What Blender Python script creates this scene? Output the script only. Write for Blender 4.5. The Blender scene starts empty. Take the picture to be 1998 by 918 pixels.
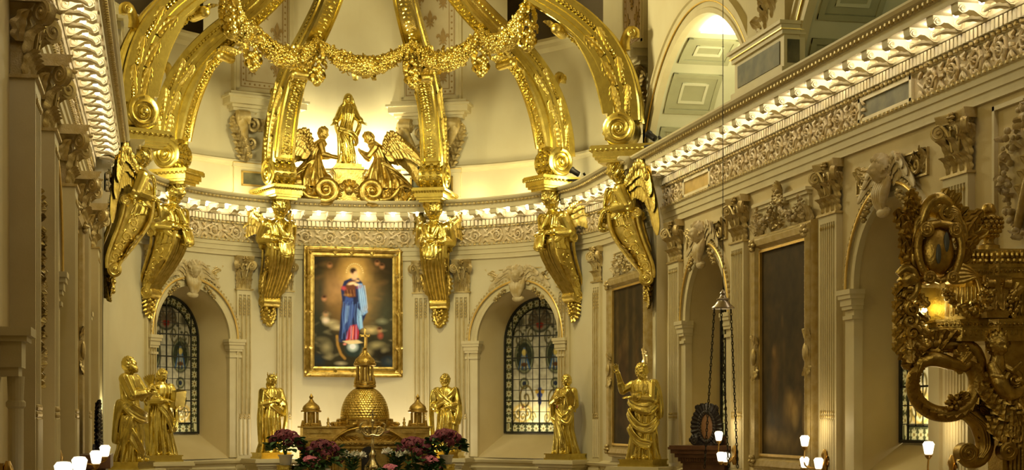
import bpy, math, random
import numpy as np
from math import sin, cos, pi, radians, atan2, hypot, sqrt
from mathutils import Matrix, Vector

# ------------------------------------------------------------------ camera, world, exposure, lights
SC = bpy.context.scene
COL = SC.collection
cam_data = bpy.data.cameras.new('camera')
cam_data.sensor_width = 36.0
cam_data.lens = 36.0 * 3200 / 1998
cam_data.shift_y = (819 - 459) / 1998
cam_data.clip_end = 300
cam = bpy.data.objects.new('camera', cam_data)
COL.objects.link(cam)
cam.location = (-4.77, 0, 4.0)
cam.rotation_euler = (pi / 2, 0, -math.atan((999 - 315) / 3200))
SC.camera = cam
SC.view_settings.view_transform = 'Standard'
SC.view_settings.look = 'None'
SC.view_settings.exposure = 0.0
SC.view_settings.gamma = 1.0
SC.view_settings.use_curve_mapping = False
SC.cycles.use_denoising = True
SC.cycles.max_bounces = 7
SC.cycles.diffuse_bounces = 4
SC.cycles.glossy_bounces = 3
SC.cycles.transmission_bounces = 3
SC.cycles.sample_clamp_indirect = 6.0
SC.cycles.blur_glossy = 0.6
SC.cycles.caustics_reflective = False
SC.cycles.caustics_refractive = False

world = bpy.data.worlds.new('world')
SC.world = world
world.use_nodes = True
world.node_tree.nodes['Background'].inputs[0].default_value = (1.0, 0.8, 0.5, 1)
world.node_tree.nodes['Background'].inputs[1].default_value = 0.02

def lamp(name, loc, power, col=(1.0, 0.80, 0.46), r=0.3, aim=None, spot=None, blend=0.6):
    L = bpy.data.lights.new(name, 'SPOT' if spot else 'POINT')
    L.energy = power
    L.color = col
    L.shadow_soft_size = r
    if spot:
        L.spot_size = radians(spot)
        L.spot_blend = blend
    o = bpy.data.objects.new(name, L)
    COL.objects.link(o)
    o.location = loc
    if aim:
        o.rotation_euler = (Vector(aim) - Vector(loc)).to_track_quat('-Z', 'Y').to_euler()
    return o

WARM = (1.0, 0.89, 0.50)
for a_ in (-78, -60, -42, -28, 34, 48, 64, 80):   # unseen fill lamps added along the cornice top to brighten the upper wall
    lamp('upper_wall_fill', (5.72 * sin(radians(a_)), 38.4 + 5.72 * cos(radians(a_)), 10.02), 22, WARM, 0.2)
for sx in (-1, 1):   # uplights standing on the cornice
    lamp('cornice_uplight', (0.1 + sx * 5.0, 38.3, 10.5), 520, WARM, 0.7, (sx * -1.5, 44.5, 12.8), 110, 0.9)
    lamp('altar_back_light', (0.25 + sx * 1.25, 42.9, 3.3), 85, (1.0, 0.86, 0.60), 0.4)
lamp('apse_flood', (0.2, 35.2, 12.8), 1250, WARM, 0.8)
lamp('chancel_fill', (0.4, 31.0, 9.5), 60, (1.0, 0.82, 0.44), 0.5)  # added soft fill for the chancel, no fixture hangs here
lamp('nave_fill', (-1.5, 21.0, 10.5), 150, (1.0, 0.83, 0.27), 0.6)  # added out-of-view fill that lifts the nave walls
lamp('corner_light', (5.72, 35.3, 5.3), 8, WARM, .08)
lamp('corner_light', (-5.85, 34.75, 4.3), 6, WARM, .08)
lamp('nave_fill', (1.2, 14.5, 6.0), 60, (1.0, 0.82, 0.42), 0.3)  # added fill lamp to brighten the throne canopy
lamp('nave_fill', (-0.5, 8.0, 11.0), 110, (1.0, 0.78, 0.40), 0.8)  # another added nave fill, high up and out of view
for sx in (-1, 1):   # floodlights standing behind the cornice group
    lamp('group_flood', (0.11 + sx * 0.76, 44.2, 11.2), 330, (1.0, 0.90, 0.55), 0.1)
lamp('statue_spot', (-3.0, 36.0, 8.6), 170, (1.0, 0.84, 0.42), 0.12, (-3.6, 41.5, 4.2), 75)
lamp('statue_spot', (3.2, 36.0, 8.6), 170, (1.0, 0.84, 0.42), 0.12, (4.2, 41.2, 4.2), 75)
lamp('statue_spot', (0.2, 34.5, 7.0), 330, (1.0, 0.88, 0.62), 0.12, (0.3, 43.0, 4.4), 60)
lamp('picture_spot', (0.2, 40.5, 9.2), 230, (1.0, 0.93, 0.78), 0.05, (0.28, 44.2, 6.6), 40, 0.9)
for sx in (-1, 1):   # spots aimed up at the ribs of the baldachin
    lamp('rib_spot', (sx * 4.6, 33.5, 6.2), 150, (1.0, 0.84, 0.40), 0.12, (sx * 4.2, 38.5, 11.0), 80)
lamp('rib_spot', (0.2, 36.0, 6.0), 150, (1.0, 0.84, 0.40), 0.15, (0.3, 42.5, 10.5), 85)
lamp('gallery_lamp', (7.0, 32.2, 10.9), 140, (1.0, 0.94, 0.56), 0.25)
lamp('gallery_lamp', (7.0, 23.6, 10.8), 22, (0.95, 1.0, 0.60), 0.3)

# ------------------------------------------------------------------ mesh builders
rnd = random.Random(7)

class M:
    def __init__(self):
        self.v = []; self.f = []; self.n = 0
    def add(self, vf, T=None):
        v, f = vf
        v = np.asarray(v, float).reshape(-1, 3)
        if T is not None:
            if callable(T):
                v = T(v)
            else:
                A = np.array(T); v = v @ A[:3, :3].T + A[:3, 3]
        n = self.n
        self.v.append(v); self.n += len(v)
        self.f.extend([tuple(i + n for i in q) for q in f])
        return self
    def vf(self):
        return (np.concatenate(self.v) if self.v else np.zeros((0, 3)), self.f)
    def mesh(self, name):
        me = bpy.data.meshes.new(name)
        v, f = self.vf()
        me.from_pydata(v.tolist(), [], f)
        return me

def link(name, me, mat, parent=None, loc=None, rz=0.0, smooth=True, sharp=52):
    if isinstance(me, M):
        me = me.mesh(name)
    if mat is not None:
        me.materials.clear(); me.materials.append(mat)
    if smooth and len(me.polygons):
        me.polygons.foreach_set('use_smooth', [True] * len(me.polygons))
        me.set_sharp_from_angle(angle=radians(sharp))
    o = bpy.data.objects.new(name, me)
    COL.objects.link(o)
    if parent is not None:
        o.parent = parent
    if loc is not None:
        o.location = loc
    o.rotation_euler = (0, 0, rz)
    return o

def tag(o, label=None, cat=None, group=None, kind=None):
    if label: o['label'] = label
    if cat: o['category'] = cat
    if group: o['group'] = group
    if kind: o['kind'] = kind
    return o

def thing(name, label, cat, loc=(0, 0, 0), rz=0.0, group=None):
    o = bpy.data.objects.new(name, None)
    COL.objects.link(o)
    o.empty_display_size = 0.2
    o.location = loc; o.rotation_euler = (0, 0, rz)
    return tag(o, label, cat, group)

def copy_thing(src, loc, rz, label, group=None):
    r = src.copy(); COL.objects.link(r)
    r.location = loc; r.rotation_euler = (0, 0, rz)
    r['label'] = label
    if group: r['group'] = group
    for ch in list(src.children):
        c = ch.copy(); COL.objects.link(c); c.parent = r
        for g in list(ch.children):
            d = g.copy(); COL.objects.link(d); d.parent = c
    return r

def struct(name, me, mat, parent=None, smooth=False, sharp=38):
    o = link(name, me, mat, parent, smooth=smooth, sharp=sharp)
    if parent is None: o['kind'] = 'structure'
    return o

def grid(fn, nu, nv, cu=False, cv=False):
    U = [i / (nu if cu else nu - 1) for i in range(nu)]
    V = [j / (nv if cv else nv - 1) for j in range(nv)]
    v = [fn(a, b) for a in U for b in V]
    f = []
    for i in range(nu if cu else nu - 1):
        for j in range(nv if cv else nv - 1):
            i2 = (i + 1) % nu; j2 = (j + 1) % nv
            f.append((i * nv + j, i2 * nv + j, i2 * nv + j2, i * nv + j2))
    return np.array(v, float), f

def rings(R, cap=True, closed=False):
    """Loft a list of rings (each n x 3) into a skin, optionally capped."""
    k = len(R); n = len(R[0])
    v = np.concatenate([np.asarray(r, float) for r in R])
    f = []
    for i in range(k if closed else k - 1):
        a = i * n; b = ((i + 1) % k) * n
        for j in range(n):
            j2 = (j + 1) % n
            f.append((a + j, a + j2, b + j2, b + j))
    if cap and not closed:
        f.append(tuple(range(n - 1, -1, -1)))
        f.append(tuple((k - 1) * n + j for j in range(n)))
    return v, f

def lathe(prof, n=24, c=(0, 0, 0), cap=True):
    A = np.arange(n) * 2 * pi / n
    R = [np.c_[c[0] + r * np.cos(A), c[1] + r * np.sin(A), np.full(n, c[2] + z)] for r, z in prof]
    return rings(R, cap)

def ell(c, r, n=14, m=9, R=None, fn=None):
    def p(u, w):
        a = u * 2 * pi; b = -pi / 2 + w * pi
        d = np.array([cos(a) * cos(b), sin(a) * cos(b), sin(b)])
        q = d * np.array(r)
        if fn: q = q * fn(d)
        if R is not None: q = np.array(R.to_3x3() if len(R) == 4 else R) @ q
        return q + np.array(c)
    return grid(p, n, m, cu=True)

def box(x0, x1, y0, y1, z0, z1):
    v = [(x, y, z) for z in (z0, z1) for x, y in ((x0, y0), (x1, y0), (x1, y1), (x0, y1))]
    return np.array(v, float), [(3, 2, 1, 0), (4, 5, 6, 7), (0, 1, 5, 4), (1, 2, 6, 5), (2, 3, 7, 6), (3, 0, 4, 7)]

def prism(poly, h0, h1, axis='x'):
    """Extrude a 2-D outline along x (outline = y,z), y (outline = x,z) or z (outline = x,y)."""
    P = np.asarray(poly, float)
    def at(h):
        H = np.full(len(P), h)
        return {'x': np.c_[H, P[:, 0], P[:, 1]], 'y': np.c_[P[:, 0], H, P[:, 1]], 'z': np.c_[P[:, 0], P[:, 1], H]}[axis]
    return rings([at(h0), at(h1)])

def frames(P):
    P = np.asarray(P, float)
    T = np.gradient(P, axis=0)
    T /= np.linalg.norm(T, axis=1)[:, None] + 1e-12
    N = np.zeros_like(P)
    ref = np.array([0, 0, 1.0]) if abs(T[0][2]) < 0.9 else np.array([1.0, 0, 0])
    N[0] = np.cross(T[0], ref); N[0] /= np.linalg.norm(N[0])
    for i in range(1, len(P)):
        n = N[i - 1] - T[i] * (N[i - 1] @ T[i]); N[i] = n / (np.linalg.norm(n) + 1e-12)
    return P, T, N, np.cross(T, N)

def tube(pts, rad, n=7, cap=True, flat=1.0):
    P, T, N, B = frames(pts)
    r = np.full(len(P), rad) if np.isscalar(rad) else np.interp(np.linspace(0, 1, len(P)), np.linspace(0, 1, len(rad)), rad)
    A = np.arange(n) * 2 * pi / n
    R = [P[i] + r[i] * (np.cos(A)[:, None] * N[i] + flat * np.sin(A)[:, None] * B[i]) for i in range(len(P))]
    return rings(R, cap)

def cap(p, q, r1, r2=None, n=10):
    """A tapered capsule between two points."""
    r2 = r1 if r2 is None else r2
    p = np.array(p, float); q = np.array(q, float)
    t = q - p; L = np.linalg.norm(t) + 1e-9; t /= L
    pts = []; rr = []
    for a in (-0.98, -0.7, -0.35, 0): pts.append(p + t * r1 * a); rr.append(r1 * sqrt(max(0.02, 1 - a * a)))
    for a in (0, 0.35, 0.7, 0.98): pts.append(q + t * r2 * a); rr.append(r2 * sqrt(max(0.02, 1 - a * a)))
    pts[4] = q + t * 1e-4
    ref = np.array([0, 0, 1.0]) if abs(t[2]) < 0.9 else np.array([1.0, 0, 0])
    a = np.cross(t, ref); a /= np.linalg.norm(a); b = np.cross(t, a)
    A = np.arange(n) * 2 * pi / n
    return rings([pts[i] + rr[i] * (np.cos(A)[:, None] * a + np.sin(A)[:, None] * b) for i in range(8)])

def smooth_path(ctrl, n):
    """Catmull-Rom through control points (any dimension)."""
    C = np.asarray(ctrl, float)
    C = np.vstack([2 * C[0] - C[1], C, 2 * C[-1] - C[-2]])
    k = len(C) - 3
    out = []
    for i in range(n):
        t = i / (n - 1) * k; j = min(int(t), k - 1); u = t - j
        a, b, c, d = C[j:j + 4]
        out.append(0.5 * (2 * b + (c - a) * u + (2 * a - 5 * b + 4 * c - d) * u * u + (3 * b - a - 3 * c + d) * u ** 3))
    return np.array(out)

def stube(path, prof, scale=None, side=(1, 0, 0), cap=True):
    """Sweep a closed section prof [(a along side, b along normal)] along path; side is constant."""
    P = np.asarray(path, float); S = np.array(side, float)
    T = np.gradient(P, axis=0); T /= np.linalg.norm(T, axis=1)[:, None]
    N = np.cross(T, S); N /= np.linalg.norm(N, axis=1)[:, None]
    Q = np.asarray(prof, float)
    R = []
    for i in range(len(P)):
        sa, sb = (1, 1) if scale is None else scale[i]
        R.append(P[i] + Q[:, :1] * sa * S + Q[:, 1:] * sb * N[i])
    return rings(R, cap)

def rsec(n=16, p=3.0):
    """Rounded-rectangle section, half sizes 1."""
    o = []
    for i in range(n):
        a = 2 * pi * (i + 0.5) / n
        c, s = cos(a), sin(a)
        k = (abs(c) ** p + abs(s) ** p) ** (-1 / p)
        o.append((c * k, s * k))
    return o

def path_normals(path):
    P = np.asarray(path, float)
    d = np.diff(P, axis=0); d /= np.linalg.norm(d, axis=1)[:, None]
    nl = np.c_[-d[:, 1], d[:, 0]]
    N = np.vstack([nl[:1], nl[:-1] + nl[1:], nl[-1:]])
    for i in range(1, len(P) - 1):
        b = N[i] / np.linalg.norm(N[i]); N[i] = b / max(0.3, b @ nl[i])
    return P, N

def sweep(path, prof, cap=True):
    """Moulding: profile (w inward, z) carried along a plan path; inward is to the left of travel."""
    P, N = path_normals(path)
    R = [np.c_[P[i][0] + N[i][0] * np.array([w for w, z in prof]), P[i][1] + N[i][1] * np.array([w for w, z in prof]), [z for w, z in prof]] for i in range(len(P))]
    return rings(R, cap)

class Along:
    """Arc-length parametrisation of a plan path, for setting ornaments along it."""
    def __init__(self, path):
        P, N = path_normals(path)
        self.P, self.N = P, N / np.linalg.norm(N, axis=1)[:, None]
        self.s = np.r_[0, np.cumsum(np.linalg.norm(np.diff(P, axis=0), axis=1))]
        self.L = self.s[-1]
    def map(self, s0):
        def fn(v):   # local x along, y outward (into the room), z absolute
            s = s0 + v[:, 0]
            p = [np.interp(s, self.s, self.P[:, k]) + v[:, 1] * np.interp(s, self.s, self.N[:, k]) for k in (0, 1)]
            return np.c_[p[0], p[1], v[:, 2]]
        return fn

def Fr(o, n):
    """Frame on a wall: local +y = n (into the room), +z up, +x = to the left of someone facing the wall."""
    n = Vector((n[0], n[1], 0)).normalized()
    u = Vector((n.y, -n.x, 0))
    return Matrix(((u.x, n.x, 0, o[0]), (u.y, n.y, 0, o[1]), (0, 0, 1, o[2] if len(o) > 2 else 0), (0, 0, 0, 1)))

def rz_of(n):
    return atan2(n[1], n[0]) - pi / 2

TM = Matrix.Translation
def TR(loc=(0, 0, 0), rx=0, ry=0, rz=0, s=1.0):
    S = Matrix.Diagonal((s, s, s, 1)) if np.isscalar(s) else Matrix.Diagonal((s[0], s[1], s[2], 1))
    return Matrix.Translation(loc) @ Matrix.Rotation(rz, 4, 'Z') @ Matrix.Rotation(ry, 4, 'Y') @ Matrix.Rotation(rx, 4, 'X') @ S

def leaf(L=1.0, W=0.35, curl=1.2, lobes=4, nu=13, nv=7, depth=0.25, lean=0.0):
    """Acanthus leaf: grows along +z from the origin, its face towards +y, the tip curling out."""
    if L >= .22: nu = max(nu, 6 * lobes + 1); nv = max(nv, 7)
    ang = lean; y = z = 0.0; cen = []
    for i in range(nu):
        cen.append((y, z, ang))
        t = i / (nu - 1)
        st = L / (nu - 1)
        y += sin(ang) * st; z += cos(ang) * st
        ang += curl / (nu - 1) * (0.3 + 1.9 * t * t)
    def p(a, b):
        i = min(nu - 1, int(round(a * (nu - 1))))
        y, z, an = cen[i]
        w = W * (sin(pi * min(1, 0.16 + 0.84 * a)) ** 0.6) * (1 + 0.17 * cos(a * lobes * 2 * pi + pi)) * (1.0 if a < 0.98 else 0.35)
        x = (b * 2 - 1)
        lift = depth * w * (abs(x) ** 1.3 - 0.55 * (1 - abs(x)) ** 2 * 1.4)
        lift = -lift + 0.10 * w * cos(x * 3 * pi)
        return (x * w, y + cos(an) * lift, z - sin(an) * lift)
    front = grid(p, nu, nv)
    t = 0.05 * W
    def q(a, b):
        x, yy, zz = p(a, b)
        i = min(nu - 1, int(round(a * (nu - 1))))
        an = cen[i][2]
        return (x, yy - cos(an) * t, zz + sin(an) * t)
    m = M(); m.add(front)
    v, f = grid(q, nu, nv); m.add((v, [tuple(reversed(k)) for k in f]))
    return m.vf()

def spiral2(c, R, turns, a0=0.0, ccw=1, n=30, r_end=0.12):
    o = []
    for i in range(n):
        t = i / (n - 1)
        r = R * ((1 - t) * 1.0 + t * r_end)
        a = a0 + ccw * turns * 2 * pi * t
        o.append((c[0] + r * cos(a), c[1] + r * sin(a)))
    return o

def relief_tube(p2, rad, y=0.0, n=6, flat=1.0):
    """A tube lying on a wall: p2 = (x,z) points."""
    return tube([(a, y, b) for a, b in p2], rad, n, flat=flat)

def rosette(R=0.1, petals=6, h=0.04):
    m = M()
    for k in range(petals):
        a = 2 * pi * k / petals
        m.add(ell((0.55 * R * cos(a), 0.5 * h, 0.55 * R * sin(a)), (0.42 * R, h * 0.7, 0.3 * R), 8, 5, R=Matrix.Rotation(-a, 3, 'Y')))
    m.add(ell((0, h * 0.7, 0), (0.25 * R, h, 0.25 * R), 8, 5))
    return m.vf()

def volute(R, w, turns=2.2, y=0, z=0, thick=0.16, flip=1, a0=pi / 2):
    """Scroll with its axis along x: a drum with spiral beads on both ends."""
    m = M()
    A = np.arange(22) * 2 * pi / 22
    ring = lambda r, x: np.c_[np.full(22, x), y + r * np.cos(A), z + r * np.sin(A)]
    m.add(rings([ring(0.86 * R, -w), ring(R, -0.92 * w), ring(0.93 * R, -0.5 * w), ring(0.97 * R, 0), ring(0.93 * R, 0.5 * w), ring(R, 0.92 * w), ring(0.86 * R, w)]))
    sp = spiral2((y, z), R * 0.86, turns, a0, flip, 36, 0.18)
    for sx in (-1, 1):
        m.add(tube([(sx * w, a, b) for a, b in sp], [R * thick * 0.75, R * thick * 0.4], 6))
        m.add(ell((sx * w, y, z), (R * 0.22, R * 0.24, R * 0.24), 10, 6))
    return m.vf()

def fuse(m, voxel, smooth=1, name='body'):
    """Join overlapping closed pieces into one continuous skin."""
    me = m.mesh(name)
    o = bpy.data.objects.new(name, me); COL.objects.link(o)
    md = o.modifiers.new('r', 'REMESH'); md.mode = 'VOXEL'; md.voxel_size = voxel
    if smooth:
        s = o.modifiers.new('s', 'SMOOTH'); s.iterations = smooth; s.factor = 0.5
    dg = bpy.context.evaluated_depsgraph_get()
    out = bpy.data.meshes.new_from_object(o.evaluated_get(dg))
    bpy.data.objects.remove(o); bpy.data.meshes.remove(me)
    out.name = name
    return out

# ------------------------------------------------------------------ materials
def mat(name, col, rough=0.6, metal=0.0, col2=None, nscale=3.0, bump=0.0, bscale=20.0, spec=0.4, rvar=0.0, sub=0):
    m = bpy.data.materials.new(name); m.use_nodes = True
    nt = m.node_tree; b = nt.nodes['Principled BSDF']
    b.inputs['Base Color'].default_value = (*col, 1)
    b.inputs['Roughness'].default_value = rough
    b.inputs['Metallic'].default_value = metal
    b.inputs['Specular IOR Level'].default_value = spec
    if col2 or bump or rvar:
        tc = nt.nodes.new('ShaderNodeTexCoord')
        geo = tc.outputs['Object']
    if col2 or rvar:
        n = nt.nodes.new('ShaderNodeTexNoise'); n.inputs['Scale'].default_value = nscale; n.inputs['Detail'].default_value = 5
        nt.links.new(geo, n.inputs['Vector'])
        r = nt.nodes.new('ShaderNodeValToRGB')
        r.color_ramp.elements[0].position = 0.35; r.color_ramp.elements[1].position = 0.68
        r.color_ramp.elements[0].color = (*col, 1); r.color_ramp.elements[1].color = (*(col2 or col), 1)
        nt.links.new(n.outputs['Fac'], r.inputs['Fac']); nt.links.new(r.outputs['Color'], b.inputs['Base Color'])
        if rvar:
            mr = nt.nodes.new('ShaderNodeMapRange')
            mr.inputs['To Min'].default_value = rough - rvar; mr.inputs['To Max'].default_value = rough + rvar
            nt.links.new(n.outputs['Fac'], mr.inputs['Value']); nt.links.new(mr.outputs['Result'], b.inputs['Roughness'])
    if bump:
        n2 = nt.nodes.new('ShaderNodeTexNoise'); n2.inputs['Scale'].default_value = bscale; n2.inputs['Detail'].default_value = 4
        nt.links.new(geo, n2.inputs['Vector'])
        bp = nt.nodes.new('ShaderNodeBump'); bp.inputs['Strength'].default_value = bump; bp.inputs['Distance'].default_value = 0.02
        nt.links.new(n2.outputs['Fac'], bp.inputs['Height']); nt.links.new(bp.outputs['Normal'], b.inputs['Normal'])
    return m

def emit(name, col, s):
    m = bpy.data.materials.new(name); m.use_nodes = True
    b = m.node_tree.nodes['Principled BSDF']
    b.inputs['Base Color'].default_value = (*col, 1)
    b.inputs['Emission Color'].default_value = (*col, 1); b.inputs['Emission Strength'].default_value = s
    return m

PLASTER = mat('cream_plaster', (0.66, 0.55, 0.31), 0.75, 0, (0.60, 0.49, 0.26), 1.3, 0.08, 60)
PALE = mat('pale_plaster', (0.68, 0.61, 0.40), 0.7, 0, (0.64, 0.56, 0.35), 1.0, 0.06, 60)
TRIM = mat('cream_moulding', (0.68, 0.60, 0.37), 0.55, 0, (0.62, 0.53, 0.31), 2.0, 0.05, 50)
RELIEF = mat('cream_relief', (0.64, 0.54, 0.33), 0.5, 0, (0.46, 0.34, 0.14), 6.0, 0.2, 50)
RELIEFBG = mat('frieze_ground', (0.46, 0.36, 0.19), 0.65, 0, (0.52, 0.43, 0.25), 4.0)
CAPGOLD = mat('parcel_gilt', (0.46, 0.34, 0.12), 0.42, 0.45, (0.58, 0.47, 0.24), 7.0, 0.3, 50)
GILTLINE = mat('gilt_line', (0.85, 0.62, 0.20), 0.35, 0.8, (0.75, 0.52, 0.15), 6.0, 0.1, 40)
GOLD = mat('polished_gold', (0.80, 0.66, 0.18), 0.25, 1.0, (0.56, 0.44, 0.11), 5.0, 0.10, 26, rvar=0.07)
GOLDR = mat('carved_gold', (0.76, 0.61, 0.18), 0.31, 1.0, (0.50, 0.37, 0.08), 7.0, 0.32, 30, rvar=0.07)
OLDGOLD = mat('old_gold', (0.56, 0.40, 0.11), 0.36, 1.0, (0.34, 0.22, 0.05), 6.0, 0.35, 34, rvar=0.08)
BRONZE = mat('aged_gilding', (0.70, 0.53, 0.17), 0.33, 1.0, (0.36, 0.25, 0.06), 7.0, 0.35, 30, rvar=0.08)
MARBLE = mat('green_marble', (0.07, 0.068, 0.03), 0.6, 0, (0.17, 0.15, 0.07), 3.5)
AMBER = mat('amber_marble', (0.42, 0.28, 0.07), 0.35, 0, (0.55, 0.38, 0.12), 5.0)
GREEN = mat('green_soffit', (0.64, 0.62, 0.44), 0.7, 0, (0.58, 0.57, 0.39), 1.5)
GREEND = mat('green_moulding', (0.40, 0.39, 0.24), 0.7, 0, (0.36, 0.35, 0.21), 2.0)
STENCIL = mat('stencil_brown', (0.40, 0.27, 0.10), 0.6, 0.2, (0.34, 0.22, 0.08), 9.0)
STENCILBG = mat('stencil_ground', (0.62, 0.53, 0.34), 0.75, 0, (0.58, 0.48, 0.29), 2.0)
PINKBG = mat('stencil_pink', (0.60, 0.46, 0.34), 0.75, 0, (0.55, 0.42, 0.30), 2.0)
TAUPE = mat('dark_taupe', (0.36, 0.29, 0.19), 0.8)
BLACK = mat('black_iron', (0.015, 0.013, 0.01), 0.45, 0.5, (0.03, 0.025, 0.02), 8)
WOOD = mat('dark_wood', (0.085, 0.035, 0.014), 0.38, 0, (0.13, 0.06, 0.025), 6.0)
WOODP = mat('oval_panel', (0.30, 0.16, 0.07), 0.45, 0, (0.22, 0.11, 0.045), 9.0)
EBONY = mat('ebony_carving', (0.018, 0.014, 0.012), 0.35, 0, (0.035, 0.025, 0.02), 8.0)
SILVER = mat('tarnished_silver', (0.55, 0.50, 0.46), 0.28, 1.0, (0.36, 0.31, 0.27), 8.0)
FLOORM = mat('stone_floor', (0.34, 0.26, 0.16), 0.4, 0, (0.26, 0.19, 0.11), 0.8)
BULB = emit('bulb_glow', (1.0, 0.88, 0.68), 100)
GLOBE = emit('opal_glass', (1.0, 0.90, 0.68), 1.6)
LEAD = mat('lead_came', (0.03, 0.03, 0.025), 0.5, 0.3)

def vcol_mat(name, rough=0.5, trans=False):
    m = bpy.data.materials.new(name); m.use_nodes = True
    nt = m.node_tree; b = nt.nodes['Principled BSDF']; b.inputs['Specular IOR Level'].default_value = .2
    a = nt.nodes.new('ShaderNodeVertexColor'); a.layer_name = 'paint'
    b.inputs['Roughness'].default_value = rough
    nt.links.new(a.outputs['Color'], b.inputs['Base Color'])
    if trans:
        t = nt.nodes.new('ShaderNodeBsdfTranslucent'); g = nt.nodes.new('ShaderNodeMixShader')
        nt.links.new(a.outputs['Color'], t.inputs['Color'])
        g.inputs[0].default_value = 0.75
        nt.links.new(b.outputs[0], g.inputs[1]); nt.links.new(t.outputs[0], g.inputs[2])
        nt.links.new(g.outputs[0], nt.nodes['Material Output'].inputs['Surface'])
    return m
PAINTM = vcol_mat('oil_paint', 0.65)
GLASSM = vcol_mat('stained_glass', 0.3, True)

def srgb(c):
    c = np.asarray(c, float) / 255
    return np.where(c <= 0.04045, c / 12.92, ((c + 0.055) / 1.055) ** 2.4)

class Paint:
    """A small painter: coordinates a (left to right) and b (top to bottom), 0..1, in picture units of width and height."""
    def __init__(self, w, h, nx, ny, col):
        self.w, self.h, self.nx, self.ny = w, h, nx, ny
        self.A, self.B = np.meshgrid(np.linspace(0, 1, nx), np.linspace(0, 1, ny))
        self.C = np.tile(srgb(col), (ny, nx, 1))
    def blend(self, k, col, op=1.0):
        k = np.clip(k * op, 0, 1)[..., None]
        self.C = self.C * (1 - k) + srgb(col) * k
    def ellipse(self, a, b, ra, rb, col, soft=0.5, op=1.0, rot=0.0):
        x = (self.A - a) * self.w; y = (self.B - b) * self.h
        c, s = cos(rot), sin(rot)
        X = (x * c + y * s) / (ra * self.w); Y = (-x * s + y * c) / (rb * self.w)
        d = np.sqrt(X * X + Y * Y)
        self.blend((1 - d) / max(soft, 1e-3), col, op)
    def poly(self, pts, col, op=1.0, soft=0.006):
        P = np.array(pts, float)
        x, y = self.A * self.w, self.B * self.h
        px, py = P[:, 0] * self.w, P[:, 1] * self.h
        ins = np.zeros(x.shape, bool); dist = np.full(x.shape, 1e9)
        n = len(P)
        for i in range(n):
            j = (i + 1) % n
            cnd = ((py[i] > y) != (py[j] > y))
            xi = (px[j] - px[i]) * (y - py[i]) / (py[j] - py[i] + 1e-12) + px[i]
            ins ^= cnd & (x < xi)
            dx, dy = px[j] - px[i], py[j] - py[i]
            t = np.clip(((x - px[i]) * dx + (y - py[i]) * dy) / (dx * dx + dy * dy + 1e-12), 0, 1)
            dist = np.minimum(dist, np.hypot(x - px[i] - t * dx, y - py[i] - t * dy))
        sd = np.where(ins, dist, -dist)
        self.blend(0.5 + sd / (2 * soft * self.w), col, op)
    def line(self, pts, wd, col, op=1.0):
        x, y = self.A * self.w, self.B * self.h
        dist = np.full(x.shape, 1e9)
        for (a, b), (c, d) in zip(pts[:-1], pts[1:]):
            ax, ay, dx, dy = a * self.w, b * self.h, (c - a) * self.w, (d - b) * self.h
            t = np.clip(((x - ax) * dx + (y - ay) * dy) / (dx * dx + dy * dy + 1e-12), 0, 1)
            dist = np.minimum(dist, np.hypot(x - ax - t * dx, y - ay - t * dy))
        self.blend(1.5 - dist / (wd * self.w), col, op)
    def mottle(self, amt, seed=0, cell=10):
        r = np.random.RandomState(seed)
        gy, gx = self.ny // cell + 3, self.nx // cell + 3
        G = r.rand(gy, gx)
        yy = np.linspace(0, gy - 2.01, self.ny); xx = np.linspace(0, gx - 2.01, self.nx)
        y0 = yy.astype(int); x0 = xx.astype(int)
        fy = (yy - y0)[:, None]; fx = (xx - x0)[None, :]
        n = (G[np.ix_(y0, x0)] * (1 - fy) * (1 - fx) + G[np.ix_(y0 + 1, x0)] * fy * (1 - fx) + G[np.ix_(y0, x0 + 1)] * (1 - fy) * fx + G[np.ix_(y0 + 1, x0 + 1)] * fy * fx)
        self.C *= (1 + amt * (n - 0.5) * 2)[..., None]
    def mesh(self, name, keep=None):
        """Flat mesh in local x (right of the viewer is -x), z up, centred on x, base at z=0, facing +y."""
        X = (0.5 - self.A) * self.w; Z = (1 - self.B) * self.h
        v = np.c_[X.ravel(), np.zeros(X.size), Z.ravel()]
        nx, ny = self.nx, self.ny
        f = []
        for j in range(ny - 1):
            for i in range(nx - 1):
                q = (j * nx + i, j * nx + i + 1, (j + 1) * nx + i + 1, (j + 1) * nx + i)
                if keep is None or keep(v[list(q)].mean(0)): f.append(tuple(reversed(q)))
        me = bpy.data.meshes.new(name)
        me.from_pydata(v.tolist(), [], f)
        ca = me.color_attributes.new('paint', 'FLOAT_COLOR', 'POINT')
        ca.data.foreach_set('color', np.c_[np.clip(self.C, 0, 1).reshape(-1, 3), np.ones(nx * ny)].ravel())
        return me
# ------------------------------------------------------------------ the room
RX, LX, YE, YC, RA = 6.2, -6.25, 34.9, 38.4, 5.95
ARC = [(RA * sin(radians(a)), YC + RA * cos(radians(a))) for a in np.linspace(90, -90, 91)]
PATH_R = [(RX, y) for y in np.linspace(9.0, YE, 40)]
PATH_L = [(LX, y) for y in np.linspace(YE, 9.0, 40)]
PATH_A = [(RA, YE)] + [(RA, y) for y in np.linspace(35.5, 38.0, 6)] + ARC + [(-RA, y) for y in np.linspace(38.0, 35.5, 6)] + [(-RA, YE)]
AR, AL, AA = Along(PATH_R), Along(PATH_L), Along(PATH_A)
def uR(y): return y - 9.0
def uL(y): return YE - y
def uA(deg): return 3.5 + RA * (pi / 2 - radians(deg))
def apse_pt(deg, r=RA): return (r * sin(radians(deg)), YC + r * cos(radians(deg)))
def apse_n(deg): return (-sin(radians(deg)), -cos(radians(deg)))

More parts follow.
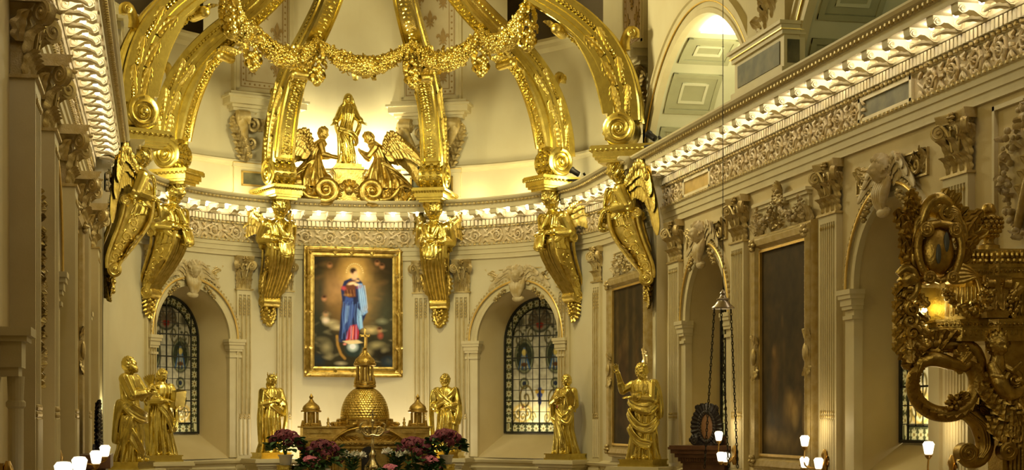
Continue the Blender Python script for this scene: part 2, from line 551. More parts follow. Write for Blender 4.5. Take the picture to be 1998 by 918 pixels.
def wall_skin(A, u0, u1, z0, z1, holes, du=0.6, y=0.0):
    """Wall face with openings; a hole is (centre, half, sill, spring) with a round head, or a dict with lo/hi heights."""
    us = set(np.round(np.arange(u0, u1, du), 4)) | {u0, u1}
    for h in holes:
        for k in range(33): us.add(round(h[0] - h[1] * cos(pi * k / 32), 4))
    us = sorted(u for u in us if u0 <= u <= u1)
    m = M(); v = []; f = []
    def quad(a, b, za, zb, zc, zd):
        n = len(v); v.extend([(a, y, za), (b, y, zb), (b, y, zc), (a, y, zd)]); f.append((n, n + 1, n + 2, n + 3))
    for a, b in zip(us[:-1], us[1:]):
        c = 0.5 * (a + b); hit = None
        for h in holes:
            if abs(c - h[0]) < h[1]: hit = h
        if hit is None:
            quad(a, b, z0, z0, z1, z1)
        else:
            hd = lambda u: hit[3] + (sqrt(max(0, hit[1] ** 2 - (u - hit[0]) ** 2)) if len(hit) == 4 else 0)
            if hit[2] > z0: quad(a, b, z0, z0, hit[2], hit[2])
            if max(hd(a), hd(b)) < z1: quad(a, b, max(z0, hd(a)), max(z0, hd(b)), z1, z1)
    return m.add((np.array(v), f), A.map(0))

def head_outline(half, sill, spring, n=24):
    o = [(half, sill), (half, (sill + spring) / 2)]
    o += [(half * cos(pi * k / n), spring + half * sin(pi * k / n)) for k in range(n + 1)]
    return o + [(-half, (sill + spring) / 2), (-half, sill)]

# openings below the cornice: centre u, half width, sill, spring
SPR = 6.08
NICHES_A = [(uA(49.4), 1.38, 2.98, SPR), (uA(-43.4), 1.34, 2.98, SPR)]
NICHES_R = [(uR(32.12), 1.33, 3.0, SPR), (uR(23.4), 1.35, 3.0, SPR), (uR(14.7), 1.35, 3.0, SPR)]
NICHES_L = [(uL(31.7), 1.3, 3.0, SPR), (uL(22.9), 1.3, 3.0, SPR)]
struct('wall_apse', wall_skin(AA, 0, AA.L, 0, 8.4, NICHES_A, 0.3), PALE)
struct('wall_right', wall_skin(AR, 0, AR.L, 0, 8.4, NICHES_R, 1.5), PLASTER)
struct('wall_left', wall_skin(AL, 0, AL.L, 0, 8.4, NICHES_L, 1.5), PLASTER)

def niche(name, A, hole, depth, splay, sill2, material):
    uc, half, sill, spring = hole
    m = M()
    # jamb and soffit of the recess, straight-sided around the centre normal
    p = A.map(uc)(np.array([[0, 0, 0], [0, 1, 0]]))
    o, nrm = p[0], p[1] - p[0]
    T = Fr((o[0], o[1], 0), nrm)
    front = np.array([(x, 0, z) for x, z in head_outline(half, sill, spring)])
    back = np.array([(x, -depth, z) for x, z in head_outline(half - splay, sill2, spring)])
    fw = A.map(uc)(front); bw = (M().add((back, []), T)).vf()[0]
    n = len(fw)
    mid = 0.5 * fw + 0.5 * bw
    m.add(rings([fw, mid, bw], cap=False))
    return struct(name, m, material, smooth=True, sharp=50), T

def arch_mould(A, uc, half, spring, prof, n=30, a0=0.0):
    """Archivolt: prof = (distance outside the opening, projection)."""
    R = []
    for k in range(n + 1):
        a = a0 + (pi - 2 * a0) * k / n
        R.append(np.array([(uc + (half + d) * cos(a), w, spring + (half + d) * sin(a)) for d, w in prof]))
    m = M(); m.add(rings(R)); m2 = M(); m2.add(m.vf(), A.map(0))
    return m2

ARCHP = [(-0.02, -0.05), (-0.02, 0.05), (0.06, 0.06), (0.08, 0.045), (0.19, 0.05), (0.20, 0.09), (0.25, 0.10), (0.27, 0.07), (0.30, 0.0), (0.30, -0.05)]
def impost(A, u, w=0.34):
    m = M()
    for z0, z1, e in ((5.62, 5.68, 0.02), (5.78, 5.84, 0.03), (5.84, 5.95, 0.05), (5.95, 6.02, 0.08), (6.02, 6.1, 0.10)):
        m.add(box(u - w / 2 - e, u + w / 2 + e, -0.1, 0.07 + e, z0, z1), A.map(0))
    m.add(box(u - w / 2, u + w / 2, -0.1, 0.05, 3.0, 6.02), A.map(0))
    return m

tn = 0
def dress(A, holes, depth, splay, where, material):
    global tn
    out = []
    for h in holes:
        tn += 1
        _, T = niche('wall_niche_%d' % tn, A, h, depth, splay, 3.62, material)
        t = struct('trim_arch_%d' % tn, arch_mould(A, h[0], h[1], SPR, ARCHP), TRIM, smooth=True, sharp=30)
        g = M()
        pr = [(0.20 + 0.03 * cos(a), 0.095 + 0.02 * sin(a)) for a in np.arange(6) * pi / 3]
        g = arch_mould(A, h[0], h[1], SPR, pr)
        link('gilt_bead', g, GILTLINE, t)
        bd = M()
        for k in range(1, 46):   # beading of the archivolt
            a = pi * k / 46
            bd.add(ell((h[0] + (h[1] + 0.265) * cos(a), 0.085, h[1] * 0 + SPR + (h[1] + 0.265) * sin(a)), (0.035, 0.03, 0.035), 6, 4), A.map(0))
        link('beading', bd, CAPGOLD, t)
        for s in (-1, 1):
            struct('impost', impost(A, h[0] + s * (h[1] + 0.13)), TRIM, t)
        out.append((h, T))
    return out
NA = dress(AA, NICHES_A, 0.85, 0.2, 'apse', PLASTER)
NR = dress(AR, NICHES_R, 0.8, 0.05, 'right', PLASTER)
NL = dress(AL, NICHES_L, 0.8, 0.05, 'left', PLASTER)

# dado ledges and floor
DADO = [(0, 2.62), (0.10, 2.62), (0.14, 2.72), (0.09, 2.76), (0.09, 2.82), (0.17, 2.86), (0.19, 2.92), (0.0, 2.98)]
struct('trim_dado_apse', M().add(sweep(PATH_A, DADO)), TRIM, smooth=True, sharp=25)
struct('trim_dado_right', M().add(sweep(PATH_R, DADO)), TRIM, smooth=True, sharp=25)
struct('trim_dado_left', M().add(sweep(PATH_L, DADO)), TRIM, smooth=True, sharp=25)
struct('floor', M().add(box(-12, 12, -8, 47, -0.3, 0)), FLOORM)
struct('floor_chancel', M().add(box(-5.9, 5.9, 33.0, 44.3, 0, 1.2)), FLOORM)
struct('ceiling', M().add(box(-12, 12, -8, 47, 18.5, 18.8)), PLASTER)
struct('wall_back', M().add(box(-12, 12, -8.2, -8, 0, 18.5)), PLASTER)
struct('wall_corner_right', M().add(box(RA + 0.012, RX + 0.3, YE - 0.02, YE + 0.1, 0, 9.9)), PALE)
struct('wall_corner_left', M().add(box(LX - 0.3, -RA - 0.012, YE - 0.02, YE + 0.1, 0, 9.9)), PALE)
struct('wall_right_near', M().add(box(RX, RX + 0.3, -8, 9.0, 0, 18.5)), PLASTER)
struct('wall_left_near', M().add(box(LX - 0.3, LX, -8, 9.0, 0, 18.5)), PLASTER)

# ------------------------------------------------------------------ entablatures
ENT = [(0, 8.30), (0.06, 8.30), (0.06, 8.42), (0.09, 8.43), (0.09, 8.545), (0.12, 8.555), (0.12, 8.64), (0.15, 8.66), (0.17, 8.70), (0.05, 8.705),
       (0.05, 9.11), (0.08, 9.12), (0.10, 9.15), (0.10, 9.33), (0.18, 9.335), (0.20, 9.37), (0.16, 9.375), (0.16, 9.545),
       (0.66, 9.545), (0.66, 9.675), (0.70, 9.68), (0.74, 9.725), (0.80, 9.745), (0.84, 9.785), (0.84, 9.82), (-0.4, 9.84), (-0.4, 9.7), (-0.02, 8.4)]
MODM = M()
MODM.add(prism([(0.1, 9.547), (0.63, 9.547), (0.63, 9.49), (0.62, 9.435), (0.57, 9.405), (0.52, 9.415), (0.47, 9.45), (0.40, 9.445), (0.32, 9.395), (0.26, 9.36), (0.1, 9.355)], -0.10, 0.10))
for sx in (-1, 1):
    MODM.add(tube([(sx * 0.1, a, b) for a, b in spiral2((0.56, 9.465), 0.055, 1.5, 0, 1, 16, 0.2)], 0.014, 5))
    MODM.add(tube([(sx * 0.1, a, b) for a, b in spiral2((0.25, 9.44), 0.08, 1.5, pi, -1, 18, 0.2)], 0.018, 5))
MODM.add(leaf(0.36, 0.085, 1.3, 3, 9, 5), TR((0, 0.24, 9.335), rx=-pi / 2 + 0.12))
MOD_ME = MODM.mesh('modillion')

def scroll_unit(Lm, h, flip):
    """One turn of the running rinceau of the frieze, lying on the wall; x 0..Lm, z 0..h."""
    m = M()
    s = 1 if flip else -1
    c = (Lm * 0.5, h * 0.5)
    R = h * 0.44
    sp = spiral2(c, R, 1.6, radians(180 if flip else 180), -s, 30, 0.12)
    m.add(relief_tube(sp, [0.034, 0.022], 0.02))
    st = smooth_path([(c[0] - R, c[1]), (c[0] - R * 0.8, c[1] - s * R * 0.75), (c[0], c[1] - s * R * 1.02), (c[0] + R * 0.9, c[1] - s * R * 0.65), (Lm * 1.02, c[1]), (Lm * 1.1, c[1] + s * R * 0.2)], 14)
    m.add(relief_tube(st, 0.028, 0.015))
    m.add(rosette(h * 0.16, 5, 0.05), TM((c[0], 0.02, c[1])))
    for k in range(7):
        t = k / 7
        a = radians(180) - s * t * 2 * pi * 0.95
        p = (c[0] + R * 0.98 * cos(a), c[1] + R * 0.98 * sin(a))
        m.add(ell((p[0], 0.03, p[1]), (0.07, 0.035, 0.028), 7, 4, R=Matrix.Rotation(-a + 0.7 * s, 3, 'Y')))
    for dx, dz, a in ((0.02, 0.33, 0.8), (0.06, -0.33, -0.8), (-0.02, 0.0, 0.1), (0.98, 0.36, -0.7), (0.95, -0.36, 0.7)):
        m.add(ell((Lm * dx, 0.025, h * (0.5 + dz)), (0.09, 0.035, 0.035), 7, 4, R=Matrix.Rotation(-a, 3, 'Y')))
    return m.vf()

def entablature(name, A, path, gaps, bulb_label, bulb_group, skip):
    root = struct(name, M().add(sweep(path, ENT)), TRIM, smooth=True, sharp=25)
    # frieze ground and running scrolls
    fb = M()
    n = int(A.L / 0.5)
    fb.add(rings([np.c_[np.full(4, A.L * i / n), [0.02, 0.056, 0.056, 0.02], [8.73, 8.73, 9.09, 9.09]] for i in range(n + 1)]), A.map(0))
    link('frieze_ground', fb, RELIEFBG, root, smooth=False)
    un = 0.66; k = int(A.L / un); un = A.L / k
    sc = M()
    for i in range(k):
        c = (i + 0.5) * un
        if any(a < c < b for a, b in gaps): continue
        sc.add(scroll_unit(un, 0.38, i % 2), lambda v, i=i: A.map(i * un)(v + np.array([0, 0.06, 8.72])))
    link('frieze_scrolls', sc, RELIEF, root)
    # dentils and egg moulding
    d = M(); nd = int(A.L / 0.115)
    for i in range(nd):
        u = (i + 0.5) * A.L / nd
        d.add(box(-0.04, 0.04, 0.09, 0.165, 9.185, 9.325), A.map(u))
    link('dentil_course', d, TRIM, root, smooth=False)
    e = M(); ne = int(A.L / 0.15)
    for i in range(ne):
        u = (i + 0.5) * A.L / ne
        e.add(ell((0, 0.11, 9.15), (0.055, 0.04, 0.035), 6, 4), A.map(u))
        e.add(ell((0, 0.155, 8.68), (0.05, 0.03, 0.03), 6, 4), A.map(u))
        e.add(ell((0, 0.725, 9.70), (0.06, 0.05, 0.04), 6, 4), A.map(u))
    link('egg_moulding', e, CAPGOLD, root)
    km = int(round(A.L / 0.71)); sp = A.L / km
    B = []
    for i in range(km):
        u = (i + 0.5) * sp
        p = A.map(u)(np.array([[0, 0, 0], [0, 1, 0]])); nrm = p[1] - p[0]
        if not skip(p[0]):
            o = link('modillion', MOD_ME, TRIM, root, (p[0][0], p[0][1], 0), rz_of(nrm), sharp=30)
        q = A.map(u + sp / 2)(np.array([[0, 0.42, 9.505], [0, 1, 0]]))[0]
        if i < km - 1 and not skip(q):
            B.append(q)
    for q in B:
        b = link('light_bulb', BULB_ME, BULB, None, q)
        tag(b, bulb_label, 'light bulb', bulb_group)
    return root
BULB_ME = M().add(ell((0, 0, 0), (0.042, 0.042, 0.05), 10, 6)).mesh('light_bulb')

entR = entablature('trim_entablature_right', AR, PATH_R, [(uR(31.5), uR(33.6)), (uR(22.4), uR(24.6)), (uR(13.6), uR(15.6))],
                   'small bright bulb between two brackets of the long straight right-hand cornice', 'bulbs along the right nave cornice', lambda p: p[1] < 11)
entL = entablature('trim_entablature_left', AL, PATH_L, [(uL(31.5), uL(29.4))],
                   'small bright bulb between two brackets of the steep left-hand cornice', 'bulbs along the left nave cornice', lambda p: p[1] < 13)
entA = entablature('trim_entablature_apse', AA, PATH_A, [],
                   'small bright bulb between two brackets of the curved cornice behind the altar', 'bulbs along the curved apse cornice', lambda p: False)
# marble tablets let into the right frieze
def tablet(u0, u1, stone):
    t = struct('frieze_tablet', M().add(box(u0, u1, 0.05, 0.07, 8.76, 9.07), AR.map(0)), stone, entR)
    fr = M()
    for a, b, c, d in ((u0 - .05, u1 + .05, 9.05, 9.11), (u0 - .05, u1 + .05, 8.71, 8.78), (u0 - .06, u0 + .02, 8.71, 9.11), (u1 - .02, u1 + .06, 8.71, 9.11)):
        fr.add(box(a, b, 0.05, 0.10, c, d), AR.map(0))
    struct('frieze_tablet_frame', fr, TRIM, entR)
tablet(uR(31.75), uR(33.4), AMBER); tablet(uR(22.6), uR(24.4), MARBLE); tablet(uR(13.8), uR(15.4), MARBLE)

# ------------------------------------------------------------------ upper walls, gallery arches
RU = 6.3
ARCU = [(RU * sin(radians(a)), YC + RU * cos(radians(a))) for a in np.linspace(90, -90, 121)]
PATH_U = [(RU, YE + 0.3)] + ARCU + [(-RU, YE + 0.3)]
AU = Along(PATH_U)
def uU(deg): return (YC - YE - 0.3) + RU * (pi / 2 - radians(deg))
BAYS = [((uU(43) + uU(76)) / 2, (uU(43) - uU(76)) / 2, 13.95, 17.6, 0), ((uU(-36) + uU(-72)) / 2, (uU(-72) - uU(-36)) / 2, 13.95, 17.6, 0)]
struct('wall_apse_upper', wall_skin(AU, 0, AU.L, 9.6, 18.5, BAYS, 0.3), PALE)
ARCU2 = [((RU + 1.2) * sin(radians(a)), YC + (RU + 1.2) * cos(radians(a))) for a in np.linspace(90, -90, 61)]
struct('wall_apse_recess', M().add(sweep(ARCU2, [(0, 12.5), (0, 18.5)], cap=False)), TAUPE)
SILLP = [(-0.9, 13.95), (0.02, 13.95), (0.14, 14.0), (0.16, 13.92), (0.1, 13.86), (0.08, 13.76), (0.03, 13.7), (0, 13.66)]
for i, (a, b) in enumerate(((43, 76), (-36, -72))):
    ds = np.linspace(max(a, b), min(a, b), 30)
    struct('trim_bay_sill_%d' % (i + 1), M().add(sweep([(RU * sin(radians(d)), YC + RU * cos(radians(d))) for d in ds], SILLP)), TRIM, smooth=True, sharp=25)
struct('trim_attic_string', M().add(sweep(PATH_U, [(0, 10.72), (0.03, 10.73), (0.05, 10.78), (0.10, 10.82), (0.11, 10.87), (0.0, 10.92)])), TRIM, smooth=True, sharp=25)

XU = 5.95
ARCHES = [(32.02, 3.73, 8.52), (23.3, 3.73, 8.52), (14.6, 3.73, 8.52)]
PATH_UR = [(XU, y) for y in np.linspace(9, YE + 0.6, 12)]
PATH_UL = [(-XU - 0.1, y) for y in np.linspace(YE + 0.6, 9, 12)]
AUR, AUL = Along(PATH_UR), Along(PATH_UL)
def wall_arched(A, cs):
    holes = []
    for c in cs: holes.append((c, 3.73, 0, 8.52))
    return wall_skin(A, 0, A.L, 9.5, 18.5, holes, 1.0)
struct('wall_right_upper', wall_arched(AUR, [y - 9 for y, r, z in ARCHES]), PALE)
struct('wall_left_upper', wall_skin(AUL, 0, AUL.L, 9.5, 18.5, [], 2.0), PALE)
GAP = [(-0.03, -0.1), (-0.03, 0.05), (0.07, 0.06), (0.09, 0.035), (0.20, 0.04), (0.22, 0.07), (0.34, 0.08), (0.36, 0.12), (0.42, 0.12), (0.46, 0.0), (0.46, -0.1)]
for i, (yc, R, zc) in enumerate(ARCHES):
    t = struct('trim_gallery_arch_%d' % (i + 1), arch_mould(AUR, yc - 9, R, zc, GAP, 60, .31), TRIM, smooth=True, sharp=25)
    link('gilt_bead', arch_mould(AUR, yc - 9, R, zc, [(0.205 + 0.02 * cos(a), 0.06 + 0.02 * sin(a)) for a in np.arange(6) * pi / 3], 60, .31), GILTLINE, t)
    # barrel vault over the gallery with sunk panels
    def vp(ang, x, off=0.0):
        return (x, yc + (R - off) * cos(ang), zc + (R - off) * sin(ang))
    v = struct('ceiling_gallery_%d' % (i + 1), M().add(grid(lambda a, b: vp(.30 + a * (pi - .60), XU + b * 1.8), 49, 2)), GREEN, smooth=True)
    fr = M(); pn = M()
    for a0, a1 in ((17, 33), (38.3, 54.6), (59.4, 72.8), (108, 121), (126, 142)):
        a0, a1 = radians(a0), radians(a1)
        for inset, wd, off in ((0.0, 0.10, 0.05), (0.26, 0.06, 0.04)):
            x0, x1 = XU + 0.19 + inset, XU + 1.32 - inset
            b0, b1 = a0 + inset / R, a1 - inset / R
            w = wd
            for (p0, p1, q0, q1) in ((b0, b1, x0, x0 + w), (b0, b1, x1 - w, x1), (b0, b0 + w / R, x0, x1), (b1 - w / R, b1, x0, x1)):
                R4 = [np.array([vp(p0 + (p1 - p0) * k / 8, q0, -0.02), vp(p0 + (p1 - p0) * k / 8, q0, off), vp(p0 + (p1 - p0) * k / 8, q1, off), vp(p0 + (p1 - p0) * k / 8, q1, -0.02)]) for k in range(9)]
                (fr if inset == 0 else pn).add(rings(R4))
        # raised field between the two frames
        k8 = [b for b in range(9)]
        x0, x1 = XU + 0.28, XU + 1.23
        b0, b1 = a0 + 0.11 / R, a1 - 0.11 / R
        R4 = [np.array([vp(b0 + (b1 - b0) * k / 8, x0, -0.02), vp(b0 + (b1 - b0) * k / 8, x0, 0.015), vp(b0 + (b1 - b0) * k / 8, x1, 0.015), vp(b0 + (b1 - b0) * k / 8, x1, -0.02)]) for k in k8]
        fr.add(rings(R4))
    link('coffer_frames', fr, GREEND, v, smooth=False)
    link('coffer_mouldings', pn, GREEN, v, smooth=False)
    ew = [(XU + 1.8, yc + R * cos(a), zc + R * sin(a)) for a in np.linspace(.30, pi - .30, 40)]
    struct('wall_gallery_end_%d' % (i + 1), M().add((np.array(ew), [tuple(range(40))])), GREEN)
    struct('floor_gallery_%d' % (i + 1), M().add(box(XU - 0.2, XU + 1.8, yc - R, yc + R, 9.6, 9.7)), TAUPE)
    struct('door_gallery_%d' % (i + 1), M().add(box(XU + 1.72, XU + 1.79, yc - 0.6, yc + 1.9, 9.7, 11.35)), WOOD)
    dl = [(XU + 1.0, XU + 2.5)]
# lit roof light in the first gallery vault
sk = M()
yc, R, zc = ARCHES[0]
sk.add(grid(lambda a, b: (XU + 0.34 + b * 0.9, yc + (R - 0.045) * cos(radians(77.5) + a * radians(15)), zc + (R - 0.045) * sin(radians(77.5) + a * radians(15))), 6, 2))
o = link('ceiling_light', sk, emit('rooflight_glow', (1.0, 1.0, 0.86), 9.0), None)
tag(o, 'bright white lit panel in the green coffered vault of the gallery arch', 'ceiling light')
# pedestals between the gallery arches
for i, (y0, y1) in enumerate(((26.4, 28.85), (17.7, 20.1))):
    p = struct('trim_pedestal_%d' % (i + 1), M(), TRIM)
    m = M()
    m.add(box(5.62, XU + 0.05, y0, y1, 9.9, 10.62)); m.add(box(5.56, XU + 0.05, y0 - .06, y1 + .06, 9.9, 10.02))
    m.add(box(5.54, XU + 0.05, y0 - .08, y1 + .08, 10.66, 10.74)); m.add(box(5.57, XU + 0.05, y0 - .05, y1 + .05, 10.58, 10.66)); m.add(box(5.50, XU + .05, y0 - .12, y1 + .12, 10.74, 10.80))
    struct('pedestal_block', m, TRIM, p)
    struct('pedestal_panel', M().add(box(5.605, 5.64, y0 + .18, y1 - .18, 10.10, 10.50)), MARBLE, p)
    struct('pedestal_panel', M().add(box(5.68, 5.9, y0 - .012, y0 + .02, 10.10, 10.50)), MARBLE, p)
    struct('gilt_band', M().add(box(5.535, XU, y0 - .085, y1 + .085, 10.655, 10.672)), GILTLINE, p)
    struct('pier_strip', M().add(box(5.75, XU + 0.05, y0 + .3, y1 - .3, 10.8, 18.5)), PALE, p)
    r = M()
    for k in range(60):   # carved ornament climbing the pier
        t = k / 60
        r.add(leaf(0.35, 0.16, 1.5, 3, 8, 5), Fr((5.75, (y0 + y1) / 2 + 0.75 * sin(k * 2.4) * (0.4 + 0.6 * t), 10.95 + t * 4), (-1, 0)) @ TR(rz=0, ry=sin(k * 1.7)))
    link('pier_carving', r, RELIEF, p)
# ------------------------------------------------------------------ pilasters
def capital_mesh(w, d, rich=True):
    """Corinthian capital on a wall, z 7.42..8.30, half width w, projection d."""
    m = M()
    m.add(box(-w - .03, w + .03, -.05, d + .03, 7.40, 7.44))
    m.add(rings([np.array([(-a, -.05, z), (-a, b, z), (a, b, z), (a, -.05, z)]) for z, a, b in ((7.44, w * .80, d * .55), (7.8, w * .76, d * .5), (8.05, w * .82, d * .6), (8.16, w * 1.0, d * 1.0))]))
    # abacus with hollowed front
    n = 9
    top = [(-1.18 * w, -.05)] + [(w * 1.18 * t, d * (1.75 - 0.55 * (1 - t * t))) for t in np.linspace(-1, 1, n)] + [(1.18 * w, -.05)]
    m.add(rings([np.array([(x, y * s, z) for x, y in top]) for z, s in ((8.16, .9), (8.20, .93), (8.21, 1.0), (8.26, 1.0), (8.27, 1.05), (8.30, 1.07))]))
    for row, (z, L, k) in enumerate(((7.44, 0.32, 4), (7.62, 0.40, 3))):
        for i in range(k):
            x = (i - (k - 1) / 2) * 2 * w * 0.82 / max(1, k - 1) if k > 1 else 0
            m.add(leaf(L, w * (.25, .30)[row], 2.1, 3, 14, 7), TM((x, d * 0.60 + 0.015 * row, z)))
    for s in (-1, 1):
        v = volute(0.125, 0.045, 1.6)
        m.add(v, TM((s * w * 1.05, d * 1.35, 8.06)) @ Matrix.Rotation(s * 0.8 + pi / 2, 4, 'Z'))
        m.add(tube(smooth_path([(s * w * .25, d * .9, 7.75), (s * w * .45, d * 1.05, 7.98), (s * w * .8, d * 1.2, 8.13), (s * w * 1.02, d * 1.35, 8.15)], 10), [.02, .035], 6))
        m.add(leaf(0.34, w * .3, 1.5, 3, 9, 5), TM((s * w * .9, d * .5, 7.78)) @ Matrix.Rotation(-s * 0.9, 4, 'Z'))
        m.add(tube(smooth_path([(s * w * .1, d * 1.0, 7.85), (s * w * .3, d * 1.1, 8.0), (s * w * .22, d * 1.2, 8.1), (s * w * .12, d * 1.2, 8.05)], 9), [.02, .028], 6))
    m.add(rosette(0.09, 6, 0.06), TM((0, d * 1.3, 8.22)))
    return m

def shaft_mesh(w, d, nf, z0, z1, cabled):
    """Fluted shaft section; the cabled part has its flutes filled with reeds."""
    pts = [(-w, -.05), (-w, d)]
    edge = w * 0.16
    fw = (2 * w - 2 * edge) / nf
    for i in range(nf):
        c = -w + edge + (i + .5) * fw
        h = fw * 0.38
        pts.append((c - h, d))
        for k in range(1, 6):
            a = pi * k / 6
            pts.append((c - h * cos(a), d + (0.6 if cabled else -1.25) * h * sin(a)))
        pts.append((c + h, d))
    pts += [(w, d), (w, -.05)]
    m = M()
    m.add(rings([np.array([(x, y, z) for x, y in pts]) for z in (z0, z1)]))
    return m

def pilaster(label, o, n, w, d, nf, cap_mat, rim=False):
    r = thing('pilaster', label, 'pilaster', (o[0], o[1], 0), rz_of(n))
    b = M()
    for z0, z1, e in ((0, 2.55, .05), (2.55, 2.70, .09), (2.70, 2.80, .07), (2.80, 2.9, .04), (2.9, 2.98, .055)):
        b.add(box(-w - e, w + e, -.05, d + e, z0, z1))
    link('base', b, TRIM, r, smooth=False)
    s = shaft_mesh(w, d, nf, 4.10, 7.28, False)
    s.add(box(-w, w, -.05, d * .99, 7.28, 7.41)); s.add(box(-w, w, -.05, d * .99, 2.97, 3.06))
    s.add(shaft_mesh(w, d, nf, 3.06, 4.0, True).vf()); s.add(box(-w, w, -.05, d * .99, 4.0, 4.10))
    link('fluted_shaft', s, TRIM, r, smooth=False)
    g = M()
    edge = w * 0.16; fw = (2 * w - 2 * edge) / nf
    for i in range(nf):
        c = -w + edge + (i + .5) * fw
        for z, s_ in ((4.05, 1), (4.12, .8), (3.98, .8), (7.2, .7)):
            g.add(ell((c, d + .005, z), (fw * .3 * s_, .02, .035), 7, 5))
        for k in range(5 if rim else 0):
            g.add(ell((c, d - .01, 7.12 - k * .085), (fw * .22, .02, .036), 6, 4))
        for sx in ((-1, 1) if rim else ()):
            g.add(box(c + sx * fw * .40 - .006, c + sx * fw * .40 + .006, d - .01, d + .006, 3.1, 7.15))
    g.add(box(-w - .035, w + .035, -.02, d + .034, 7.405, 7.43))
    link('gilt_reeds', g, CAPGOLD, r, smooth=False)
    link('capital', capital_mesh(w, d), cap_mat, r)
    return r

for y, lab in ((34.08, 'cream fluted pilaster at the far end of the right wall, beside the apse'),
               (30.05, 'cream fluted pilaster on the right wall between the first niche and the tall dark painting'),
               (25.65, 'cream fluted pilaster on the right wall, on the near side of the tall dark painting'),
               (21.15, 'cream fluted pilaster behind the gilded throne canopy on the right wall')):
    pilaster(lab, (RX, y), (-1, 0), 0.37, 0.11, 7, CAPGOLD)
for a, lab in ((-26.7, 'narrow fluted pilaster left of the crowned gilt statue, right of the left stained-glass niche'),
               (-15.2, 'narrow fluted pilaster directly left of the bright picture above the altar'),
               (20.9, 'narrow fluted pilaster directly right of the bright picture above the altar'),
               (32.0, 'narrow fluted pilaster left of the right stained-glass niche, behind the cloaked gilt statue'),
               (64.9, 'narrow fluted pilaster right of the right stained-glass niche, half behind the fifth angel bracket'),
               (80.2, 'narrow fluted pilaster left of the framed dark painting at the right end of the apse'),
               (-58.5, 'narrow fluted pilaster left of the left stained-glass niche, behind the gilt statues')):
    pilaster(lab, apse_pt(a), apse_n(a), 0.22, 0.09, 3, CAPGOLD if abs(a) > 0 else CAPGOLD, True)
for y, lab in ((17.4, 'shadowed pilaster of the left wall nearest the frame edge, its capital cut off'),
               (20.45, 'shadowed pilaster of the left wall with the large capital, second from the frame edge'),
               (25.15, 'shadowed pilaster of the left wall, third from the frame edge'),
               (29.75, 'shadowed pilaster of the left wall, nearest to the gilt angel brackets'),
               (34.05, 'shadowed pilaster at the far end of the left wall, behind the leftmost gilt statue')):
    pilaster(lab, (LX, y), (1, 0), 0.40, 0.25, 6, CAPGOLD)

# ------------------------------------------------------------------ winged cherub keystones
def face_fn(d):
    """Radial displacement that turns an ellipsoid (x side, y front, z up) into a head."""
    x, y, z = d
    if y < -0.1: return 1.0
    g = lambda cx, cz, sx, sz: math.exp(-((x - cx) / sx) ** 2 - ((z - cz) / sz) ** 2) * min(1, max(0, y + 0.1))
    k = 1.0
    k -= 0.13 * (g(-.34, .06, .17, .11) + g(.34, .06, .17, .11))
    k += 0.06 * (g(-.34, .03, .09, .06) + g(.34, .03, .09, .06))
    k += 0.07 * g(0, .22, .5, .09)
    k += 0.30 * g(0, -.14, .11, .14) + 0.10 * g(0, .02, .09, .16)
    k += 0.08 * (g(-.42, -.25, .2, .2) + g(.42, -.25, .2, .2))
    k += 0.09 * (g(0, -.40, .17, .045) + g(0, -.50, .14, .05)) - 0.06 * g(0, -.45, .2, .025)
    k += 0.13 * g(0, -.72, .2, .13) - 0.05 * g(0, -.58, .2, .06)
    return k

def head(c, r, R=None, n=40, m_=30):
    return ell(c, (r * 0.74, r * 0.86, r), n, m_, R=R, fn=face_fn)

def hair(c, r, R=None, long=False, amp=0.16, f=9, seed=0):
    Rm = R if R is not None else Matrix.Identity(3)
    def fn(d):
        x, y, z = d
        k = 1 + amp * (0.5 + 0.5 * sin(f * x + seed + 3 * z) * cos(f * z * 0.9 + 2 * y * f * .4 + seed))
        fr = min(1, max(0, (y - 0.25) * 2.2)) * min(1, max(0, (0.55 - z) * 3))
        return k * (1 - 0.30 * fr)
    off = Rm @ Vector((0, -0.10 * r, 0.13 * r))
    return ell(np.array(c) + np.array(off), (r * 0.80, r * 0.88, r * 0.98), 36, 24, R=Rm, fn=fn)

def wing_mesh(L=1.0, W=0.42, rows=3, np_=8, droop=0.0, thick=0.03):
    """A feathered wing: root at the origin, arm rising along +z and the long feathers falling down and out to +x."""
    m = M()
    arm = smooth_path([(0, 0, 0), (W * .35, -.02, L * .18), (W * .75, -.03, L * .28), (W * 1.05, -.02, L * .20), (W * 1.2, 0, L * .02)], 16)
    m.add(tube(arm, [.09 * L, .085 * L, .05 * L], 9, flat=.6))
    def feather(p, a, l, w, y, curl=0.0):
        R = Matrix.Rotation(a, 3, 'Y')
        def fn(u, v):
            t = u; x = (v * 2 - 1)
            ww = w * min(1, .45 + 1.2 * t) * sqrt(max(.05, 1 - max(0, (t - .75) / .25) ** 2))
            q = Vector((x * ww, .018 * L * (1 - abs(x)) + .5 * curl * t * t * L * .12, -t * l))
            q = R @ q
            return (p[0] + q.x, p[1] + y + q.y, p[2] + q.z)
        m.add(grid(fn, 10, 5))
        def fb(u, v):
            q = fn(u, v); return (q[0], q[1] - thick * .6, q[2])
        v_, f_ = grid(fb, 10, 5); m.add((v_, [tuple(reversed(k)) for k in f_]))
    for r in range(rows):
        k = np_ + 3 + r
        for i in range(k):
            t = i / (k - 1)
            p = arm[int(round((0.15 + 0.85 * t) * 15))]
            l = L * (0.42 + 0.62 * t) * (1.0, 0.62, 0.36)[r]
            feather(p, -.02 - .18 * t, l, L * (.10, .09, .08)[r], .02 * L * r, .6)
    for i in range(26):   # small scale feathers over the arm
        t = i / 25
        p = arm[int(t * 15)]
        m.add(ell((p[0], p[1] + .07 * L, p[2] - .03 * L * ((i % 3) - .3)), (.045 * L, .03 * L, .07 * L), 7, 5))
    return m

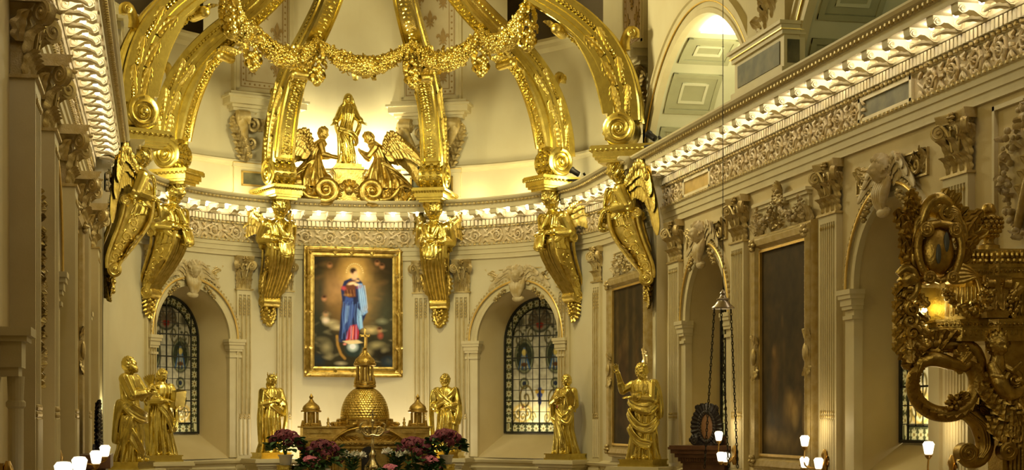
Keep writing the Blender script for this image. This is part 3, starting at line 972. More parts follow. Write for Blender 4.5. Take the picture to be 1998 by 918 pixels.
CH_HEAD = M().add(head((0, .2, 7.84), .2)).add(hair((0, .2, 7.84), .2, None, amp=.3, f=11))
CH_DRAPE = M()
for k in range(5):   # gathered scarf below the chin, scalloped like a shell
    a = (k - 2) * .32
    CH_DRAPE.add(tube(smooth_path([(sin(a) * .30, .12, 7.72), (sin(a) * .26, .2, 7.5), (sin(a) * .16, .2, 7.3), (sin(a) * .05, .14, 7.16)], 10), [.05, .085, .05, .02], 8))
CH_DRAPE.add(ell((0, .14, 7.2), (.2, .09, .09), 12, 7))
CH_WING = {}
for s in (-1, 1):
    w = M(); wv = wing_mesh(.72, .34, 3, 6)
    w.add(wv.vf(), Matrix.Translation((s * .14, .1, 7.72)) @ Matrix.Diagonal((s, 1, 1, 1)) @ Matrix.Rotation(-.62, 4, 'Y'))
    CH_WING[s] = w.mesh('wing')
CH_HM = CH_HEAD.mesh('cherub_head'); CH_DM = CH_DRAPE.mesh('scarf')
def foliage_panel(s):
    m = M()
    for k in range(5):
        m.add(leaf(.34, .12, .9, 4, 9, 5), TM((s * (.55 + k * .12), .04, 7.72 + .07 * (k % 2))) @ Matrix.Rotation(s * (1.2 - k * .15), 4, 'Y'))
    m.add(tube([(a, .06, b) for a, b in spiral2((s * .95, 7.78), .13, 1.4, 0, s, 18)], [.035, .02], 6))
    for (a, b, c, d) in ((.45, 1.25, 7.98, 8.01), (.45, 1.25, 7.60, 7.63), (1.22, 1.25, 7.6, 8.01)):
        m.add(box(min(s * a, s * b), max(s * a, s * b), -.02, .045, c, d))
    m.add(box(min(s * .45, s * 1.25), max(s * .45, s * 1.25), -.02, .012, 7.6, 8.01))
    return m
FOL = {s: foliage_panel(s).mesh('foliage_panel') for s in (-1, 1)}
SPRAYS = {}
for s in (-1, 1):   # small rosette sprigs on the shoulders of the arch
    SPRAY = SPRAYS[s] = M()
    for k in range(3):
        SPRAY.add(rosette(.09, 5, .06), TM((s * (.5 + .13 * k), .1, 7.42 - .11 * k)))
SPRAYS = {s: SPRAYS[s].mesh('rose_sprig') for s in SPRAYS}
def cherub(label, o, n, m_=RELIEF):
    r = thing('cherub_keystone', label, 'cherub relief', (o[0], o[1], -.02), rz_of(n))
    link('cherub_head', CH_HM, m_, r); link('scarf', CH_DM, m_, r)
    for s in (-1, 1):
        link('wing', CH_WING[s], m_, r); link('foliage_panel', FOL[s], CAPGOLD, r)
    for s in (-1, 1): link('rose_sprig', SPRAYS[s], CAPGOLD, r)
    return r
cherub('winged cherub head over the left stained-glass niche of the apse', apse_pt(-43.4), apse_n(-43.4))
cherub('winged cherub head over the right stained-glass niche of the apse', apse_pt(49.4), apse_n(49.4))
cherub('winged cherub head over the small arched niche behind the hanging smoke bell', (RX, 32.12), (-1, 0))
cherub('winged cherub head over the large arched niche beside the throne canopy', (RX, 23.4), (-1, 0))

# ------------------------------------------------------------------ swags over the paintings
def garland_blob(m, path, r0, r1, seed, dens=1.0):
    q = random.Random(seed)
    P = np.asarray(path)
    n = len(P)
    for i in range(n):
        t = i / (n - 1); r = r0 + (r1 - r0) * sin(pi * t)
        for k in range(int(5 * dens)):
            a = q.uniform(0, 2 * pi); d = Vector((cos(a), sin(a) * .8, sin(a + 1.3))) * r * .75
            c = P[i] + np.array(d)
            rr = r * q.uniform(.35, .55)
            if q.random() < .45: m.add(ell(c, (rr, rr, rr), 7, 5))
            else: m.add(leaf(rr * 3.0, rr * .8, 1.4, 3, 6, 4), TR(c, q.uniform(0, 6), q.uniform(0, 6), q.uniform(0, 6)))
def swag(label, o, n, w):
    r = thing('swag_relief', label, 'swag relief', (o[0], o[1], 0), rz_of(n))
    m = M()
    for x0, x1 in ((-w, -.28), (.28, w)):
        m.add(box(x0, x1, -.02, .14, 7.96, 8.02)); m.add(box(x0 + .03, x1 - .03, -.02, .10, 7.90, 7.96)); m.add(box(x0 + .06, x1 - .06, -.02, .05, 7.66, 7.9))
    m.add(box(-.3, .3, -.02, .12, 7.86, 7.95))
    link('shelf_moulding', m, TRIM, r, smooth=False)
    for s in (-1, 1):
        g = M()
        garland_blob(g, smooth_path([(s * .12, .14, 7.9), (s * .4, .16, 7.66), (s * .75, .16, 7.58), (s * 1.05, .14, 7.82)], 15), .05, .10, 3 + s)
        garland_blob(g, smooth_path([(s * 1.05, .14, 7.85), (s * 1.1, .12, 7.65), (s * 1.16, .1, 7.46)], 7), .06, .06, 9 + s)
        for k in range(3): g.add(leaf(.34, .10, 1.1, 3, 8, 5), TM((s * (1.1 + .08 * k), .06, 7.42)) @ Matrix.Rotation(s * .4 * k, 4, 'Y'))
        link('garland', g, RELIEF, r)
    wr = M()
    garland_blob(wr, [(.24 * cos(a), .15, 7.78 + .30 * sin(a)) for a in np.linspace(0, 2 * pi, 20)], .06, .07, 21)
    for k in range(7): wr.add(leaf(.26, .08, .8, 3, 8, 5), TM((0, .12, 8.05)) @ Matrix.Rotation((k - 3) * .35, 4, 'Y'))
    link('wreath', wr, CAPGOLD, r)
    return r
swag('carved garland and wreath shelf above the tall dark painting on the right wall', (RX, 27.85), (-1, 0), 1.32)
swag('carved garland and wreath shelf above the narrow painting at the right end of the apse', (RA, 36.75), (-1, 0), 1.2)

# ------------------------------------------------------------------ framed paintings
def frame_sweep(w, h, z0, prof):
    """Rectangular frame: prof (d outwards from the canvas edge, y)."""
    R = []
    for sx, sz in ((1, 0), (1, 1), (-1, 1), (-1, 0)):
        R.append(np.array([(sx * (w / 2 + d), y, (z0 - d) if sz == 0 else (z0 + h + d)) for d, y in prof]))
    return rings(R, closed=True)

def carved_frame(m, w, h, z0, band, y, step, L, wd):
    """Rows of small tongues round a frame."""
    n = int(h / step)
    for i in range(n + 1):
        z = z0 + h * i / n
        for s in (-1, 1): m.add(leaf(L, wd, .8, 2, 6, 4), TM((s * (w / 2 + band), y, z)) @ Matrix.Rotation(s * pi / 2, 4, 'Y'))
    n = int(w / step)
    for i in range(n + 1):
        x = -w / 2 + w * i / n
        m.add(leaf(L, wd, .8, 2, 6, 4), TM((x, y, z0 + h + band)))
        m.add(leaf(L, wd, .8, 2, 6, 4), TM((x, y, z0 - band)) @ Matrix.Rotation(pi, 4, 'Y'))

def wall_painting(label, o, n, w, h, z0, canvas_me, big=True):
    r = thing('framed_painting', label, 'painting', (o[0], o[1], 0), rz_of(n))
    me = canvas_me
    c = link('canvas', me, PAINTM, r, (0, .05, z0), smooth=False)
    g = f = M().add(frame_sweep(w, h, z0, [(-.02, .03), (-.02, .08), (.02, .10), (.05, .07), (.07, .09), (.10, .16), (.20, .19), (.24, .16), (.26, .12), (.29, .12), (.31, .06), (.31, 0), (-.02, 0)]))
    fo = None
    carved_frame(g, w, h, z0, .10, .165, .12, .11, .045)
    for sx in (-1, 1):
        for dz in (0.02, -.02): pass
        k = M()
        k.add(ell((sx * (w / 2 + .16), .16, z0 + h * .48), (.11, .05, .17), 12, 8))
        for q in range(6): k.add(leaf(.26, .09, .5, 3, 8, 5), TM((sx * (w / 2 + .16), .15, z0 + h * .48 + (.18 if q < 3 else -.18))) @ Matrix.Rotation((q % 3 - 1) * .5 + (0 if q < 3 else pi), 4, 'Y'))
        link('side_cartouche', k, CAPGOLD, r)
        for zc in (z0 - .12, z0 + h + .12):
            g.add(rosette(.14, 6, .07), TM((sx * (w / 2 + .15), .16, zc)))
    link('frame', g, CAPGOLD, r, sharp=28)
    e = M().add(frame_sweep(w, h, z0, [(-.025, .06), (-.025, .105), (.022, .105), (.022, .06)]))
    link('gilt_fillet', e, GILTLINE, r, smooth=False)
    return r

p = Paint(2.22, 3.78, 60, 104, (46, 36, 16))
p.ellipse(.5, .3, .6, .55, (40, 31, 14), .9)
p.ellipse(.68, .78, .26, .16, (120, 96, 52), .9, .55, -.4); p.ellipse(.60, .74, .14, .14, (128, 104, 60), .8, .5)
p.ellipse(.74, .82, .09, .13, (134, 112, 66), .7, .55); p.ellipse(.92, .83, .05, .16, (128, 104, 58), .7, .4)
p.ellipse(.30, .62, .10, .34, (86, 62, 28), .9, .5); p.ellipse(.27, .5, .06, .07, (110, 84, 44), .8, .5)
p.ellipse(.46, .35, .04, .08, (84, 68, 36), .9, .5); p.ellipse(.5, .55, .05, .3, (66, 52, 24), .9, .5)
p.ellipse(.5, .93, .55, .12, (116, 96, 56), .9, .45); p.ellipse(.2, .9, .2, .1, (128, 104, 60), .9, .4)
p.ellipse(.8, .62, .12, .3, (60, 46, 22), .9, .5); p.ellipse(.7, .3, .3, .4, (36, 28, 12), .9, .7)
p.mottle(.28, 3, 5); p.mottle(.18, 4, 2); p.C *= 2.2
wall_painting('tall dark old painting in a carved frame between two pilasters on the right wall', (RX, 27.74), (-1, 0), 2.22, 3.78, 3.34, p.mesh('canvas'))
p = Paint(2.75, 3.72, 60, 90, (48, 38, 18))
for a in (.12, .42, .62, .9): p.ellipse(a, .3, .07, .9, (80, 64, 30), .8, .6)
p.ellipse(.3, .55, .2, .34, (66, 46, 24), .8, .7); p.ellipse(.6, .7, .22, .3, (74, 52, 30), .8, .6); p.ellipse(.45, .84, .4, .14, (86, 66, 36), .9, .5)
p.ellipse(.36, .36, .12, .16, (92, 70, 38), .8, .6); p.ellipse(.2, .42, .08, .1, (88, 66, 36), .8, .6)
p.ellipse(.72, .5, .08, .4, (96, 70, 30), .8, .4); p.ellipse(.2, .75, .1, .2, (52, 30, 18), .8, .7)
p.mottle(.3, 5, 5); p.mottle(.2, 6, 2); p.C *= 1.5
wall_painting('narrow-looking dark painting in a carved frame behind the statue with the raised hand', (RA, 36.80), (-1, 0), 2.7, 3.72, 3.40, p.mesh('canvas'))
p = Paint(2.2, 3.8, 24, 36, (46, 37, 18)); p.mottle(.3, 2, 5)
wall_painting('dark framed painting seen edge-on on the left wall between two shadowed pilasters', (LX + .02, 27.4), (1, 0), 2.2, 3.8, 3.34, p.mesh('canvas'))

# the bright picture over the altar: a robed figure standing on a globe among clouds, painted broadly
W_, H_ = 2.14, 2.98
p = Paint(W_, H_, 170, 236, (42, 38, 22))
p.ellipse(.46, .30, .52, .62, (150, 112, 56), 1.0, .95); p.ellipse(.30, .28, .30, .26, (168, 128, 82), .95, .7)
p.ellipse(.52, .13, .26, .30, (216, 170, 92), .95, .95); p.ellipse(.68, .38, .2, .5, (140, 120, 72), .95, .5)
p.ellipse(.08, .30, .10, .5, (40, 46, 34), .95, .8); p.ellipse(.06, .06, .3, .12, (44, 36, 20), .9, .85); p.ellipse(.92, .08, .28, .26, (52, 42, 24), .9, .9)
p.ellipse(.9, .5, .22, .5, (60, 62, 44), .95, .8); p.ellipse(.06, .62, .2, .32, (36, 38, 26), .9, .8)
for a, b, ra, rb, c in ((.22, .60, .13, .06, (172, 156, 112)), (.30, .64, .12, .05, (182, 166, 122)), (.14, .56, .07, .05, (166, 150, 108)), (.72, .66, .15, .07, (186, 164, 108)), (.80, .80, .14, .07, (150, 138, 94)),
                        (.16, .82, .10, .12, (128, 118, 84)), (.20, .90, .07, .06, (122, 112, 80)), (.34, .965, .10, .035, (160, 148, 116)), (.66, .86, .12, .08, (140, 126, 86)), (.10, .75, .12, .05, (96, 88, 60)), (.86, .58, .1, .05, (120, 120, 92))):
    p.ellipse(a, b, ra, rb, c, .8, .85)
p.ellipse(.88, .88, .17, .14, (26, 22, 14), .6, .95); p.ellipse(.06, .93, .12, .12, (24, 36, 44), .8, .8); p.ellipse(.97, .95, .16, .1, (34, 56, 72), .9, .8)
for a, b in ((.20, .08), (.13, .38), (.15, .52), (.80, .05), (.86, .08), (.83, .66)):   # small heads in the clouds
    p.ellipse(a, b, .045, .05, (176, 122, 82), .6, .8); p.ellipse(a, b - .016, .045, .03, (58, 36, 20), .6, .8)
p.ellipse(.15, .58, .06, .05, (206, 186, 160), .6, .8); p.ellipse(.84, .71, .05, .06, (150, 72, 52), .6, .7)
for k in range(14):
    a = pi * (.02 + .96 * k / 13)
    p.ellipse(.515 - .105 * cos(a), .145 - .085 * sin(a), .011, .011, (248, 226, 164), .9, .9)
p.ellipse(.515, .155, .13, .15, (250, 220, 150), .9, .55)
p.line([(.29, .72), (.30, .80), (.34, .88), (.39, .92)], .016, (150, 112, 48)); p.line([(.62, .9), (.66, .8), (.66, .72)], .014, (140, 110, 50), .8)
p.ellipse(.495, .825, .125, .13, (36, 48, 44), .25); p.ellipse(.49, .815, .085, .075, (226, 240, 232), .95, .95); p.ellipse(.49, .81, .045, .04, (255, 255, 250), .8, 1)
p.poly([(.38, .22), (.47, .19), (.56, .19), (.61, .23), (.65, .33), (.67, .5), (.60, .62), (.55, .74), (.45, .78), (.31, .77), (.33, .6), (.36, .42), (.34, .3)], (30, 40, 78))
p.poly([(.40, .36), (.52, .38), (.50, .54), (.42, .66), (.36, .70), (.36, .5)], (52, 74, 140), .9)
p.poly([(.55, .24), (.61, .24), (.65, .36), (.68, .5), (.62, .53), (.57, .42)], (120, 162, 214), .9)
p.poly([(.55, .46), (.60, .50), (.62, .64), (.57, .66), (.54, .58)], (136, 180, 228), .9)
p.poly([(.40, .44), (.45, .44), (.43, .58), (.38, .62)], (124, 158, 210), .6); p.poly([(.50, .32), (.55, .36), (.52, .46), (.49, .42)], (24, 30, 62), .8)
p.poly([(.46, .62), (.54, .61), (.57, .68), (.56, .74), (.40, .76), (.42, .68)], (188, 44, 38)); p.poly([(.47, .63), (.50, .63), (.49, .74), (.46, .75)], (236, 150, 130), .9)
p.poly([(.39, .27), (.44, .22), (.52, .21), (.53, .36), (.44, .37), (.38, .33)], (94, 52, 30)); p.ellipse(.43, .345, .07, .025, (170, 120, 52), .7, .8)
p.ellipse(.375, .285, .05, .035, (170, 62, 66), .6, .9, .4); p.ellipse(.575, .27, .05, .03, (172, 70, 74), .6, .9, -.4)
p.ellipse(.475, .24, .07, .025, (232, 192, 150), .6, .95, -.25); p.ellipse(.535, .25, .05, .024, (236, 196, 154), .6, .95, .25)
p.ellipse(.51, .19, .05, .035, (226, 178, 134), .6, .9); p.ellipse(.505, .145, .05, .062, (228, 178, 136), .4, 1, .2); p.ellipse(.495, .125, .058, .052, (58, 36, 20), .5, .95); p.ellipse(.525, .155, .035, .045, (232, 184, 142), .5, .95)
p.ellipse(.55, .215, .04, .02, (214, 170, 110), .6, .8)
p.poly([(.36, .765), (.44, .755), (.55, .75), (.62, .775), (.55, .785), (.44, .79)], (214, 190, 140)); p.ellipse(.39, .79, .03, .02, (220, 140, 120), .6, .8)
rr_ = random.Random(3)
for k in range(15):   # folds of the robe
    a0 = .36 + .015 * k; off = rr_.uniform(-.01, .01)
    c = (88, 120, 186) if k % 2 else (20, 26, 60)
    p.line([(a0 + off, .40 + .01 * (k % 4)), (a0 - .015 + off, .52), (a0 - .02 + .012 * (k % 3), .64), (a0 - .03 + .01 * (k % 4), .74)], .007, c, .45)
for k in range(8):
    a0 = .575 + .012 * k
    p.line([(a0 - .02, .26), (a0, .36), (a0 + .015, .46), (a0 - .005, .55 - .01 * k)], .007, (176, 206, 236) if k % 2 else (70, 104, 160), .5)
for k in range(7): p.line([(.455 + .015 * k, .63), (.45 + .016 * k, .69), (.43 + .02 * k, .75)], .006, (240, 120, 104) if k % 2 else (120, 20, 20), .5)
for k in range(6): p.line([(.40 + .02 * k, .30), (.41 + .02 * k, .35)], .006, (140, 92, 56) if k % 2 else (60, 32, 18), .5)
for k in range(60):   # broken clouds
    a, b = rr_.random(), rr_.uniform(.52, .98)
    if abs(a - .48) < .17: continue
    v = rr_.uniform(60, 150); p.ellipse(a, b, rr_.uniform(.03, .08), rr_.uniform(.015, .045), (v * 1.08, v, v * .72), .95, .4, rr_.uniform(-.6, .6))
for k in range(26):
    a, b = rr_.random(), rr_.uniform(.02, .55); v = rr_.uniform(70, 150)
    if abs(a - .5) < .16: continue
    p.ellipse(a, b, rr_.uniform(.05, .12), rr_.uniform(.03, .07), (v * 1.15, v * .86, v * .5), .95, .3, rr_.uniform(-.6, .6))
for _ in range(1): p.C[1:-1, 1:-1] = (p.C[1:-1, 1:-1] * 2 + p.C[:-2, 1:-1] + p.C[2:, 1:-1] + p.C[1:-1, :-2] + p.C[1:-1, 2:]) / 6
p.mottle(.08, 8, 6); p.C = np.clip(p.C * 1.45, 0, 1)
pic = thing('altar_picture', 'bright picture of a blue-robed figure on a globe, gilt framed above the altar dome', 'painting', (0.29, 44.19, 0), rz_of((0.02, -1)))
link('canvas', p.mesh('canvas'), PAINTM, pic, (0, .09, 5.40), smooth=False)
g = (M().add(frame_sweep(W_, H_, 5.40, [(-.015, .07), (-.015, .11), (.03, .13), (.09, .12), (.10, .14), (.13, .20), (.18, .23), (.21, .21), (.23, .16), (.26, .15), (.27, .02), (-.015, .02)])))
for sx in (-1, 1):
    for zz in (.18, .5, .82):
        for q in range(4): g.add(leaf(.11, .05, .8, 3, 7, 5), TM((sx * (W_ / 2 + .15), .21, 5.40 + H_ * zz)) @ Matrix.Rotation(q * pi / 2, 4, 'Y'))
    for zc in (5.40 - .14, 5.40 + H_ + .14):
        for q in range(5): g.add(leaf(.11, .06, .8, 3, 7, 5), TM((sx * (W_ / 2 + .15), .2, zc)) @ Matrix.Rotation(q * 2 * pi / 5, 4, 'Y'))
for xx in (-.5, .05, .5):
    for zc in (5.40 - .16, 5.40 + H_ + .16):
        for q in range(4): g.add(leaf(.10, .05, .8, 3, 7, 5), TM((xx, .2, zc)) @ Matrix.Rotation(q * pi / 2, 4, 'Y'))
link('frame', g, BRONZE, pic, sharp=28)

# ------------------------------------------------------------------ stained-glass windows
def glass_paint(w, h, half, seed, plain=False):
    nx, ny = (150, 226)
    p = Paint(w, h, nx, ny, (168, 164, 140))
    top = half / h   # head height fraction
    W2 = w
    def E(a, b, ra, rb, c, s=.3, o=1, rot=0): p.ellipse(a, b, ra, rb, c, s, o, rot)
    p.ellipse(.5, .9, .6, .34, (222, 206, 150), .9, .7)
    for s in (-1, 1):
        x = .5 + s * .22
        for rr, c in ((.15, (60, 62, 44)), (.135, (120, 122, 92)), (.12, (52, 58, 44))): E(x, .43, rr, rr * 1.45, c, .12)
        for k in range(-3, 4): p.line([(x, .37), (x + k * .026, .52)], .011, (60, 92, 130) if k % 2 else (150, 150, 120))
        E(x, .40, .04, .045, (196, 178, 96), .4); E(x, .49, .06, .03, (84, 60, 40), .4)
        for rr, c in ((.075, (70, 72, 50)), (.055, (140, 140, 110)), (.03, (40, 46, 60))): E(x, .63, rr, rr, c, .2)
        x2 = .5 + s * .24
        for q in range(4): E(x2, .85, .16 - .035 * q, .12 - .028 * q, (204, 176, 96) if q % 2 == 0 else (232, 222, 184), .15, .75)
        E(x2, .80, .022, .03, (130, 50, 44), .4)
        for q in range(5): p.line(spiral2((.5 + s * (.10 + .07 * q), .88 - .03 * (q % 2)), .045, 1.3, q, s, 14), .008, (120, 108, 60))
        pts = spiral2((.5 + s * .2, .74), .11, 1.5, 0, s, 30)
        p.line(pts, .012, (96, 84, 44)); pts = spiral2((.5 + s * .30, .30), .08, 1.4, pi, -s, 24); p.line(pts, .010, (88, 84, 60))
        pts = spiral2((.5 + s * .12, .28), .07, 1.4, 0, s, 24); p.line(pts, .010, (96, 92, 64))
        for k in range(9): E(.5 + s * (.12 + .03 * k), .20 + .004 * k * k, .03, .02, (110, 108, 84) if k % 2 else (70, 72, 60), .5)
        E(.5 + s * .29, .17, .09, .09, (120, 116, 92), .2); E(.5 + s * .29, .17, .06, .06, (84, 82, 66), .2)
    E(.5, .70, .05, .075, (56, 64, 110), .3); E(.5, .76, .03, .06, (44, 50, 90), .3); E(.46, .69, .03, .03, (170, 140, 60), .3); E(.54, .69, .03, .03, (170, 140, 60), .3)
    E(.5, .165, .17, .15, (70, 72, 58), .1); E(.5, .165, .145, .125, (124, 118, 96), .15); E(.5, .185, .07, .085, (128, 44, 34), .4); E(.5, .135, .04, .05, (168, 156, 120), .4)
    for s in (-1, 1):
        for k in range(4): p.line([(.5, .17), (.5 + s * (.09 + .03 * k), .08 + .04 * k)], .014, (92, 82, 64))
    p.mottle(.22, seed, 6); p.mottle(.15, seed + 1, 3)
    # dark border with pale palmettes
    X = (0.5 - p.A) * w; Z = (1 - p.B) * h
    r = np.where(Z > h - half, np.hypot(X, Z - (h - half)), np.abs(X))
    edge = np.minimum(half - r, Z)
    bw = .27
    p.blend((edge < bw).astype(float), (66, 68, 44))
    t = np.where(Z > h - half, (h - half) + half * np.arctan2(Z - (h - half), np.abs(X) + 1e-6), np.where(Z < bw, X, Z))
    ph = (t / .24) % 1 - .5
    e2 = (edge - bw * .5) / (bw * .5)
    ang = np.arctan2(e2 * .12, ph * .24); rad = np.hypot(e2 * .13, ph * .24)
    pal = (rad < .108 * (.50 + .50 * np.abs(np.cos(4 * ang)))) & (edge < bw)
    p.blend(pal.astype(float), (176, 174, 136))
    p.blend(((rad < .03) & (edge < bw)).astype(float), (110, 92, 44))
    p.blend((np.abs(edge - bw) < .018).astype(float), (20, 20, 16)); p.blend((edge < .02).astype(float), (20, 20, 16))
    return p
def window(num, label_part, T, half, depth, spring, sill, seed):
    h = spring + half - sill
    w = 2 * half
    p = glass_paint(w, h, half, seed)
    keep = lambda c: (c[2] < h - half + .01) or hypot(c[0], c[2] - (h - half)) < half + .01
    me = p.mesh('window_%d' % num, keep)
    o = link('window_%d' % num, me, GLASSM, None, smooth=False)
    o['kind'] = 'structure'
    o.matrix_world = T @ TM((0, -depth + .03, sill))
    b = M()
    hd = lambda x: (h - half) + sqrt(max(0, half * half - x * x))
    for x in (-half + .27, 0, half - .27): b.add(box(x - .013, x + .013, .0, .03, .02, hd(x) - .02))
    for k in range(1, 12):
        z = k * h / 12.5
        hw = half - .02 if z < h - half else sqrt(max(.01, half ** 2 - (z - h + half) ** 2)) - .02
        t = .016 if k in (3, 7, 9) else .008
        b.add(box(-hw, hw, .0, .025, z - t, z + t))
    for k in range(1, 8):
        x = -half + .27 + k * (w - .54) / 8
        b.add(box(x - .005, x + .005, 0, .015, .27, hd(abs(x) + .2) - .1))
    link('lead_bars', b, LEAD, o, smooth=False)
    fr = M().add(rings([np.array([(x, 0, z - sill) for x, z in head_outline(half + e, sill - e, spring)]) + np.array([0, y, 0]) for e, y in ((.0, -.02), (.0, .05), (-.05, .05), (-.05, -.02))], cap=False))
    link('window_frame', fr, LEAD, o, smooth=False)
    # the night outside, with a lamp low behind the glass
    s = M().add(box(-half - .3, half + .3, -depth - 1.3, -depth - 1.25, sill - .3, spring + half + .3))
    s.add(box(-half - .3, half + .3, -depth - 1.3, -depth, sill - .35, sill - .3)); s.add(box(-half - .3, half + .3, -depth - 1.3, -depth, spring + half + .3, spring + half + .35))
    for q in (-1, 1): s.add(box(q * (half + .3) - .03, q * (half + .3) + .03, -depth - 1.3, -depth, sill - .35, spring + half + .35))
    so = struct('wall_window_shaft_%d' % num, s, PLASTER); so.matrix_world = T
    c = T @ Vector((0, -depth - .55, sill + .35))
    lamp('window_lamp', c, 42 if num < 3 else 70, (1.0, 0.93, 0.70), .12)
    c = T @ Vector((0, -depth - 1.0, sill + 1.9))
    lamp('window_lamp', c, 9, (1.0, 0.96, 0.80), .3)
window(1, '', NA[1][1], 1.14, .85, SPR, 3.62, 1)
window(2, '', NA[0][1], 1.18, .85, SPR, 3.62, 5)
window(3, '', NR[0][1], 1.28, .8, SPR, 3.62, 9)
window(4, '', NR[1][1], 1.30, .8, SPR, 3.62, 13)

# ------------------------------------------------------------------ upper apse: fleur-de-lis strips on scrolled corbels
def fleur(s=1.0, y=0.0):
    m = M()
    pet = [(0, .5), (.09, .3), (.10, .12), (.05, -.05), (-.05, -.05), (-.10, .12), (-.09, .3)]
    m.add(prism([(a * s, b * s) for a, b in pet], y, y + .012, 'y'))
    for k in (-1, 1):
        q = [(.04, -.04), (.08, .12), (.17, .24), (.27, .22), (.31, .10), (.25, .02), (.22, .10), (.16, .08), (.12, -.05)]
        m.add(prism([(k * a * s, b * s) for a, b in (q if k > 0 else q[::-1])], y, y + .012, 'y'))
        q = [(.03, -.1), (.12, -.14), (.18, -.26), (.10, -.24), (.03, -.16)]
        m.add(prism([(k * a * s, b * s) for a, b in (q if k > 0 else q[::-1])], y, y + .012, 'y'))
    m.add(box(-.17 * s, .17 * s, y, y + .014, -.10 * s, -.05 * s))
    m.add(prism([(.04 * s, -.1 * s), (0, -.36 * s), (-.04 * s, -.1 * s)], y, y + .012, 'y'))
    return m.vf()
FLEUR_ME = M().add(fleur(.62, .262)).mesh('fleur_de_lis'); FLEUR_AT = []
for r_ in range(7):
    for c_ in range(-1, 2):
        x = c_ * .40 + (0.2 if r_ % 2 else 0) - (.2 if r_ % 2 else 0)
        if r_ % 2 == 0 and c_ == 0: continue
        if r_ % 2 and c_ != 0: continue
        FLEUR_AT.append(((.36 if c_ > 0 else -.36) if c_ else 0, 13.3 + r_ * .50))
DOTS = M()
for k in range(24):
    for s in (-1, 1):
        DOTS.add(ell((s * .60, .262, 12.98 + k * .16), (.03, .012, .03), 6, 4))
for k in range(9):
    DOTS.add(ell((-.56 + k * .14, .262, 12.88), (.03, .012, .03), 6, 4))
for x0, x1, z0, z1 in ((-.68, -.66, 12.8, 17), (.66, .68, 12.8, 17), (-.68, .68, 12.8, 12.82), (-.54, -.52, 12.95, 17), (.52, .54, 12.95, 17), (-.54, .54, 12.95, 12.97)):
    DOTS.add(box(x0, x1, .255, .266, z0, z1))
def strip_corbel(label, o, n, bg, attic=True):
    r = thing('corbelled_strip', label, 'wall strip', (o[0], o[1], 0), rz_of(n))
    m = M(); m.add(box(-.86, .86, -.15, .25, 12.62, 18.4))
    for a, b, c, d in ((-.80, -.72, 12.7, 18), (.72, .80, 12.7, 18), (-.8, .8, 12.68, 12.76)): m.add(box(a, b, .2, .28, c, d))
    link('strip', m, TRIM, r, smooth=False)
    link('stencilled_ground', M().add(box(-.70, .70, .2, .256, 12.78, 18.2)), bg, r, smooth=False)
    for fx, fz in FLEUR_AT: link('fleur_de_lis', FLEUR_ME, STENCIL, r, (fx, 0, fz), smooth=False)
    link('stencilled_border', M().add(DOTS.vf()), STENCIL, r, smooth=False)
    s = M()
    for z0, z1, w, y in ((12.14, 12.22, .92, .34), (12.22, 12.30, .98, .42), (12.30, 12.46, 1.10, .56), (12.46, 12.52, 1.16, .62), (12.52, 12.62, 1.05, .5), (12.0, 12.14, .62, .30)):
        s.add(box(-w, w, -.15, y, z0, z1))
    link('shelf', s, TRIM, r, smooth=False)
    b = M()
    for sx in (-1, 1):
        x0 = sx * .66
        b.add(stube(smooth_path([(x0, .34, 12.1), (x0 + sx * .06, .44, 11.95), (x0, .36, 11.7), (x0 - sx * .10, .2, 11.45), (x0 - sx * .22, .12, 11.2), (x0 - sx * .28, .06, 11.0)], 18), rsec(10), [(.19 - .006 * i, .09) for i in range(18)], (1, 0, 0)))
        b.add(volute(.19, .17, 1.8), TM((x0, .36, 11.96))); b.add(volute(.09, .09, 1.6), TM((x0 - sx * .26, .1, 11.02)))
        for k in range(5):
            b.add(leaf(.46, .19, 1.3, 4, 11, 7), TM((x0 + sx * .10 - sx * .07 * k, .34 - .05 * k, 11.92 - .17 * k)) @ Matrix.Rotation(pi - sx * .25, 4, 'Y'))
            b.add(leaf(.40, .15, 1.3, 4, 10, 6), TM((x0 + sx * (.26 - .06 * k), .28 - .04 * k, 12.0 - .18 * k)) @ Matrix.Rotation(pi + sx * .9, 4, 'Y'))
        b.add(tube([(a, .18, c) for a, c in spiral2((sx * .30, 11.82), .20, 1.5, pi / 2, sx, 22)], [.065, .03], 7))
        b.add(tube([(a, .14, c) for a, c in spiral2((sx * .34, 11.36), .15, 1.4, -pi / 2, -sx, 20)], [.055, .03], 7))
        b.add(tube(smooth_path([(0, .22, 12.06), (sx * .2, .26, 12.12), (sx * .42, .26, 12.02), (sx * .5, .24, 11.9)], 10), [.05, .04, .03], 7))
    for k in range(7): b.add(leaf(.34, .10, 1.0, 3, 8, 5), TM((0, .12, 11.75)) @ Matrix.Rotation((k - 3) * .45, 4, 'Y'))
    link('scrolled_corbel', b, CAPGOLD, r)
    if attic:
        a = M(); a.add(box(-.80, .80, -.1, .10, 9.75, 10.72)); a.add(box(-.84, .84, -.1, .15, 10.7, 10.80)); a.add(box(-.84, .84, -.1, .14, 9.75, 10.02))
        link('attic_block', a, TRIM, r, smooth=False)
        link('marble_panel', M().add(box(-.55, .55, .0, .112, 10.24, 10.56)), MARBLE, r, smooth=False)
        fr = M()
        for x0, x1, z0, z1 in ((-.6, .6, 10.55, 10.6), (-.6, .6, 10.2, 10.25), (-.6, -.55, 10.2, 10.6), (.55, .6, 10.2, 10.6), (-.84, .84, 10.795, 10.815)): fr.add(box(x0, x1, .0, .135 if z0 < 10.7 else .155, z0, z1))
        link('gilt_frame', fr, GILTLINE, r, smooth=False)
    return r
RU0 = RU - .02
strip_corbel('fleur-de-lis wall strip on a scrolled corbel, left of the central gilt figure', apse_pt(-20.3, RU0), apse_n(-20.3), STENCILBG)
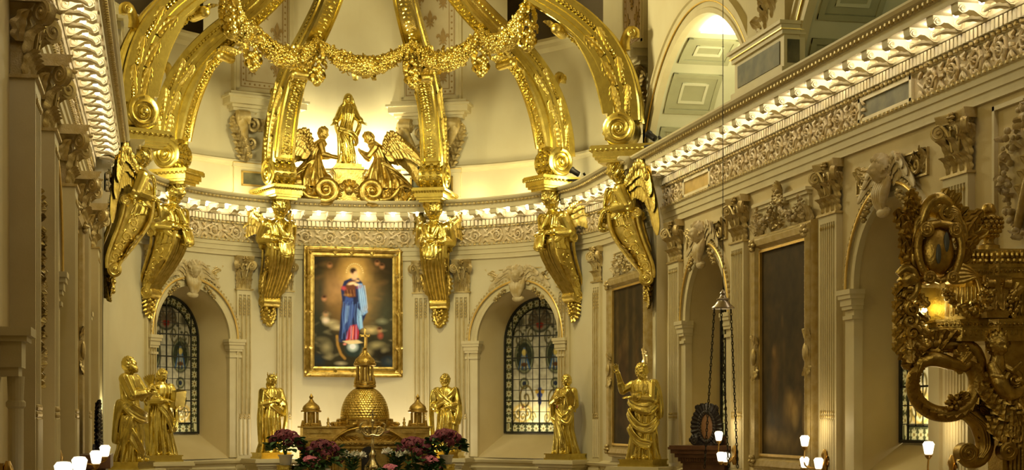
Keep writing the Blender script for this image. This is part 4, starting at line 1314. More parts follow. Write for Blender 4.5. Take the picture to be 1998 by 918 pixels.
strip_corbel('fleur-de-lis wall strip on a scrolled corbel, right of the central gilt figure', apse_pt(23.0, RU0), apse_n(23.0), STENCILBG)
strip_corbel('pinkish fleur-de-lis wall strip beside the gallery arch at the right corner', (RU0, 37.0), (-1, 0), PINKBG, False)
strip_corbel('fleur-de-lis wall strip at the left corner behind the ribs of the crown', (-RU0 + .1, 36.9), (1, 0), STENCILBG, False)

# oval wreath panel on the right wall beyond the canopy
r = thing('wreath_panel', 'carved wreath and trophy panel on the right wall above the canopy urn', 'relief panel', (RX, 19.0, 0), rz_of((-1, 0)))
m = M()
for a, b, c, d in ((-1.2, -1.14, 6.2, 8.2), (1.14, 1.2, 6.2, 8.2), (-1.2, 1.2, 8.14, 8.2), (-1.2, 1.2, 6.2, 6.26)): m.add(box(a, b, -.02, .06, c, d))
link('panel_frame', m, TRIM, r, smooth=False)
m = M(); garland_blob(m, [(.78 * cos(a), .1, 7.15 + .85 * sin(a)) for a in np.linspace(0, 2 * pi, 44)], .10, .10, 5); 
for k in range(7): m.add(leaf(.3, .1, .6, 3, 8, 5), TM((0, .1, 7.95)) @ Matrix.Rotation((k - 3) * .4, 4, 'Y'))
m.add(ell((0, .1, 8.0), (.2, .1, .2), 12, 8))
link('wreath', m, RELIEF, r)
m = M()
for s in (-1, 1):
    m.add(tube(smooth_path([(s * .5, .08, 6.5), (s * .2, .1, 7.1), (-s * .1, .1, 7.5), (-s * .3, .08, 7.75)], 12), [.06, .05, .03], 7))
    for k in range(5): m.add(leaf(.3, .1, 1, 3, 8, 5), TM((s * .3 - s * .08 * k, .08, 6.8 + .18 * k)) @ Matrix.Rotation(s * .6, 4, 'Y'))
link('trophy', m, CAPGOLD, r)
# ------------------------------------------------------------------ figure building
def v3(*a): return np.array(a, float)

def robe(levels, folds=11, amp=0.1, seed=0, n=72, twist=0.6, nz=60, zt=None):
    """Draped body as a loft of ellipses (z, cx, cy, rx, ry, fold depth)."""
    L = np.array(levels, float)
    q = random.Random(seed)
    ph = [q.uniform(0, 6.3) for _ in range(6)]
    Z = np.linspace(L[0, 0], L[-1, 0], nz)
    I = [np.interp(Z, L[:, 0], L[:, k]) for k in range(1, 6)]
    A = np.arange(n) * 2 * pi / n
    R = []
    H = L[-1, 0] - L[0, 0]
    for i, z in enumerate(Z):
        t = (z - L[0, 0]) / H
        w = (np.abs(np.sin((folds * A + ph[0] + twist * 6 * t + 1.2 * np.sin(2 * A + ph[1]) + .6 * sin(5 * t + ph[2])) / 2)) ** 0.7)
        w2 = np.abs(np.sin((folds * 1.7 * A + ph[3] - twist * 5 * t + np.sin(3 * A + ph[4])) / 2))
        k = 1 + I[4][i] * ((w - .62) * 2.1 + (w2 - .6) * 1.1)
        R.append(np.c_[I[0][i] + I[2][i] * k * np.cos(A), I[1][i] + I[3][i] * k * np.sin(A), np.full(n, z)])
    return rings(R)

def hand(m, w, d, up, s, curl=0.35, spread=0.18):
    """Hand at wrist w pointing along d, back of the hand towards up; s is the hand length."""
    w = np.array(w, float); d = np.array(d, float); d /= np.linalg.norm(d)
    u = np.array(up, float); u -= d * (u @ d); u /= np.linalg.norm(u)
    l = np.cross(d, u)
    m.add(cap(w, w + d * s * .22, s * .17, s * .2, 8))
    for k in (-1, 0, 1): m.add(cap(w + d * s * .1 + l * s * .07 * k, w + d * s * .48 + l * s * .11 * k, s * .11, s * .09, 7))
    for k, ln in zip((-1.5, -.5, .5, 1.5), (.36, .46, .48, .40)):
        a = w + d * s * .48 + l * s * .10 * k
        dd = d + l * spread * k * .5 - u * curl * .4; dd /= np.linalg.norm(dd)
        b = a + dd * s * ln * .5
        d2 = dd - u * curl; d2 /= np.linalg.norm(d2)
        m.add(cap(a, b, s * .062, s * .056, 7)); m.add(cap(b, b + d2 * s * ln * .52, s * .055, s * .042, 7))
    a = w + d * s * .12 + l * s * .16
    d2 = d * .6 + l * .75 - u * .25; d2 /= np.linalg.norm(d2)
    b = a + d2 * s * .26
    d3 = d * .9 + l * .25 - u * .2; d3 /= np.linalg.norm(d3)
    m.add(cap(a, b, s * .075, s * .065, 7)); m.add(cap(b, b + d3 * s * .22, s * .06, s * .048, 7))

def arm(m, pts, H, sleeve=True, up=(0, 0, 1), hs=1.0, curl=.35, spread=.18, r=(.047, .04, .026)):
    S, E, W = [np.array(p, float) * H for p in pts]
    r = [k * H for k in r]
    if sleeve:
        m.add(cap(S, E, r[0] * 1.25, r[1] * 1.35)); m.add(cap(E, E * .35 + W * .65, r[1] * 1.3, r[1] * 1.25))
        for k in range(4):
            t = .15 + .25 * k; c = S * (1 - t) + E * t
            m.add(cap(c + v3(0, 0, -r[0] * 1.0), c + (E - S) * .22 + v3(0, 0, -r[0] * 1.3), r[0] * .35, r[0] * .3))
        m.add(cap(E * .5 + W * .5, E * .42 + W * .58 + v3(0, 0, -.05 * H), r[1] * 1.15, r[1] * .6))
    else:
        m.add(cap(S, E, r[0], r[1])); m.add(cap(E, E * .6 + W * .4, r[1] * 1.05, r[1]))
    m.add(cap(E, W, r[1], r[2]))
    hand(m, W, W - E, up, .105 * H * hs, curl, spread)

def drape(m, path, r, n=4, seed=0, flat=.9, axis=(0, 0)):
    """A sash of cloth: parallel folds following a path over the body."""
    q = random.Random(seed)
    path = [np.array(path[0]) * v3(.70, .70, 1)] + list(path) + [np.array(path[-1]) * v3(.78, .78, 1)]
    P = smooth_path(path, 22)
    _, T, N, B = frames(P)
    O = P * v3(1, 1, 0); O = O / (np.linalg.norm(O, axis=1)[:, None] + 1e-6)
    X = np.cross(T, O); X /= np.linalg.norm(X, axis=1)[:, None] + 1e-6
    k = n + 2
    for i in range(k):
        off = (i - (k - 1) / 2) * r * 2.0 / k
        dip = q.uniform(-.12, .22) * r
        ph = q.uniform(0, 6)
        Q = [P[j] + X[j] * (off + .12 * r * sin(.5 * j + ph)) + O[j] * dip for j in range(len(P))]
        m.add(tube(Q, [r * .20, r * q.uniform(.30, .42), r * q.uniform(.28, .40), r * .22], 7))
    m.add(stube(P, rsec(10, 2.2), None)) if False else None
    for i in range(3):
        off = (i - 1) * r * .55
        m.add(tube([P[j] + X[j] * off - O[j] * r * .35 for j in range(len(P))], r * .46, 7))

def statue(H, spec, seed=1, name='statue'):
    """Standing draped figure, facing +y, feet at z = 0; +x is the figure's right-hand side."""
    m = M()
    s = spec.get('sway', .02); lean = spec.get('lean', 0.0)
    lv = [(0, 0, 0, .150, .130, .16), (.02, 0, 0, .150, .130, .16), (.14, s * .3, .01, .128, .112, .15), (.30, s, .015, .115, .102, .11), (.46, s * 1.2, .005, .118, .100, .07), (.56, s * .6, 0, .100, .085, .05),
          (.62, 0, 0, .095, .078, .06), (.72, -s * .4, lean * .5 + .004, .112, .086, .06), (.79, -s * .5, lean * .8, .122, .078, .04), (.825, -s * .5, lean, .098, .062, .02), (.85, -s * .5, lean * 1.1, .048, .046, 0), (.88, -s * .5, lean * 1.2, .036, .038, 0)]
    m.add(robe([(z * H, a * H, b * H, c * H * (spec.get('wide', 1.14) if z < .84 else 1), d * H, e * 1.15) for z, a, b, c, d, e in lv], spec.get('folds', 11) + 3, 1, seed, n=96, twist=spec.get('twist', .5), nz=80))
    hc = np.array(spec.get('head', (-s * .5, lean * 1.3 + .012, .927))) * H
    R = (Matrix.Rotation(spec.get('turn', 0), 3, 'Z') @ Matrix.Rotation(spec.get('tilt', 0), 3, 'X') @ Matrix.Rotation(spec.get('roll', 0), 3, 'Y'))
    hr = .070 * H
    m.add(cap(np.array((-s * .5, lean, .83)) * H, hc - v3(0, 0, .03 * H), .036 * H, .034 * H))
    m.add(head(hc, hr, R))
    m.add(hair(hc, hr * 1.04, R, amp=spec.get('curl', .16) * 1.5, f=12, seed=seed))
    RR = lambda p: hc + np.array(R @ Vector(p)) * hr
    if spec.get('beard'):
        m.add(ell(RR((0, .45, -.85)), (hr * .5, hr * .42, hr * .55 * spec['beard']), 14, 10, R=R, fn=lambda d: 1 + .15 * sin(9 * d[0] + 7 * d[2])))
        for k in (-1, 1): m.add(ell(RR((k * .5, .3, -.55)), (hr * .26, hr * .4, hr * .4), 10, 8, R=R))
    if spec.get('long'):
        for k in (-1, 1): m.add(tube([RR((k * .6, -.3, .1)), RR((k * .8, -.4, -.6)), RR((k * .7, -.25, -1.3)), RR((k * .75, .05, -1.9))], [hr * .32, hr * .34, hr * .18], 7))
        m.add(ell(RR((0, -.85, .15)), (hr * .5, hr * .45, hr * .45), 10, 8))
    if spec.get('veil'):
        m.add(ell(RR((0, -.2, .1)), (hr * .98, hr * 1.0, hr * 1.08), 20, 14, R=R, fn=lambda d: 1 - .34 * max(0, d[1]) ** .7))
        for k in (-1, 1): m.add(tube([RR((k * .75, -.15, .2)), RR((k * .95, -.2, -.8)), (np.array((k * .11, -.02, .80))) * H], [hr * .3, hr * .34, hr * .4], 8))
    for k in (-1, 1):   # feet under the hem
        m.add(cap(np.array((k * .055, .06, .022)) * H, np.array((k * .07 + s, .155, .016)) * H, .026 * H, .020 * H))
    for a in spec.get('arms', []):
        arm(m, a[0], H, **(a[1] if len(a) > 1 else {}))
    for d in spec.get('drapes', []):
        drape(m, [np.array(p) * H for p in d[0]], d[1] * H, d[2] if len(d) > 2 else 4, seed + 3)
    for l in spec.get('cloaks', []):
        m.add(robe([(z * H, a * H, b * H, c * H, d * H, e) for z, a, b, c, d, e in l], 9, 1, seed + 5, nz=40))
    return fuse(m, .0048 * H, 1, name)

def plinth(r, w, d, z0, z1, material=GOLD):
    m = M().add(box(-w, w, -d, d, z0 + .02, z1 - .03)).add(box(-w - .03, w + .03, -d - .03, d + .03, z0, z0 + .05)).add(box(-w - .025, w + .025, -d - .025, d + .025, z1 - .03, z1))
    return link('plinth', m, material, r, smooth=False)
def pedestal(label, loc, rz, w=.52, top=2.98):
    r = thing('statue_pedestal', label, 'pedestal', (loc[0], loc[1], 0), rz)
    m = M()
    for z0, z1, e in ((0, top - .5, 0), (top - .5, top - .42, .02), (top - .24, top - .18, .03), (top - .18, top - .10, .08), (top - .10, top - .04, .13), (top - .04, top, .11)):
        m.add(box(-w - e, w + e, -w * .8 - e, w * .8 + e, z0, z1))
    m.add(box(-w, w, -w * .8, w * .8, top - .42, top - .24))
    link('pedestal_block', m, PALE, r, smooth=False)
    return r

def place_statue(label, loc, n, H, spec, seed, extras=None, pl='gold', ped='', z=2.98):
    rz = rz_of(n)
    pedestal(ped, loc, rz, top=z)
    r = thing('gilded_statue', label, 'statue', (loc[0], loc[1], z), rz)
    plinth(r, .40, .34, 0, .16)
    o = link('figure', statue(H, spec, seed, 'figure'), GOLD, r, (0, 0, .15), sharp=70)
    if extras: extras(r, H)
    return r

def crown(r, H):
    m = M()
    m.add(rings([np.c_[rr * np.cos(np.arange(20) * pi / 10), rr * np.sin(np.arange(20) * pi / 10), np.full(20, z)] for rr, z in ((.052, 0), (.057, .02), (.055, .035), (.049, .03), (.047, 0))]))
    for k in range(8):
        a = k * pi / 4
        m.add(cap((.054 * cos(a), .054 * sin(a), .03), (.066 * cos(a), .066 * sin(a), .075 if k % 2 else .055), .008, .004, 6))
    link('crown', M().add(m.vf(), TR((.0, .015 * H, .15 + .965 * H), rx=-.15, s=H)), GOLD, r)
def palm(r, H):
    m = M()
    for k in range(11):
        a = (k - 5) * .075
        m.add(leaf((.36 - .02 * abs(k - 5)) * H, (.027) * H, .35, 1, 10, 5), TR((-.125 * H, .075 * H, .15 + .50 * H), ry=-.12 + a * .9, rx=-.1))
    link('palm_sheaf', m, GOLD, r)
def book(r, H):
    m = M().add(box(-.09 * H, .09 * H, -.035 * H, .035 * H, -.10 * H, .10 * H)).add(box(-.085 * H, .095 * H, -.028 * H, .028 * H, -.095 * H, .095 * H))
    link('book', M().add(m.vf(), TR((-.15 * H, .16 * H, .15 + .66 * H), rx=-.25, rz=.5, ry=.1)), GOLD, r, smooth=False)
    q = M()
    for k in range(7): q.add(leaf(.16 * H, .022 * H, .3, 1, 8, 5), TR((.115 * H, .0, .15 + .80 * H), ry=.75 - k * .16))
    link('quill_feathers', q, GOLD, r)
def bowl(r, H):
    link('vessel', M().add(lathe([(.02, 0), (.06, .02), (.085, .07), (.07, .12), (.03, .13)], 18), TR((-.0 * H, .15 * H, .15 + .60 * H), s=.75 * H)), GOLD, r)

# ------------------------------------------------------------------ the six standing statues
WN = lambda a: apse_n(a)
S3 = dict(sway=.02, turn=.5, tilt=-.30, roll=.12, curl=.25, long=True, folds=12,
          arms=[(((.115, 0, .79), (.15, .05, .62), (.03, .135, .66)), dict(up=(0, 1, .4))), (((-.115, 0, .79), (-.16, .04, .62), (-.03, .14, .70)), dict(up=(0, 1, .3)))],
          drapes=[([(.14, .03, .80), (.17, .06, .6), (.18, .05, .4), (.16, .02, .12)], .045, 5), ([(-.14, .02, .78), (-.18, .07, .6), (-.17, .10, .42), (-.13, .08, .2)], .042, 5), ([(.13, .08, .74), (0, .115, .60), (-.14, .08, .50)], .035, 4)])
place_statue('gilt statue of a crowned woman left of the altar, head bowed, hands at her breast', (-1.98, 42.95), WN(-18), 2.0, S3, 11, crown, ped='pale stone pedestal under the crowned gilt statue left of the altar')
S4 = dict(sway=-.02, turn=.15, tilt=-.05, beard=.8, curl=.22, folds=10,
          arms=[(((.12, 0, .79), (.165, .02, .63), (.10, .13, .56)), dict(up=(0, .5, 1))), (((-.12, 0, .79), (-.165, .03, .62), (-.05, .15, .585)), dict(up=(0, .5, 1)))],
          drapes=[([(.12, .06, .80), (.03, .115, .70), (-.08, .12, .62), (-.16, .08, .56)], .040, 5), ([(-.13, .05, .80), (-.06, .11, .72), (.04, .125, .64), (.13, .1, .58)], .036, 5), ([(.17, .02, .78), (.19, .04, .55), (.185, .03, .3), (.17, 0, .1)], .048, 5), ([(-.17, .03, .66), (-.185, .07, .5), (-.17, .08, .38)], .045, 5)])
place_statue('gilt statue of a bearded man in a crossed cloak, right of the altar', (2.57, 42.65), WN(24), 2.04, S4, 12, None, ped='pale stone pedestal under the cloaked gilt statue right of the altar')
S5 = dict(sway=.025, turn=.25, tilt=.06, curl=.18, folds=12, long=False,
          arms=[(((.115, 0, .79), (.18, .05, .65), (.02, .115, .72)), dict(up=(0, 1, .2))), (((-.115, 0, .79), (-.16, .02, .62), (-.12, .12, .52)), dict(up=(-1, .3, 0)))],
          drapes=[([(.17, .03, .70), (.20, .03, .58), (.19, .02, .45), (.14, .05, .36)], .05, 5), ([(.10, .08, .55), (0, .12, .45), (-.10, .10, .40), (-.14, .06, .5)], .035, 4), ([(.05, .11, .42), (-.02, .13, .28), (-.06, .11, .08)], .035, 4)])
place_statue('gilt statue of a woman, hand on breast, with palm sheaf, beside the right niche', (5.22, 40.2), (-.80, -.60), 1.98, S5, 13, palm, ped='pale stone pedestal under the gilt woman with the palm sheaf')
S6 = dict(sway=-.02, turn=.55, tilt=.1, beard=1.0, curl=.25, folds=9, twist=1.0,
          arms=[(((.125, 0, .79), (.20, .08, .72), (.235, .12, .90)), dict(up=(0, -1, 0), sleeve=False, curl=.08, spread=.4, hs=1.1)), (((-.125, 0, .79), (-.15, .06, .62), (.05, .16, .645)), dict(up=(0, .6, 1)))],
          drapes=[([(.12, .08, .62), (0, .13, .55), (-.12, .11, .53), (-.17, .02, .60)], .05, 6), ([(.12, .10, .50), (0, .14, .36), (-.12, .1, .33), (-.17, .02, .42)], .042, 5), ([(.10, .12, .34), (0, .13, .20), (-.12, .1, .16)], .04, 5), ([(-.15, 0, .80), (-.19, -.02, .62), (-.19, -.03, .45)], .045, 5)])
place_statue('gilt statue of a bearded man raising one open hand, right of the apse', (5.42, 34.1), (-.70, -.72), 2.06, S6, 14, bowl, ped='pale stone pedestal under the gilt man with the raised hand')
S2 = dict(sway=.02, turn=.35, tilt=-.2, curl=.2, folds=12, long=True,
          arms=[(((.115, 0, .79), (.155, .06, .64), (.0, .17, .64)), dict(up=(0, .4, 1))), (((-.115, 0, .79), (-.16, .06, .62), (-.12, .18, .56)), dict(up=(-1, 0, .2)))],
          drapes=[([(.13, .06, .78), (.06, .12, .62), (-.04, .14, .48), (-.10, .12, .30)], .045, 5), ([(.15, .02, .7), (.19, .03, .5), (.18, .02, .25), (.15, .0, .05)], .05, 5), ([(-.15, .05, .58), (-.16, .1, .42), (-.12, .12, .3)], .042, 4)])
place_statue('gilt statue of a woman holding a book, standing before the left stained-glass niche', (-4.78, 40.5), (.35, -.94), 2.06, S2, 15, book, ped='pale stone pedestal under the gilt woman with the book')
S1 = dict(sway=.015, turn=-.1, tilt=.42, beard=1.0, curl=.2, folds=9, twist=1.1, lean=-.01,
          arms=[(((.12, 0, .79), (.15, .09, .63), (.02, .20, .66)), dict(up=(0, .3, 1))), (((-.12, 0, .79), (-.15, .09, .63), (-.03, .20, .68)), dict(up=(0, .3, 1)))],
          drapes=[([(.13, .0, .60), (.15, .06, .52), (.06, .13, .44), (-.08, .13, .42)], .05, 6), ([(.16, .05, .42), (.17, .02, .28), (.12, -.04, .16)], .05, 5), ([(.16, -.02, .56), (.13, -.08, .40), (.13, -.1, .2)], .045, 5), ([(.14, .06, .3), (.1, .12, .16), (0, .13, .05)], .04, 4)])
place_statue('gilt statue of a bearded man looking up, in profile, leftmost of the statues', (-5.40, 34.4), (.92, -.38), 2.14, S1, 16, None, ped='pale stone pedestal under the leftmost gilt statue')

# ------------------------------------------------------------------ angel brackets carrying the crown
def angel_parts():
    H = 3.35
    m = M()
    o = v3(0, .70, 6.45)           # figure origin: local y = out from the wall
    lv = [(.545, 0, -.02, .100, .100, .05), (.60, 0, .0, .095, .085, .06), (.66, 0, .005, .098, .085, .08), (.72, 0, .005, .108, .086, .07), (.79, 0, .0, .108, .076, .04), (.82, 0, .0, .088, .06, .02), (.842, 0, .01, .042, .042, 0), (.89, 0, .02, .034, .036, 0)]
    m.add(robe([(z * H, a * H, b * H, c * H, d * H, e) for z, a, b, c, d, e in lv], 12, 1, 3, twist=.2))
    hc = v3(0, .055, .935) * H
    R = Matrix.Rotation(-.12, 3, 'X')
    hr = .068 * H
    m.add(cap(v3(0, .01, .84) * H, hc - v3(0, 0, .02 * H), .036 * H, .034 * H)); m.add(head(hc, hr, R)); m.add(hair(hc, hr * 1.12, R, amp=.40, f=11))
    for s in (-1, 1):
        m.add(ell(hc + v3(s * .62 * hr, -.15 * hr, -.25 * hr), (hr * .3, hr * .4, hr * .5), 12, 8, fn=lambda d: 1 + .2 * sin(11 * d[2] + 5 * d[1])))
        arm(m, ((s * .100, -.005, .785), (s * .120, -.055, .682), (s * .040, .095, .668)), H, up=(0, .4, 1), r=(.043, .037, .025))
        drape(m, [v3(s * .06, .10, .80) * H, v3(s * .03, .125, .73) * H, v3(0, .13, .69) * H], .018 * H, 3, 5)
        drape(m, [v3(s * .03, .13, .655) * H, v3(s * .035, .15, .60) * H, v3(s * .03, .155, .545) * H], .024 * H, 5, 7 + s)
        drape(m, [v3(s * .098, -.02, .70) * H, v3(s * .10, .03, .63) * H, v3(s * .075, .09, .60) * H, v3(0, .12, .59) * H], .016 * H, 4, 9 + s)
    drape(m, [v3(0, .135, .66) * H, v3(0, .155, .60) * H, v3(0, .16, .535) * H], .024 * H, 5, 2)
    mm = M().add(m.vf(), TM(Vector(o)))
    body = fuse(mm, .021, 1, 'figure')
    # S-shaped bracket
    c = M()
    ctrl = [(0, .66, 8.62), (0, .62, 8.30), (0, .47, 7.95), (0, .28, 7.62), (0, .13, 7.34), (0, .09, 7.12)]
    P = smooth_path(ctrl, 30)
    sc = smooth_path([(.30, .32), (.28, .32), (.26, .27), (.245, .21), (.235, .155), (.225, .12)], 30)
    c.add(stube(P, rsec(20, 4.5), [tuple(q) for q in sc]))
    T = np.gradient(P, axis=0); T /= np.linalg.norm(T, axis=1)[:, None]
    N = np.cross(T, v3(1, 0, 0))
    sgn = 1 if N[10][1] > 0 else -1
    F = P + sgn * N * sc[:, 1:2]; Bk = P - sgn * N * sc[:, 1:2]
    for k in (-2, -1, 0, 1, 2):   # reeds down the front
        c.add(tube(F + np.outer(sc[:, 0] * k * .36, v3(1, 0, 0)), .045 if k else .055, 6))
    for s in (-1, 1):
        c.add(tube(F + np.outer(sc[:, 0] * s * 1.0, v3(1, 0, 0)), .045, 6)); c.add(tube(Bk + np.outer(sc[:, 0] * s * 1.0, v3(1, 0, 0)), .04, 6))
        for k, i in enumerate((4, 9, 14, 18, 22)):   # running scroll on the flanks
            ctr = P[i]
            c.add(tube([(s * sc[i, 0] * .98, a, b) for a, b in spiral2((ctr[1], ctr[2]), .13 * (1 - k * .1), 1.4, k * pi, (-1) ** k, 18)], [.030, .018], 6))
            for q in range(3): c.add(ell((s * sc[i, 0], ctr[1] + .1 * cos(q * 2 + k), ctr[2] + .15 * sin(q * 2 + k)), (.03, .05, .035), 7, 5))
        c.add(volute(.12, .06, 1.6), TM((s * .30, .34, 8.58)))
    c.add(volute(.165, .25, 2.0), TM((0, .14, 7.12)))
    for k in range(5): c.add(leaf(.70, .15, .7, 5, 12, 6), Matrix.Translation((.11 * (k - 2), .34, 7.32)) @ Matrix.Rotation(-.42, 4, 'X') @ Matrix.Rotation((k - 2) * .1, 4, 'Y'))
    return body, c
AB, AC = angel_parts()
ACM = AC.mesh('bracket')
w = wing_mesh(1.32, .60, 3, 8)
WINGS = {}
for s in (-1, 1):
    WINGS[s] = M().add(w.vf(), Matrix.Translation((s * .34, .50, 9.24)) @ Matrix.Rotation(s * -.88, 4, 'Z') @ Matrix.Diagonal((s, 1, 1, 1)) @ Matrix.Rotation(-.05, 4, 'Y')).mesh('wing')
PEND = M()
for k in range(9): PEND.add(leaf(.42, .15, .9, 4, 9, 5), Matrix.Translation((.055 * (k % 3 - 1) * 2.2, .10 + .02 * (k // 3), 7.04 - .09 * (k // 3))) @ Matrix.Rotation(pi + (k % 3 - 1) * .35, 4, 'Y') @ Matrix.Rotation(.15, 4, 'X'))
for k in range(12): PEND.add(ell((.11 * cos(k * 2.4) * (1 - k / 16), .16 + .05 * sin(k * 2.4), 6.94 - k * .024), (.055, .06, .055), 8, 6))
PENDM = PEND.mesh('leaf_pendant')
ABA = M()
for z0, z1, e in ((9.72, 9.78, -.14), (9.78, 9.84, -.08), (9.84, 9.97, -.04), (9.97, 10.01, .0), (10.01, 10.06, .02), (10.06, 10.09, 0.0)):
    ABA.add(box(-.43 - e, .43 + e, -.2, 1.36 + e, z0, z1))
for k in range(12):
    ABA.add(ell((-.41 + k * .0745, 1.375, 9.985), (.032, .03, .03), 6, 5))
    for s in (-1, 1): ABA.add(ell((s * .445, .05 + k * .117, 9.985), (.03, .036, .03), 6, 5))
ABAM = ABA.mesh('abacus')
CC = (0.2, 38.2)
BASES = [((-5.95, 35.2), 'leftmost gilt angel bracket, seen from behind its shoulder with a large wing', -1),
         ((-5.14, 41.4), 'gilt angel bracket second from the left, over the left stained-glass niche', -1),
         ((-2.01, 44.0), 'gilt angel bracket directly left of the bright altar picture', 0),
         ((2.61, 43.75), 'gilt angel bracket directly right of the bright altar picture', 0),
         ((5.57, 40.5), 'gilt angel bracket over the woman with the palm sheaf, fifth from the left', 1),
         ((5.95, 35.0), 'rightmost gilt angel bracket, beside the start of the right nave cornice', 1)]
ribs = []
for i, (b, lab, side) in enumerate(BASES):
    n = Vector((CC[0] - b[0], CC[1] - b[1])).normalized()
    r = thing('angel_bracket', lab, 'angel bracket', (b[0], b[1], 0), rz_of(n), 'gilt angel brackets under the crown')
    link('figure', AB, GOLD, r, sharp=75); link('bracket', ACM, GOLDR, r); link('leaf_pendant', PENDM, GOLDR, r); link('abacus', ABAM, GOLD, r, smooth=False)
    for s in (-1, 1): link('wing', WINGS[s], GOLDR, r)

# ------------------------------------------------------------------ ribs of the crown
RC = [(.64, 10.62), (.66, 11.1), (.80, 11.7), (1.06, 12.25), (1.46, 12.76), (2.0, 13.22), (2.7, 13.68), (3.4, 14.2), (4.0, 14.8), (4.5, 15.6)]
RP = smooth_path([(0, a, b) for a, b in RC], 64)
RT = np.gradient(RP, axis=0); RT /= np.linalg.norm(RT, axis=1)[:, None]
RN = np.cross(RT, v3(1, 0, 0))        # normal in the plane of the rib
if RN[5][1] < 0: RN = -RN
# RN points to the inside (towards the crown's axis)
def rib_w(t): return .315 - .08 * t
def rib_h(t): return .38 - .15 * t
def rib_mesh():
    m = M()
    sec = [(-1, -.9), (-.92, -1.0), (-.6, -1.0), (-.5, -.86), (-.2, -.82), (0, -1.0), (.2, -.82), (.5, -.86), (.6, -1.0), (.92, -1.0), (1, -.9),
           (1.0, -.45), (.90, -.40), (.90, -.25), (1.04, -.15), (1.04, .1), (.90, .2), (.90, .5), (1.0, .6), (1.0, .95), (.75, 1.0), (.70, .84), (-.70, .84), (-.75, 1.0), (-1, .95), (-1, .6), (-.90, .5), (-.90, .2), (-1.04, .1), (-1.04, -.15), (-.90, -.25), (-.90, -.40), (-1, -.45)]
    R = []
    for i in range(64):
        t = i / 63
        w, h = rib_w(t), rib_h(t)
        R.append(np.array([RP[i] + v3(1, 0, 0) * a * w + RN[i] * b * h for a, b in sec]))
    m.add(rings(R))
    # thick lower sheath with a rounded lip, ending part of the way up
    k0, k1 = 3, 34
    R = []
    for i in range(k0, k1 + 1):
        u = (i - k0) / (k1 - k0)
        w = rib_w(i / 63) * .86; h = rib_h(i / 63)
        e = .20 * sin(pi * min(1, u * 1.0 + .12)) ** .5 + (.07 if u > .9 else 0)
        R.append(np.array([RP[i] + v3(1, 0, 0) * a * w + RN[i] * (h * .7 + b * (h * .3 + e)) for a, b in ((-1, 0), (-1, .85), (-.85, 1), (-.62, 1), (-.56, .8), (.56, .8), (.62, 1), (.85, 1), (1, .85), (1, 0))]))
    m.add(rings(R))
    return m
def rib_beads(m):
    # rosettes and husks down the soffit, beaded edges on the back
    for i in range(5, 62):
        t = i / 63
        e = .17 if i < 33 else 0
        p = RP[i] + RN[i] * (rib_h(t) * (1.0 if i < 33 else .84) + e * .72)
        if i % 3 == 0: m.add(ell(p, (.085, .035, .06), 9, 6))
        else:
            for s in (-1, 1): m.add(ell(p + v3(s * .06, 0, .0), (.055, .022, .03), 7, 5, R=Matrix.Rotation(s * .7, 3, 'Y')))
        for s in (-1, 1): m.add(ell(p + v3(s * .13, 0, .02), (.03, .02, .026), 6, 4))
    for i in range(2, 63):
        t = i / 63
        for s in (-1, 1): m.add(ell(RP[i] + v3(s * rib_w(t) * .98, 0, 0) - RN[i] * rib_h(t) * .33, (.022, .034, .034), 7, 5))
RIB_ = rib_mesh(); rib_beads(RIB_); RIBM = RIB_.mesh('rib_body')
RIB_PARTS = []      # (name, mesh): leaves on the flanks, the lip of the sheath, the curling hook leaf
for s in (-1, 1):
    for i in (3, 11, 20):
        ang = atan2(RT[i][1], RT[i][2])
        for q in (-.30, .12):
            RIB_PARTS.append(('acanthus_leaf', M().add(leaf(.62, .15, .30, 5, 15, 7), Matrix.Translation(Vector(RP[i] + v3(s * rib_w(i / 63) * .98, 0, 0) - RN[i] * q * rib_h(i / 63))) @ Matrix.Rotation(-ang, 4, 'X') @ Matrix.Rotation(-s * pi / 2, 4, 'Z') @ Matrix.Rotation(q * .8 * s, 4, 'Y')).mesh('acanthus_leaf')))
m = M(); i = 34
p = RP[i] + RN[i] * (rib_h(.54) + .16)
m.add(cap(p - v3(.25, 0, 0), p + v3(.25, 0, 0), .13, .13, 12))
for k in range(-2, 3): m.add(leaf(.36, .13, 1.4, 4, 9, 5), Matrix.Translation(Vector(p + v3(.12 * k, 0, 0))) @ Matrix.Rotation(-.7, 4, 'X') @ Matrix.Rotation(.15 * k, 4, 'Y'))
RIB_PARTS.append(('lip_scroll', m.mesh('lip_scroll')))
m = M(); i = 19
p = RP[i] - RN[i] * rib_h(.3)
m.add(tube(smooth_path([p, p - RN[i] * .10 + RT[i] * .18, p - RN[i] * .30 + RT[i] * .34, p - RN[i] * .40 + RT[i] * .24, p - RN[i] * .34 + RT[i] * .12], 14), [.13, .10, .09], 10, flat=.6)); m.add(volute(.10, .12, 1.4), TM(Vector(p - RN[i] * .33 + RT[i] * .24)))
RIB_PARTS.append(('hook_leaf', m.mesh('hook_leaf')))
SCRM = M()
SCRM.add(volute(.37, .34, 2.4, thick=.2), TM((0, .74, 10.46)))
for s in (-1, 1):
    SCRM.add(ell((s * .38, .74, 10.46), (.07, .10, .10), 14, 9))
for k in range(10):
    a = -pi / 2 + k * .34
    for x in (-.2, 0, .2): SCRM.add(ell((x, .74 + .365 * cos(a), 10.46 + .365 * sin(a)), (.07, .05, .05), 7, 5))
SCRMM = SCRM.mesh('base_scroll')
RIBLAB = ['leftmost gilt rib of the crown, rising from the scroll above the leftmost angel', 'second gilt rib from the left, crossing close behind the leftmost rib',
          'gilt rib left of the central gilt figure, rising over the picture side', 'gilt rib right of the central gilt figure, rising steeply', 'fifth gilt rib from the left, bowing over the plain apse wall on the right', 'rightmost gilt rib of the crown, nearest the gallery arch']
